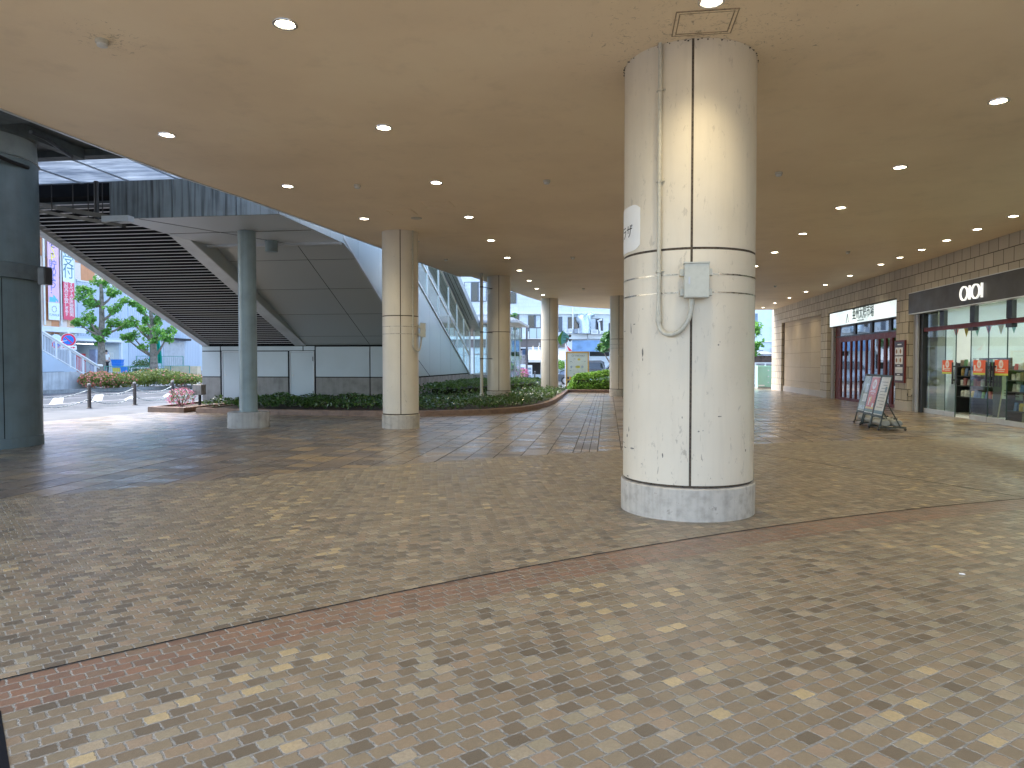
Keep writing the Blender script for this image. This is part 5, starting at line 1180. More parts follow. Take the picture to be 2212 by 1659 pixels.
# banners
def banner(p0, p1, label, parts):
    ya, zt_ = F_(p0); yb, zb_ = F_(p1); X = FX + .34
    t = thing('banner', (X, (ya + yb) / 2, zb_), label, 'banner')
    for nm, v0, v1, m in parts['bg']:
        b = MB(); b.box(X - .01, X + .01, ya, yb, zb_ + (zt_ - zb_) * v0, zb_ + (zt_ - zb_) * v1); b.build(nm, m, t)
    for ch, u, v, s, m in parts['tx']:
        b = MB(); b.text(ch, s, (X + .014, ya + (yb - ya) * u, zb_ + (zt_ - zb_) * v), xd=(0, 1, 0), ext=.002, align='CENTER'); b.build('lettering', m, t)
    return t, ya, yb, zb_, zt_, X
mBPK = M('banner_pink', (.74, .48, .62), .6, var=.02); mBWH = M('banner_white', (.72, .80, .78), .6, var=.02); mBRD = M('banner_red', (.70, .09, .15), .6, var=.02)
mIB = M('banner_blue_ink', (.10, .16, .50), .6, var=0); mIT = M('banner_teal_ink', (.10, .22, .28), .6, var=0); mIY = M('banner_yellow_ink', (.85, .75, .10), .6, var=0)
zz = lambda y: 1 - (y + 120) / 1105.0     # crop rows to banner height
tx = []
for ch, y, m in (('イ', -20, mIB), ('ン', -90, mIB), ('ト', 60 - 15, mIB), ('を', 62, mIB), ('S', 155, mIY), ('P', 245, mIY), ('貯', 330, mIB), ('め', 412, mIB), ('よ', 495, mIB), ('う', 580, mIB), ('！', 650, mIB)):
    if y < 0 and ch == 'ン': continue
    if ch == 'イ': y = -45
    tx.append((ch, .45, zz(y), .82 if ch not in 'SP' else .95, m))
bt = banner((z1(62, -120)), (z1(222, 985)), 'tall pink shop banner with blue characters, left of the red and white one', {'bg': [('cloth', .2, 1, mBPK), ('cloth', 0, .199, mBWH)], 'tx': tx + [('YUWALK', .5, .045, .26, mIT)]})
t, ya, yb, zb_, zt_, X = bt
b = MB(); b.box(X + .012, X + .02, ya + .1, ya + (yb - ya) * .65, zb_ + (zt_ - zb_) * .205, zb_ + (zt_ - zb_) * .26); b.beam((X + .016, ya + .5, zb_ + (zt_ - zb_) * .28), (X + .016, yb - .15, zb_ + (zt_ - zb_) * .215), .01, .14); b.build('picture', M('banner_cyan', (.12, .50, .68), .6, var=.05), t)
b = MB(); cy, cz = (ya + yb) / 2, zb_ + (zt_ - zb_) * .125
for k in range(8):
    a_ = k * math.pi / 4; b.tube([(X + .016, cy + .24 * math.cos(a_), cz + .24 * math.sin(a_)), (X + .016, cy + .24 * math.cos(a_ + .6), cz + .24 * math.sin(a_ + .6))], .025, 5)
b.build('emblem', mINKG, t)
tx = [(c, .5, zz(y), 1.25, mIT) for c, y in (('ん', 135), ('受', 285), ('付', 440), ('せ', -20))]
tx += [(c, .72, zz(555 + 54 * i), .48, mWBRD) for i, c in enumerate('すべての医療機関')] + [(c, .27, zz(555 + 54 * i), .48, mWBRD) for i, c in enumerate('の受付を致します')]
banner(z1(250, -120), z1(410, 985), 'tall banner, pale green above with dark characters and red below', {'bg': [('cloth', .434, 1, mBWH), ('cloth', 0, .4335, mBRD)], 'tx': tx})
# goods in and before the bay
def stack(x, y, z, w, d, h, n, mat, name, label, cat, group):
    """each tray of a stack is a thing"""
    b = MB(); b.box(-w / 2, w / 2, -d / 2, d / 2, 0, .02); 
    for s in (-1, 1):
        b.box(s * w / 2 - (.02 if s > 0 else 0), s * w / 2 + (.02 if s < 0 else 0), -d / 2, d / 2, .02, h); b.box(-w / 2 + .021, w / 2 - .021, s * d / 2 - (.02 if s > 0 else 0), s * d / 2 + (.02 if s < 0 else 0), .02, h)
    b.box(-w / 2 - .02, w / 2 + .02, -d / 2 - .02, d / 2 + .02, h, h + .025)
    o = b.build(name, mat, label=label, cat=cat, group=group, org=(0, 0, 0)); o.location = (x, y, z)
    for i in range(1, n):
        c = o.copy(); col.objects.link(c); c.location = (x + random.uniform(-.03, .03), y + random.uniform(-.03, .03), z + i * (h + .028))
mCR = M('red_crate', (.62, .06, .05), .45, var=.1); mCG = M('grey_blue_crate', (.30, .36, .48), .45, var=.1); mCB = M('blue_bin', (.015, .22, .75), .4, var=.06); mCY = M('yellow_bin', (.75, .62, .08), .45, var=.05)
qd = gx(*z2(690, 500), FX + .8)
for k in range(3): stack(FX - .6 + .0, F_(z2(640 + k * 60, 400))[0] + .1, .79, .5, .62, .24, 6, mCR, 'crate', 'red plastic crates stacked at the left of the loading bay', 'crate', 'red crates in the loading bay')
stack(FX + .3, F_(z2(850, 400))[0] + .1, .785, .6, .8, .17, 10, mCG, 'crate', 'grey blue stacked trays left of the first tree trunk', 'crate', 'grey blue trays in the left stack of the loading bay')
stack(FX + .3, F_(z2(930, 400))[0] + .3, .785, .6, .8, .17, 9, mCG, 'crate', 'grey blue stacked trays just behind the first tree trunk', 'crate', 'grey blue trays in the right stack of the loading bay')
# roll cage
cy0, cz0 = F_(z2(1085, 500)); cy1 = F_(z2(1215, 500))[0]
b = MB()
for i in range(5): y = cy0 + (cy1 - cy0) * i / 4; b.box(FX - .2, FX - .16, y - .02, y + .02, .82, 2.5)
for z in (.85, 1.25, 1.65, 2.05, 2.48): b.box(FX - .155, FX - .12, cy0, cy1, z, z + .03)
b.build('roll_cage', mTRIM, label='tall wire roll cage in the loading bay behind the blue bins', cat='roll cage')
bx = lambda u, v, D=50: pd(*z2(u, v), D)
def tub(u0, u1, v0, v1, D, mat, label, n):
    a, c = bx(u0, v1, D), bx(u1, v0, D); w = (c - a).xy.length; h = c.z - a.z
    t = thing('storage_bin', ((a.x + c.x) / 2, (a.y + c.y) / 2, a.z), label, 'bin', 'plastic bins outside the loading bay'); ang = math.atan2(c.y - a.y, c.x - a.x)
    mt = Matrix.Translation(((a.x + c.x) / 2, (a.y + c.y) / 2, a.z)) @ Matrix.Rotation(ang, 4, 'Z')
    b = MB(); b.xf = mt; k = .9; d = .4
    b.hexa([(-w / 2 * k, -d * .4, 0), (w / 2 * k, -d * .4, 0), (w / 2 * k, d * .4, 0), (-w / 2 * k, d * .4, 0), (-w / 2, -d / 2, h * .9), (w / 2, -d / 2, h * .9), (w / 2, d / 2, h * .9), (-w / 2, d / 2, h * .9)]); b.build('tub', mat, t)
    b = MB(); b.xf = mt; b.box(-w / 2 - .03, w / 2 + .03, -d / 2 - .03, d / 2 + .03, h * .9, h); b.build('rim', mat, t)
tub(1200, 1330, 595, 660, 50, mCY, 'yellow bin under the blue bins by the loading bay', 1)
tub(1190, 1335, 530, 594, 50, mCB, 'lower blue bin standing on the yellow bin by the loading bay', 1)
tub(1175, 1340, 465, 529, 50, mCB, 'upper blue bin on top of the stack by the loading bay', 1)
tub(1325, 1415, 580, 670, 49.6, mCB, 'single blue tub right of the stacked bins', 1)
# worker, half hidden by the trunk
wx = pd(*z2(1082, 640), 51.5); wx.z = .79
def person(loc, label):
    t = thing('person', loc, label, 'person'); ox, oy, oz = loc
    def skin(pts, edges_, rad, name, mat, par):
        me = bpy.data.meshes.new(name); me.from_pydata([Vector(p) for p in pts], edges_, []); o = bpy.data.objects.new(name, me); col.objects.link(o); o.parent = par
        me.materials.append(mat); o.modifiers.new('skin', 'SKIN'); sv = me.skin_vertices[0].data
        for i, r_ in enumerate(rad): sv[i].radius = (r_, r_ * .85)
        sv[0].use_root = True
        m2 = o.modifiers.new('sub', 'SUBSURF'); m2.levels = 2; m2.render_levels = 2
        for q in me.polygons: q.use_smooth = True
        return o
    P = [(0, 0, .95), (0, 0, 1.15), (0, 0, 1.38), (0, .01, 1.47), (0, .03, 1.55), (0, .04, 1.66), (-.16, 0, 1.40), (-.22, .02, 1.15), (-.18, .18, 1.0), (-.16, .25, .98), (.16, 0, 1.40), (.22, .03, 1.15), (.17, .2, 1.02), (.15, .27, 1.0), (-.09, 0, .88), (-.10, .02, .48), (-.10, -.02, .09), (-.10, .12, .04), (.09, 0, .88), (.10, .05, .48), (.10, .0, .09), (.10, .13, .04)]
    E_ = [(0, 1), (1, 2), (2, 3), (3, 4), (4, 5), (2, 6), (6, 7), (7, 8), (8, 9), (2, 10), (10, 11), (11, 12), (12, 13), (0, 14), (14, 15), (15, 16), (16, 17), (0, 18), (18, 19), (19, 20), (20, 21)]
    rd = [.15, .13, .14, .06, .08, .09, .06, .045, .035, .03, .06, .045, .035, .03, .09, .06, .04, .035, .09, .06, .04, .035]
    body = skin(P, E_, rd, 'body', M('skin_tone', (.55, .36, .27), .55, var=0), t)
    skin([(0, 0, .97), (0, 0, 1.15), (0, 0, 1.39), (-.17, 0, 1.40), (-.22, .02, 1.20), (.17, 0, 1.40), (.22, .03, 1.20)], [(0, 1), (1, 2), (2, 3), (3, 4), (2, 5), (5, 6)], [.17, .155, .16, .08, .065, .08, .065], 'shirt', M('white_shirt', (.78, .78, .78), .7, var=.03), t)
    skin([(0, 0, .93), (-.09, 0, .85), (-.10, .02, .48), (-.10, -.01, .12), (.09, 0, .85), (.10, .05, .48), (.10, .0, .12)], [(0, 1), (1, 2), (2, 3), (0, 4), (4, 5), (5, 6)], [.165, .105, .08, .06, .105, .08, .06], 'trousers', M('black_trousers', (.02, .02, .025), .8, var=0), t)
    b = MB(); b.ball((ox, oy + .015, oz + 1.67), (.10, .115, .11), 14); b.build('hair', mDARK, t, smooth=True)
    b = MB(); b.ball((ox - .035, oy + .125, oz + 1.63), .012, 6); b.ball((ox + .035, oy + .125, oz + 1.63), .012, 6); b.build('eye', mDARK, t)
    t.rotation_euler = (0, 0, R(-110)); return t
person(tuple(wx), 'worker in white shirt with black hair, half hidden behind the left tree trunk')
# netting, shrubs, fences before the store
b = MB(); a, c = pd(*z1(1375, 1500), 54), pd(*z1(1545, 1075), 54); n = 10; vs = []; fs = []
for i in range(n + 1):
    for j in range(9):
        u = i / n; v = j / 8; q = pd(*z1(1375 + (165 - 55 * v) * u + 12 * math.sin(v * 4), 1520 - 445 * v), 54 + .18 * math.sin(u * 17 + v * 2)); vs.append((q.x, q.y, q.z - (.0)))
for i in range(n):
    for j in range(8): k = i * 9 + j; fs.append((k, k + 9, k + 10, k + 1))
b.add(vs, fs); b.build('safety_net', M('green_net', (.01, .42, .30), .7, var=.15, scale=2), label='bright green netting hanging behind the second tree', cat='netting', smooth=True)
mGF = M('green_fence_paint', (.08, .28, .22), .5, var=.05)
def rail_fence(pts, h, nr, mat, label, post=.03, bars=0):
    z0 = pts[0][2]; t = thing('fence', (sum(p[0] for p in pts) / len(pts), sum(p[1] for p in pts) / len(pts), z0), label, 'fence')
    for p in pts: b = MB(); b.tube([p, (p[0], p[1], p[2] + h)], post, 6); b.build('post', mat, t)
    b = MB()
    for k in range(nr):
        zz_ = h * (k + 1) / nr
        for p, q in zip(pts, pts[1:]): b.tube([(p[0], p[1], p[2] + zz_), (q[0], q[1], q[2] + zz_)], .02, 6)
    if bars:
        for p, q in zip(pts, pts[1:]):
            for i in range(bars): s = (i + .5) / bars; x, y = p[0] + (q[0] - p[0]) * s, p[1] + (q[1] - p[1]) * s; b.tube([(x, y, p[2] + .05), (x, y, p[2] + h)], .007, 4)
    b.build('rail', mat, t); return t
fpt = lambda u, D: (lambda q: (q.x, q.y, .13))(pd(*z2(u, 640), D))
rail_fence([fpt(1055, 46), fpt(1430, 48), fpt(1780, 50), fpt(2100, 52), fpt(2400, 53.5)], 1.25, 2, mGF, 'low green mesh fence behind the azalea bushes', bars=14)
rail_fence([fpt(1560, 55), fpt(1960, 56), fpt(2300, 57)], 2.0, 2, mGF, 'taller green pipe fence before the grey shutter', bars=10)
rail_fence([fpt(1480, 52), fpt(1640, 52.5), fpt(1800, 53)], 1.1, 3, mWALLW, 'white bicycle rack rails left of the second tree trunk', .025)
b = MB(); q = fpt(2100, 55); b.box(q[0] - .3, q[0] + 2.4, q[1] - .3, q[1] + .2, .13, 1.35); b.build('plywood_hoarding', M('plywood', (.60, .50, .34), .7, var=.1), label='low beige board wall behind the green fence at the foot of the stair beam', cat='hoarding')
q = pd(*z2(1680, 520), 54); shrub((q.x, q.y, .3), (1.1, .8, 1.6), 900, mHEDGE, .16, 'dark green shrub behind the fence left of the second trunk', name='shrub', cat='shrub')
# railing stair at far left
RX = -30.2
def R_(u, v): q = gx(*z2(u, v), RX); return q.y, q.z
rst = thing('outdoor_staircase', (RX, 33, .13), 'outdoor stair with white tubular railing and concrete side wall, behind the dark pier', 'staircase')
yA, zA = R_(60, 20); yB, zB = R_(930, 560); yC = R_(1010, 560)[0]; sl = (zA - zB) / (yA - yB)
yD, zD = R_(60, 330); yE, zE = R_(870, 800); sl2 = (zD - zE) / (yD - yE)
y_far = yA - 7
b = MB(); b.tube([(RX, y_far, zA + sl * (y_far - yA)), (RX, yA, zA), (RX, yB, zB), (RX, yC, zB - .02)], .075, 10); b.build('handrail', mWALLW, rst, smooth=True)
b = MB(); 
rb = lambda y, o=0: zE + sl2 * (y - yE) + o
b.beam((RX, y_far, rb(y_far, .08)), (RX, yE + .3, rb(yE + .3, .08)), .05, .05); b.beam((RX, y_far, zA + sl * (y_far - yA) - .16), (RX, yB + .2, zB - .16), .05, .05); b.build('rail', mWALLW, rst)
b = MB()
for i in range(9):
    y = yE + .2 - i * 1.0; b.box(RX - .04, RX + .04, y - .05, y + .05, rb(y), zA + sl * (y - yA) - .1)
b.build_each('baluster_post', mWALLW, rst)
b = MB()
for i in range(90):
    y = yE + .1 - i * .11
    if y > y_far: b.box(RX - .01, RX + .01, y - .012, y + .012, rb(y, .1), zA + sl * (y - yA) - .18)
b.build('infill_bars', M('railing_bars', (.55, .60, .68), .5, var=0), rst)
b = MB(); zj = R_(300, 662)[1]
b.prism([(y_far, zj + .01), (yE - (zj - rb(yE)) / -sl2 * -1 if False else yE + (zj - zE) / sl2, zj + .01), (y_far, rb(y_far))], RX - .1, RX + .02, 'x'); b.build('side_panel', mBLUEP, rst)
b = MB(); b.prism([(y_far, .13), (yE + .5, .13), (yE + .3, max(.2, rb(yE + .3))), (yE + (zj - zE) / sl2, zj - .01), (y_far, zj - .01)], RX - .1, RX + .04, 'x'); b.build('concrete_wall', M('pale_weathered_concrete', (.52, .54, .54), .8, var=.14, scale=2, streak=.3), rst)
b = MB()
for i in range(24):
    y = yE - i * .30; b.box(RX - 2.6, RX - .11, y - .3, y, .13, max(.16, .13 + (i + 1) * .30 * abs(sl2)))
b.build('step', mCONC2, rst)
# road signs on one white pole
ps = gz(*z2(525, 925), .13)
t = thing('road_sign', (ps.x, ps.y, .13), 'white pole with round no parking sign, small round sign and arrow plate', 'road sign')
D_ = (ps - EYE).dot(ray(1106, 784.0).normalized())
def rs_(u, v): return gx(*z2(u, v), ps.x + .06)
b = MB(); tp = gx(*z2(500, -40), ps.x); b.tube([(ps.x, ps.y, .13), (ps.x, ps.y - .12, 3.6)], .045, 10); b.tube([(ps.x, ps.y - .08, 2.9), (ps.x + .02, rs_(288, 230).y, 2.75)], .02, 6); b.build('pole', mWALLW, t, smooth=True)
mSB = M('sign_blue', (.01, .18, .72), .4, var=0); mSR = M('sign_red', (.68, .03, .07), .4, var=0)
ndir = Vector((-ps.x, -ps.y, 0)).normalized(); xd = Vector((-ndir.y, ndir.x, 0))
def disc(c, r_, off, m, b, r_in=0):
    c = Vector(c) + ndir * off; n = 28
    b.add([c + (xd * math.cos(i * 2 * math.pi / n) + Vector((0, 0, 1)) * math.sin(i * 2 * math.pi / n)) * r_ for i in range(n)], [tuple(range(n))], m)
def rsign(u, v, ru, name):
    c = rs_(u, v); r_ = (rs_(u + ru, v) - rs_(u, v)).length * .80; b = MB()
    disc(c, r_, .0, 0, b); disc(c, r_ * .94, .006, 1, b); disc(c, r_ * .68, .012, 2, b)
    a = c + ndir * .018; s = r_ * .6; b.beam(a + (-xd + Vector((0, 0, 1))) * s * .72, a + (xd - Vector((0, 0, 1))) * s * .72, .16 * r_, .004, 1, up=ndir)
    if name == 'small_disc': b.beam(a + (xd + Vector((0, 0, 1))) * s * .72, a + (-xd - Vector((0, 0, 1))) * s * .72, .16 * r_, .004, 1, up=ndir)
    b.build(name, [mWBRD, mSR, mSB], t)
rsign(480, 155, 100, 'no_parking_disc'); rsign(288, 230, 62, 'small_disc')
b = MB(); c = rs_(483, 277) + ndir * .01; w = (rs_(585, 277) - rs_(385, 277)).length * .42; b.beam(c - xd * w, c + xd * w, .23, .02, 0, up=ndir); b.beam(c - xd * w * .75 + ndir * .014, c + xd * w * .6 + ndir * .014, .035, .004, 1, up=ndir)
b.add([c + ndir * .017 + xd * w * .85, c + ndir * .017 + xd * w * .55 + Vector((0, 0, .06)), c + ndir * .017 + xd * w * .55 - Vector((0, 0, .06))], [(0, 1, 2)], 1); b.build('arrow_plate', [mWBRD, mSR], t)
b = MB(); c = rs_(285, 130); disc(c, .24, -.25, 0, b); b.build('reverse_disc', M('sign_back', (.55, .68, .75), .5, var=0), t)
# ------------------------------------------------------------------ bollards and chains
mBOL = M('bollard_bronze', (.115, .095, .085), .5, .1, var=.15, scale=12); mCHAIN = M('pale_chain', (.62, .66, .64), .5, var=0)
def bollard(loc, label, group):
    t = thing('bollard', loc, label, 'bollard', group); x, y, z = loc
    b = MB(); b.lathe(loc, [(.10, 0), (.10, .02), (.062, .03), (.062, .70), (.07, .71), (.07, .735), (.06, .74), (.06, .77), (.068, .775), (.068, .79), (.055, .80)], 16); b.build('shaft', mBOL, t, smooth=True)
    b = MB(); b.lathe(loc, [(.055, .80), (.066, .83), (.05, .87), (.001, .885)], 16); b.build('cap', M('bollard_cap', (.33, .31, .29), .5), t, smooth=True)
    b = MB(); 
    for z_ in (.30, .62): b.lathe((x, y, z), [(.064, z_), (.068, z_ + .01), (.064, z_ + .03)], 16)
    b.build('ring', mBOL, t, smooth=True); return t
def chain(a, c, sag, label, grp, r_=.012):
    a, c = Vector(a), Vector(c); b = MB(); n = max(10, int((c - a).length / .09)); prev = None
    for i in range(n):
        s0, s1 = i / n, (i + 1) / n
        p = a.lerp(c, s0); p.z -= 4 * sag * s0 * (1 - s0); q = a.lerp(c, s1); q.z -= 4 * sag * s1 * (1 - s1); d = (q - p)
        b.beam(p - d * .15, q + d * .15, r_ * (3.0 if i % 2 else 1.4), r_ * (1.4 if i % 2 else 3.0))
    return b.build('chain', mCHAIN, label=label, cat='chain', group=grp)
nb = [(-18.55, 20.3), (-18.12, 22.8), (-17.81, 24.79), (-17.75, 27.07), (-17.5, 29.6)]
pb = bollard((nb[1][0], nb[1][1], 0), 'dark bollard nearest the big pier on the left pavement', 'bollards along the near pavement')
copy_tree(pb, (nb[2][0], nb[2][1], 0), 'middle one of the three dark bollards on the near pavement edge'); copy_tree(pb, (nb[3][0], nb[3][1], 0), 'right one of the three dark bollards, nearest the pink azalea')
copy_tree(pb, (nb[0][0], nb[0][1], 0), 'dark bollard hidden behind the big left pier'); copy_tree(pb, (nb[4][0], nb[4][1], 0), 'dark bollard behind the pink azalea')
for i in range(4):
    for z, s in ((.66, .22), (.33, .22)): chain((nb[i][0], nb[i][1], z), (nb[i + 1][0], nb[i + 1][1], z), s, ('upper' if z > .5 else 'lower') + ' sagging chain between near bollards, ' + ['behind the big pier', 'left span', 'right span', 'by the pink azalea'][i], 'chains along the near pavement')
fb_ = []
for i, (u, D, la) in enumerate(((1272, 42.5, 'far dark bollard among the coral azaleas'), (1735, 44.5, 'far dark bollard before the yellow green bush'), (2190, 46.5, 'far dark bollard at the right end of the azalea row'))):
    q = pd(*z2(u, 800), D); q.z = .13; fb_.append(q); c_ = copy_tree(pb, q, la); c_['group'] = 'bollards on the far sidewalk'
for i in range(2): chain(fb_[i] + Vector((0, 0, .66)), fb_[i + 1] + Vector((0, 0, .66)), .3, 'pale chain across the far azaleas, ' + ('left span' if i == 0 else 'right span'), 'chains on the far sidewalk')
cb_ = []
for i, (px, D, la) in enumerate(((z4(970, 0)[0], 62.5, 'distant bollard left of the street lamp before the white building'), (z4(1115, 0)[0], 63, 'distant bollard right of the street lamp before the awning'), (z4(1230, 0)[0], 63.5, 'distant bollard hidden beside the pale pillar'), (z3(640, 0)[0], 56.5, 'distant bollard by the front wheel of the grey van'))):
    q = pd(px, 815, D); q.z = -.06 if i == 3 else .0; cb_.append(q); c_ = copy_tree(pb, q, la); c_['group'] = 'distant bollards before the white building'
for i in range(2): chain(cb_[i] + Vector((0, 0, .66)), cb_[i + 1] + Vector((0, 0, .66)), .25, 'distant pale chain beneath the awning, ' + ('left span' if i == 0 else 'right span'), 'distant chains')
# ------------------------------------------------------------------ far azaleas
def az(u, v, D, rx, rz, label, bl, nb, n=1500):
    q = pd(*z2(u, v), D); return shrub((q.x, q.y, .13), (rx, 1.0, rz), n, mBUSH, .12, label, bl, nb, .11, stems=False)
az(950, 870, 41, 1.0, .95, 'azalea bush with coral red flowers at the foot of the white railing', mCORAL, 300)
az(1130, 870, 41.5, .95, .9, 'green part flowering azalea bush between two coral ones', mCORAL, 15)
az(1310, 870, 42.5, .85, .8, 'azalea bush with coral and white flowers by the far bollard', mCORAL, 150)
az(1560, 870, 44, 1.5, .95, 'yellow green rounded bush left of the far chain', mCORAL, 8, 2000)
az(1880, 860, 44.5, 1.9, 1.1, 'broad olive green bush behind the right near bollard', mCORAL, 40, 2600)
az(2200, 850, 45.5, 1.2, .85, 'bush with a few coral flowers at the right end of the row', mCORAL, 90)
az(2420, 840, 46, 1.2, .75, 'pale flowering bush next to the grey stair building', mCORAL, 60)
# ------------------------------------------------------------------ trees
mBARK = M('plane_bark', (.22, .19, .155), .9, var=.3, scale=6, bump=.6, bscale=12)
mLEAF = leaf_mat('plane_leaves', [(.07, .22, .04), (.11, .32, .05), (.16, .42, .08), (.22, .50, .11), (.09, .25, .05)], .5, .4)
mDROOP = leaf_mat('drooping_leaves', [(.04, .14, .05), (.07, .20, .07), (.11, .27, .10)], .4, .3)
def tree(base, D, trunk, r0, clumps, label, cr=z1, leaf=.20, mat=None, dens=1.0, name='street_tree'):
    """trunk and leaf clumps measured in the photo; each clump gets its own depth around the trunk"""
    rg = random.Random(len(clumps) * 7 + int(D)); bx_ = pd(*cr(*base), D); bx_.z = .1
    t = thing(name, tuple(bx_), label, 'tree'); k = (cr(1, 0)[0] - cr(0, 0)[0]) * D / FPX
    fwd = ray(*cr(*base)); fwd.z = 0; fwd.normalize()
    tp = [bx_] + [pd(*cr(u, v), D) + fwd * rg.uniform(-.1, .1) for u, v in trunk]
    b = MB(); b.tube(tp, [r0 * (1.25 if i == 0 else 1 - .75 * i / len(tp)) for i in range(len(tp))], 10); b.build('trunk', mBARK, t, smooth=True)
    bl = MB()
    for (u, v, r_) in clumps:
        rr = r_ * k; c = pd(*cr(u, v), D) + fwd * rg.uniform(-1.1, 1.1)
        # limb from the trunk
        zt = c.z - abs((c - bx_).xy.length) * .55 - .2; best = min(tp, key=lambda q: abs(q.z - zt)); j = tp.index(best)
        lo = tp[max(0, j - 1)]; s_ = 0 if abs(best.z - lo.z) < 1e-6 else 0; root = best
        mid = root.lerp(c, .5) + Vector((0, 0, -.1)); b2 = MB(); b2.tube([root, mid, c], [r0 * .38, r0 * .27, r0 * .1], 6); b2.build('limb', mBARK, t, smooth=True)
        n = int(dens * 420 * (rr / .8) ** 1.7) + 40
        subs = [(c + Vector((rg.gauss(0, .42), rg.gauss(0, .42), rg.gauss(0, .28))) * rr, rr * rg.uniform(.35, .6)) for _ in range(9)]
        for i in range(n):
            s, sr = rg.choice(subs); d = Vector((random.gauss(0, 1), random.gauss(0, 1), random.gauss(0, .8))).normalized()
            bl.leaf(s + d * sr * random.uniform(.55, 1.08), leaf, d * .5 + Vector((0, 0, .7)))
    bl.build('crown', mat or mLEAF, t); return t
tree((790, 1655), 47, [(790, 1400), (785, 1180), (795, 1000), (790, 800), (790, 640), (780, 540)], .25,
     [(770, 505, 110), (600, 610, 95), (590, 735, 120), (945, 640, 105), (1060, 740, 75), (940, 850, 100), (600, 925, 90), (490, 1020, 75), (700, 1105, 105), (960, 1010, 115), (1120, 1000, 95), (760, 1215, 65), (850, 1140, 65), (640, 1010, 80), (680, 790, 70), (740, 1290, 45)], 'pollarded plane tree with leaf clumps and thick trunk left of the other street tree')
tree((1440, 1655), 49, [(1440, 1450), (1430, 1250), (1425, 1100), (1415, 980), (1400, 880)], .27,
     [(1200, 785, 65), (1300, 870, 85), (1335, 985, 65), (1340, 1105, 95), (1180, 1190, 110), (1310, 1310, 55), (1510, 1150, 110), (1645, 1120, 95), (1500, 1000, 75), (1440, 1225, 60), (1180, 1010, 85), (1080, 1190, 60), (1600, 1200, 70), (1400, 800, 90), (1500, 880, 90)], 'second pollarded plane tree whose crown is cut by the slanting stair beam')
tree((800, 1310), 48, [(800, 1100), (805, 900), (830, 700)], .10,
     [(850, 640, 45), (840, 720, 70), (860, 800, 80), (870, 880, 75), (850, 960, 70), (830, 1050, 60), (800, 780, 70), (810, 900, 70)], 'tree with long drooping leaves right beside the second slim pillar', cr=z4, leaf=.30, mat=mDROOP)
tree((850, 1310), 50, [(850, 1240), (850, 1180)], .05, [(840, 1150, 55), (900, 1120, 45), (860, 1220, 55), (810, 1230, 50)], 'small pale green sapling under the drooping tree', cr=z4, leaf=.17, mat=mLIME, name='sapling')
tree((1375, 1250), 52, [(1375, 1100), (1375, 900), (1370, 750)], .16,
     [(1330, 660, 70), (1380, 640, 70), (1280, 760, 75), (1350, 760, 85), (1400, 720, 80), (1240, 860, 65), (1310, 860, 80), (1380, 860, 80), (1460, 780, 90)], 'round crowned tree before the white building left of the far slim pillar', cr=z3, leaf=.27, mat=mDROOP)
tree((110, 1350), 50, [(110, 1000), (110, 760)], .13, [(190, 540, 85), (240, 590, 65), (150, 480, 90), (200, 780, 90), (260, 750, 60), (170, 880, 70), (90, 660, 90), (120, 780, 90)], 'leafy tree between the big pillar and the green cabinet', cr=z8, leaf=.22)
q = pd(*z3(590, 985), 60); shrub((q.x, q.y, .9), (.5, .5, 1.0), 260, mLIME, .16, 'small bright green bush seen just right of the sign pillar', name='shrub', cat='shrub', stems=False)
q = pd(*z4(830, 1320), 56); shrub((q.x, q.y, .13), (1.3, .8, 1.2), 900, mBUSH, .12, 'distant pink flowering bush right of the second slim pillar', mPINK, 420, .1, stems=False)
q = pd(*z8(185, 1270), 52); shrub((q.x, q.y, .1), (.9, .6, .9), 400, mBUSH, .10, 'red flowering bush in front of the green cabinet on its left', mCORAL, 160, .09, stems=False)
# ------------------------------------------------------------------ white building across the street
A0, A1, A2, A3 = (-26, 68.5), (-8.5, 68.0), (-2.0, 68.8), (14, 73.0)
segs = [(A0, A1), (A1, A2), (A2, A3)]
wb = thing('white_building', (-4, 72, .13), 'white tiled building with a curved front, dark windows and ground floor shops', 'building')
mWT = stone_mat('white_tile_wall', 1.0, .35, (.70, .76, .78), (.66, .72, .75), mortar=.01, mcol=(.55, .6, .62))
def seg_of(px):
    for p0, p1 in segs:
        u, z = ph(px, 784, p0, p1); L = math.hypot(p1[0] - p0[0], p1[1] - p0[1])
        if 0 <= u <= L: return p0, p1
    return segs[-1] if px > 1200 else segs[0]
def frame_of(p0, p1):
    d = Vector((p1[0] - p0[0], p1[1] - p0[1])).normalized()   # local x along wall, local -y to the street
    return Matrix(((d.x, -d.y, 0, p0[0]), (d.y, d.x, 0, p0[1]), (0, 0, 1, 0), (0, 0, 0, 1)))
def zat(cr, y, px_=None): return None
def wallrect(cr, x0, x1, y0, y1, d0, d1, b, m=None):
    """box on the facade between photo measures; d0..d1 = how far it stands out"""
    pa, pb_ = cr(x0, y0), cr(x1, y1); s = seg_of((pa[0] + pb_[0]) / 2); f = frame_of(*s)
    u0, zt = ph(pa[0], pa[1], *s); u1, zb = ph(pb_[0], pb_[1], *s); old = b.xf; b.xf = f; b.box(min(u0, u1), max(u0, u1), -d1, -d0, min(zb, zt), max(zb, zt), m); b.xf = old
zc1 = ph(*z3(200, 330), A1, A2)[1]; zc0 = ph(*z3(200, 640), A1, A2)[1]; zb1 = ph(*z3(200, 712), A1, A2)[1]; zf0 = ph(*z3(200, 840), A1, A2)[1]
b = MB()
for p0, p1 in segs:
    L = math.hypot(p1[0] - p0[0], p1[1] - p0[1]); b.xf = frame_of(p0, p1); b.box(0, L, 0, 6, .1, 16)
b.build('wall', mWT, wb)
b = MB()
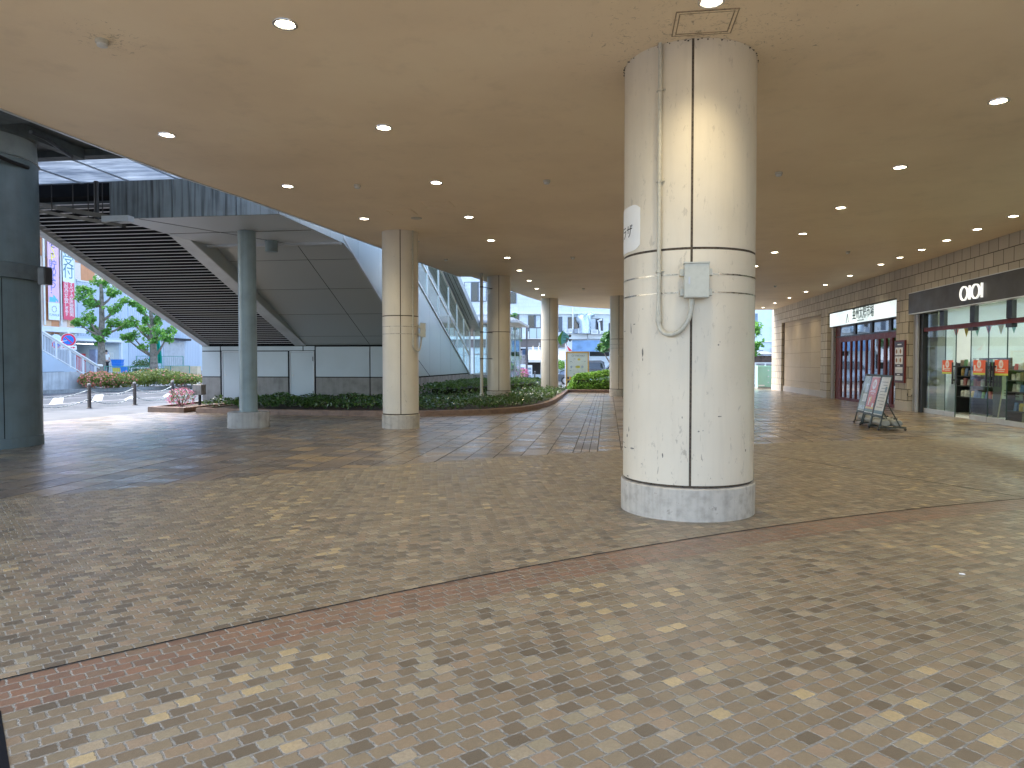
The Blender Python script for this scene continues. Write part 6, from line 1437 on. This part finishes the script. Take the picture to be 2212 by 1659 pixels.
for p0, p1 in segs:
    L = math.hypot(p1[0] - p0[0], p1[1] - p0[1]); b.xf = frame_of(p0, p1); b.box(0, L, -.22, -.002, zc1 - .05, zc1 + .12); b.box(0, L, -.35, -.002, zb1 - .02, zc0)
b.build('cornice', mWALLW, wb)
b = MB(); s = segs[1]; b.xf = frame_of(*s); L = 6.4
for p0, p1 in segs[:2]:
    L = math.hypot(p1[0] - p0[0], p1[1] - p0[1]); b.xf = frame_of(p0, p1); b.box(0, L - .01, -.12, -.003, zf0, zb1 - .03)
b.build('brown_fascia', M('brown_band', (.17, .145, .135), .6, var=.05), wb)
b = MB(); wallrect(z3, 1, 300, 842, 858, .0, .2, b); b.build('fascia_trim', mWALLW, wb)
mWIN = M('dark_window_glass', (.015, .02, .03), .08, var=0, spec=.8); mWF = M('window_frame_grey', (.10, .12, .15), .5, var=0); mCURT = M('pale_curtain_pane', (.55, .62, .66), .3, var=.1)
def window(cr, x0, x1, y0, y1, panes):
    b = MB(); wallrect(cr, x0 - 6, x1 + 6, y0 - 5, y1 + 6, .005, .05, b); f = b.build('window', mWF, wb)
    for a, c, m in panes:
        b = MB(); w = x1 - x0; wallrect(cr, x0 + w * a + 3, x0 + w * c - 3, y0 + 3, y1 - 3, .052, .06, b); b.build('pane', m, f)
window(z3, 120, 300, 357, 592, [(0, .5, mWIN), (.62, 1, mCURT)])
window(z3, 575, 628, 380, 600, [(0, 1, mWF)])
window(z3, 722, 915, 385, 560, [(0, .38, mWIN), (.42, 1, mWIN)])
window(z3, 1050, 1245, 405, 590, [(0, .45, mCURT), (.5, 1, mWIN)])
window(z3, 1345, 1396, 475, 610, [(0, 1, mWIN)])
window(z4, 790, 918, 597, 760, [(0, 1, mWIN)])
window(z4, 250, 515, 195, 425, [(0, .3, mCURT), (.33, .62, mWIN), (.66, 1, mCURT)])
window(z4, 800, 882, 315, 450, [(0, 1, mWIN)])
# shop openings at street level
b = MB(); wallrect(z3, 110, 300, 955, 1250, .0, .03, b); wallrect(z3, 570, 690, 955, 1160, .0, .03, b); wallrect(z3, 1050, 1345, 908, 975, .0, .03, b); wallrect(z4, 880, 1030, 1005, 1330, 0, .02, b); b.build('shop_opening', M('dark_interior', (.02, .018, .016), .7, var=.3, scale=1), wb)
b = MB(); wallrect(z3, 782, 1195, 733, 903, .02, .3, b); b.build('blue_screen', M('blue_screen_panel', (.22, .38, .62), .45, var=.12, scale=1.5), wb)
b = MB()
for k in range(5): wallrect(z3, 1050, 1350, 982 + k * 16, 992 + k * 16, .02, .08, b)
b.build('shutter', mWALLW, wb)
b = MB(); wallrect(z3, 780, 1400, 725, 733, 0, .35, b); wallrect(z3, 700, 780, 733, 905, 0, .3, b); b.build('white_trim', mWALLW, wb)
b = MB(); wallrect(z4, 900, 1000, 1035, 1330, .03, .5, b); b.build('stone_pier', M('pebble_pier', (.36, .34, .33), .9, var=.35, scale=4, bump=.5), wb)
b = MB(); wallrect(z3, 275, 298, 770, 822, .125, .16, b); wallrect(z3, 284, 291, 776, 815, .165, .17, b, 0); b.build('shop_letter', M('pale_letter', (.5, .47, .43), .5, var=0), wb)
# air conditioners and ducts, each a thing
def on_wall(name, label, cat, grp, rects, mats):
    b = MB()
    for (x0, x1, y0, y1, d0, d1, m) in rects: wallrect(z3, x0, x1, y0, y1, d0, d1, b, m)
    b.build(name, mats, label=label, cat=cat, group=grp)
mAC = M('ac_white', (.72, .75, .74), .5, var=.04); mACG = M('ac_grille', (.25, .28, .30), .6, var=0)
for x0, x1, y0, y1, la in ((665, 722, 565, 630, 'leftmost air conditioner on the ledge right of the sign pillar'), (724, 778, 562, 632, 'second air conditioner from the left on the ledge'), (862, 915, 560, 633, 'narrow air conditioner just left of the bent duct'), (1040, 1145, 577, 645, 'wide louvred air conditioner right of the bent duct'), (1170, 1265, 597, 645, 'rightmost louvred air conditioner on the ledge')):
    on_wall('air_conditioner', la, 'air conditioner', 'air conditioners on the ledge', [(x0, x1, y0, y1, .32, .85, 0)] + [(x0 + (x1 - x0) * .2, x1 - (x1 - x0) * .15, y0 + 14 + k * 14, y0 + 19 + k * 14, .851, .86, 1) for k in range(3)], [mAC, mACG])
on_wall('electric_cabinet', 'grey cabinet between the air conditioners on the ledge', 'cabinet', None, [(806, 860, 566, 632, .32, .8, 0), (1005, 1036, 588, 638, .32, .7, 1)], [M('cabinet_bluegrey', (.28, .33, .38), .5), mACG])
mDU = M('galvanised_duct', (.50, .60, .68), .3, .6, var=.1, scale=2)
def wp(cr, x, y, d):
    p = cr(x, y); s = seg_of(p[0]); u, z = ph(*p, *s); return frame_of(*s) @ Vector((u, -d, z))
b = MB(); b.tube([wp(z3, 965, 635, .7), wp(z3, 965, 460, .7), wp(z3, 955, 425, .65), wp(z3, 925, 412, .4), wp(z3, 925, 410, .1)], [1.0 * .55] * 5, 14); b.build('exhaust_duct', mDU, label='fat bent metal exhaust duct on the white facade', cat='duct', smooth=True)
b = MB(); b.tube([wp(z3, 1022, 600, .4), wp(z3, 1022, 400, .4), wp(z3, 1022, 365, .4), wp(z3, 1060, 352, .4), wp(z3, 1092, 340, .4)], .24, 10); b.build('exhaust_duct', mDU, label='slimmer pipe duct with a bent top right of the fat duct', cat='duct', smooth=True)
b = MB(); b.tube([wp(z3, 793, 600, .2), wp(z3, 793, 230, .2)], .09, 8); b.build('downpipe', mWALLW, label='thin white downpipe left of the fat metal duct', cat='pipe', smooth=True)
b = MB(); b.tube([wp(z3, 1190, 595, .3), wp(z3, 1180, 470, .3), wp(z3, 1165, 445, .3), wp(z3, 1215, 420, .5)], .10, 8); b.build('vent_pipe', mWALLW, label='bent white vent pipe before the right window', cat='pipe', smooth=True)
# awning, posters, lamp
t = thing('awning', wp(z3, 200, 940, 1), 'cream sloping shop awning beneath the brown band', 'awning'); s = segs[1]; f = frame_of(*s)
b = MB(); b.xf = f; u0 = ph(*z3(115, 860), *s)[0]; u1 = ph(*z3(700, 860), *s)[0]; zt = zf0 - .15; b.hexa([(u0, -2.0, zt - 1.1), (u1, -2.0, zt - 1.1), (u1, -.05, zt - .04), (u0, -.05, zt - .04), (u0, -2.0, zt - 1.06), (u1, -2.0, zt - 1.06), (u1, -.05, zt), (u0, -.05, zt)]); b.build('canvas', M('cream_canvas', (.78, .74, .66), .7, var=.03), t)
b = MB(); b.xf = f; b.box(u0, u1, -2.03, -2.0, zt - 1.3, zt - 1.06); b.build('valance', M('cream_canvas', (.78, .74, .66)), t)
for k, u in enumerate((185, 270)):
    c = wp(z3, u, 950, 1.2); b = MB(); b.ball(c, .14, 10); b.tube([c, c + Vector((0, 0, .8))], .015, 6); b.build('globe_lamp', M('lit_globe', (1, .9, .7), .5, var=0, emit=(1, .9, .7), estr=.5), label=('left' if k == 0 else 'right') + ' small round lamp glowing under the cream awning', cat='lamp', group='globe lamps under the awning')
for cr, x0, x1, y0, y1, la in ((z4, 925, 1000, 1205, 1345, 'pale poster stand left of the street lamp foot'), (z3, 105, 175, 1110, 1225, 'grey poster stand right of the street lamp foot')):
    a, c = pd(*cr(x0, y1), 63), pd(*cr(x1, y0), 63); t = thing('sandwich_board', ((a.x + c.x) / 2, (a.y + c.y) / 2, .1), la, 'sign', 'distant poster stands')
    b = MB(); b.hexa([(a.x, a.y - .25, .1), (c.x, c.y - .25, .1), (c.x, c.y - .2, .1), (a.x, a.y - .2, .1), (a.x, a.y, c.z), (c.x, c.y, c.z), (c.x, c.y + .05, c.z), (a.x, a.y + .05, c.z)]); b.build('panel', mWBRD, t)
    b = MB(); b.hexa([(a.x, a.y + .3, .1), (c.x, c.y + .3, .1), (c.x, c.y + .34, .1), (a.x, a.y + .34, .1), (a.x, a.y + .06, c.z - .05), (c.x, c.y + .06, c.z - .05), (c.x, c.y + .1, c.z - .05), (a.x, a.y + .1, c.z - .05)]); b.build('rear_panel', mWBRD, t)
    b = MB(); w = c.x - a.x; h = c.z - .1
    for k in range(3):
        zz_ = .1 + h * (.25 + .25 * k); yy_ = a.y - .25 + .25 * (.25 + .25 * k) - .02; b.box(a.x + w * .15, a.x + w * .85, yy_ - .01, yy_, zz_ - h * .08, zz_ + h * .08)
    b.build('picture', M('poster_bluegrey', (.35, .42, .5), .5, var=.4, scale=4), t)
q = pd(*z4(1015, 1365), 60.5); t = thing('street_lamp', (q.x, q.y, .0), 'brown street lamp post with two glass lanterns and a small box', 'street lamp')
top = pd(*z4(1015, 745), 60.5).z; mLP = M('lamp_post_brown', (.12, .10, .095), .5)
b = MB(); b.lathe((q.x, q.y, 0), [(.16, 0), (.16, .6), (.09, .65), (.08, top)], 12); b.build('post', mLP, t, smooth=True)
for s_ in (-1, 1):
    b = MB(); x0 = q.x + s_ * .95; b.box(x0 - .7 * 1, x0 + .5, q.y - .2, q.y + .2, top - .95, top - .12); b.build('lantern', M('lantern_glass', (.55, .66, .64), .2, var=0), t)
    b = MB()
    for xx in (x0 - .72, x0 - .1, x0 + .48): b.box(xx, xx + .04, q.y - .22, q.y + .22, top - .98, top - .1)
    b.box(x0 - .72, x0 + .52, q.y - .23, q.y + .23, top - .1, top - .04); b.build('lantern_frame', mLP, t)
b = MB(); b.box(q.x - .35, q.x - .1, q.y - .2, q.y, 2.3, 2.75); b.build('control_box', M('blue_box', (.05, .09, .16), .5), t)
q = pd(*z4(905, 1300), 62); t = thing('traffic_cone', (q.x, q.y, 0), 'white and orange cone shaped container by the distant pink bush', 'container')
b = MB(); b.lathe((q.x, q.y, 0), [(.3, .05), (.32, .6)], 14); b.build('base', M('orange_plastic', (.8, .28, .06), .5), t, smooth=True)
b = MB(); b.lathe((q.x, q.y, 0), [(.26, .6), (.2, 1.0), (.08, 1.35), (.001, 1.36)], 14); b.build('top', mWALLW, t, smooth=True)
# red and white triangular flag behind the board
a = pd(*z3(700, 810), 47); c = pd(*z3(785, 895), 47); t = thing('flag', (c.x, c.y, 0.1), 'pointed red and white pennant behind the top of the map board', 'flag')
b = MB(); d = pd(*z3(735, 895), 47); e = pd(*z3(680, 895), 47); f_ = pd(*z3(683, 805), 47)
b.add([a, c, d], [(0, 1, 2)], 0); b.add([p + Vector((0, .03, 0)) for p in (f_, a, d, e)], [(0, 1, 2, 3)], 1); b.build('cloth', [mSR, mWBRD], t)
b = MB(); b.tube([(e.x, e.y + .06, .1), (f_.x, f_.y + .06, f_.z + .1)], .03, 8); b.build('pole', mWALLW, t)
# ------------------------------------------------------------------ vans
mTYRE = M('tyre', (.02, .02, .02), .8, var=.1); mRIM = M('alloy_rim', (.6, .6, .62), .3, .8, var=0); mCG_ = M('car_glass', (.02, .025, .03), .06, var=0, spec=.9); mTL = M('tail_lamp', (.6, .03, .03), .3, var=0)
def van(loc, rz, prof, glass, paint, label, L, Wd, H_, rw, wheels, tail):
    t = thing('parked_van', loc, label, 'van'); x, y, z = loc
    T = lambda pts: [(x + px * L, z + pz * H_) for px, pz in pts]
    b = MB(); n = len(prof); o = 0
    lo = [(x + p[0] * L, y - Wd / 2 + (.12 if p[1] > .6 else 0), z + p[1] * H_) for p in prof]; hi = [(q[0], 2 * y - q[1], q[2]) for q in lo]
    b.add(lo + hi, [tuple(range(n)), tuple(range(n, 2 * n))[::-1]] + [(i, i + n, (i + 1) % n + n, (i + 1) % n) for i in range(n)])
    b.build('body', paint, t)
    for g in glass:
        b = MB(); b.prism(T(g), y - Wd / 2 + .045, y - Wd / 2 + .06, 'y'); b.v = [v + Vector((0, (.06 if v.z > z + .75 * H_ else -.052), 0)) for v in b.v]; b.build('window', mCG_, t)
    for wx_ in wheels:
        b = MB(); cx = x + wx_ * L
        b.tube([(cx, y - Wd / 2 - .02, z + rw), (cx, y - Wd / 2 + .2, z + rw)], rw, 20); w = b.build('wheel', mTYRE, t, smooth=True)
        b = MB(); b.tube([(cx, y - Wd / 2 - .035, z + rw), (cx, y - Wd / 2 - .021, z + rw)], rw * .62, 16); b.build('rim', mRIM, w)
        b = MB(); b.tube([(cx, y + Wd / 2 - .2, z + rw), (cx, y + Wd / 2 + .02, z + rw)], rw, 20); b.build('wheel', mTYRE, t, smooth=True)
    b = MB(); b.prism(T(tail), y - Wd / 2 - .015, y - Wd / 2 + .1, 'y'); b.build('tail_lamp', mTL, t)
    b = MB(); b.prism(T([(.0, .42), (.045, .42), (.06, .5), (.01, .49)]), y - Wd / 2 - .01, y - Wd / 2 + .1, 'y'); b.build('headlight', mCURT, t)
    b = MB(); b.prism(T([(.22, .56), (.25, .56), (.25, .62), (.22, .62)]), y - Wd / 2 - .15, y - Wd / 2 - .01, 'y'); b.build('wing_mirror', mDARK, t)
    return t
va = pd(*z3(560, 1372), 55.5)
prof = [(.0, .15), (.0, .45), (.03, .52), (.14, .60), (.20, .62), (.34, .93), (.42, .985), (.9, 1.0), (.965, .93), (1.0, .6), (1.0, .16), (.9, .12), (.08, .12)]
van((va.x, va.y, -.06), 0, prof, [[(.235, .63), (.345, .90), (.41, .90), (.41, .63)], [(.43, .63), (.43, .91), (.63, .92), (.63, .63)], [(.66, .63), (.66, .92), (.92, .90), (.95, .63)]], M('dark_silver_paint', (.17, .19, .22), .25, .5, var=0, coat=.6), 'dark silver van parked behind the map board', 3.75, 1.5, 1.86, .30, (.17, .80), [(.94, .42), (1.0, .42), (.985, .62), (.93, .60)])
vb = pd(*z3(1130, 1340), 60)
van((vb.x, vb.y, -.06), 0, prof, [[(.235, .6), (.345, .90), (.41, .90), (.41, .6)], [(.43, .6), (.43, .91), (.9, .92), (.92, .6)]], M('pale_blue_paint', (.45, .52, .58), .25, .2, var=0, coat=.6), 'pale blue van behind the darker one, right of the map board', 4.2, 1.6, 1.95, .30, (.17, .80), [(.94, .42), (1.0, .42), (.985, .62), (.93, .60)])
# ------------------------------------------------------------------ green cabinet, white house, shed on the right
t = thing('transformer_cabinet', (9.75, 46.2, 0), 'pale green street cabinet with two doors at the far end of the stone wall', 'cabinet')
tl, trr = gy(*z8(222, 1070), 46.2), gy(*z8(500, 1390), 46.2); x0, x1, z1_ = tl.x, max(trr.x, 10.3), tl.z
b = MB(); b.box(x0, x1, 45.85, 46.7, 0, .1); b.build('plinth', mCONCD, t)
mGC = M('cabinet_green', (.28, .52, .42), .5, var=.04)
b = MB(); b.bbox(x0, x1, 45.9, 46.65, .1, z1_, .02); b.build('body', mGC, t)
xm = gy(*z8(368, 1100), 46.2).x
for a, c in ((x0 + .06, xm - .005), (xm + .005, x1 - .04)): b = MB(); b.box(a, c, 45.885, 45.898, .16, z1_ - .05); b.build('door', mGC, t)
for k, v in enumerate((1138, 1227, 1312)): q = gy(*z8(390, v), 45.88); b = MB(); b.ball((q.x, 45.88, q.z), (.05, .03, .035), 10); b.build('knob', mTRIM, t)
b = MB(); a = gy(*z8(245, 1348), 45.88); c = gy(*z8(335, 1365), 45.88); b.box(a.x, c.x, 45.878, 45.884, c.z, a.z); b.build('label_plate', mWBRD, t)
rb_ = thing('white_house', (12, 63, .1), 'white rendered building with window, wall vent and downpipe at the right rear', 'building'); HY = 62
b = MB(); b.box(7, 26, HY, HY + 8, .05, 12); b.build('wall', M('blue_white_render', (.66, .78, .84), .7, var=.04), rb_)
def hy(x, y): q = gy(*z8(x, y), HY); return q.x, q.z
for (xa, ya_, xb, yb_) in ((120, 300, 245, 530), (240, 830, 325, 935)):
    a, c = hy(xa, ya_), hy(xb, yb_); b = MB(); b.box(a[0], c[0], HY - .06, HY - .002, c[1], a[1]); w = b.build('window', mWALLW, rb_); b = MB(); b.box(a[0] + .08, c[0] - .08, HY - .075, HY - .062, c[1] + .08, a[1] - .08); b.build('pane', M('blue_pane', (.18, .28, .36), .15, var=.1), w)
a, c = hy(410, 810), hy(463, 890); b = MB()
for k in range(6): z = c[1] + (a[1] - c[1]) * k / 6; b.box(a[0], c[0], HY - .08, HY - .005, z, z + (a[1] - c[1]) / 6 * .55)
b.build('wall_vent', mTRIM, rb_)
b = MB(); xx = hy(475, 500)[0]; b.tube([(xx, HY - .15, .1), (xx, HY - .15, 11)], .1, 10); xx2 = hy(510, 500)[0]; b.tube([(xx2, HY - .15, .1), (xx2, HY - .15, 11)], .12, 10); z = hy(300, 725)[1]; b.tube([(hy(250, 725)[0], HY - .05, z), (xx, HY - .05, z)], .05, 6); b.build('downpipe', mWALLW, rb_, smooth=True)
t = thing('shed', (10.5, 56, .1), 'low brown shed with a dark flat roof behind the green cabinet', 'shed')
def sy(x, y): q = gy(*z8(x, y), 56); return q.x, q.z
a, c = sy(100, 950), sy(465, 1020); b = MB(); b.box(a[0], c[0], 56.0, 58.5, .05, c[1] + .5); b.build('wall', M('brown_boards', (.12, .085, .07), .8, var=.3, scale=5), t)
b = MB(); b.hexa([(a[0] - .2, 55.7, c[1] + .52), (c[0] + .05, 55.7, c[1] + .52), (c[0] + .05, 58.8, c[1] + .8), (a[0] - .2, 58.8, c[1] + .8), (a[0] - .2, 55.7, c[1] + .62), (c[0] + .05, 55.7, c[1] + .62), (c[0] + .05, 58.8, c[1] + .9), (a[0] - .2, 58.8, c[1] + .9)]); b.build('roof', M('grey_roof', (.22, .23, .25), .5, var=.1), t)
t = thing('fence', (10, 53, .05), 'low white framed slatted fence before the brown shed', 'fence')
a, c = gy(*z8(60, 1030), 53), gy(*z8(470, 1030), 53); b = MB()
for k in range(6): b.box(a.x, c.x, 53, 53.04, .2 + k * .25, .36 + k * .25)
b.build('slats', M('fence_slats', (.32, .35, .38), .6), t)
b = MB(); b.box(a.x, c.x, 52.97, 53.07, a.z - .04, a.z + .04)
for s_ in (0, .35, .7, 1): b.box(a.x + (c.x - a.x) * s_ - .05, a.x + (c.x - a.x) * s_ + .05, 52.96, 53.06, .05, a.z)
b.build('frame', mWALLW, t)
# filler street front further left, mostly hidden
t = thing('office_block', (-30, 90, .13), 'plain pale office block far behind the stair building', 'building')
b = MB(); b.box(-44, -22, 84, 96, .1, 16); b.build('wall', mBLUEP, t)
b = MB()
for k in range(3):
    for i in range(5): b.box(-42 + i * 4, -39.6 + i * 4, 83.94, 83.998, 3 + k * 3.8, 5 + k * 3.8)
b.build('window_band', mWIN, t)
# small litter on the paving
for i, (px, py) in enumerate(((2078, 1241), )):
    q = gz(px, py, .012); b = MB(); b.prism([(q.x - .02, q.y), (q.x + .018, q.y - .008), (q.x + .012, q.y + .014), (q.x - .01, q.y + .018)], .0135, .02); b.build('litter_scrap', mWBRD, label='tiny white scrap of litter on the brick paving at the right', cat='litter')
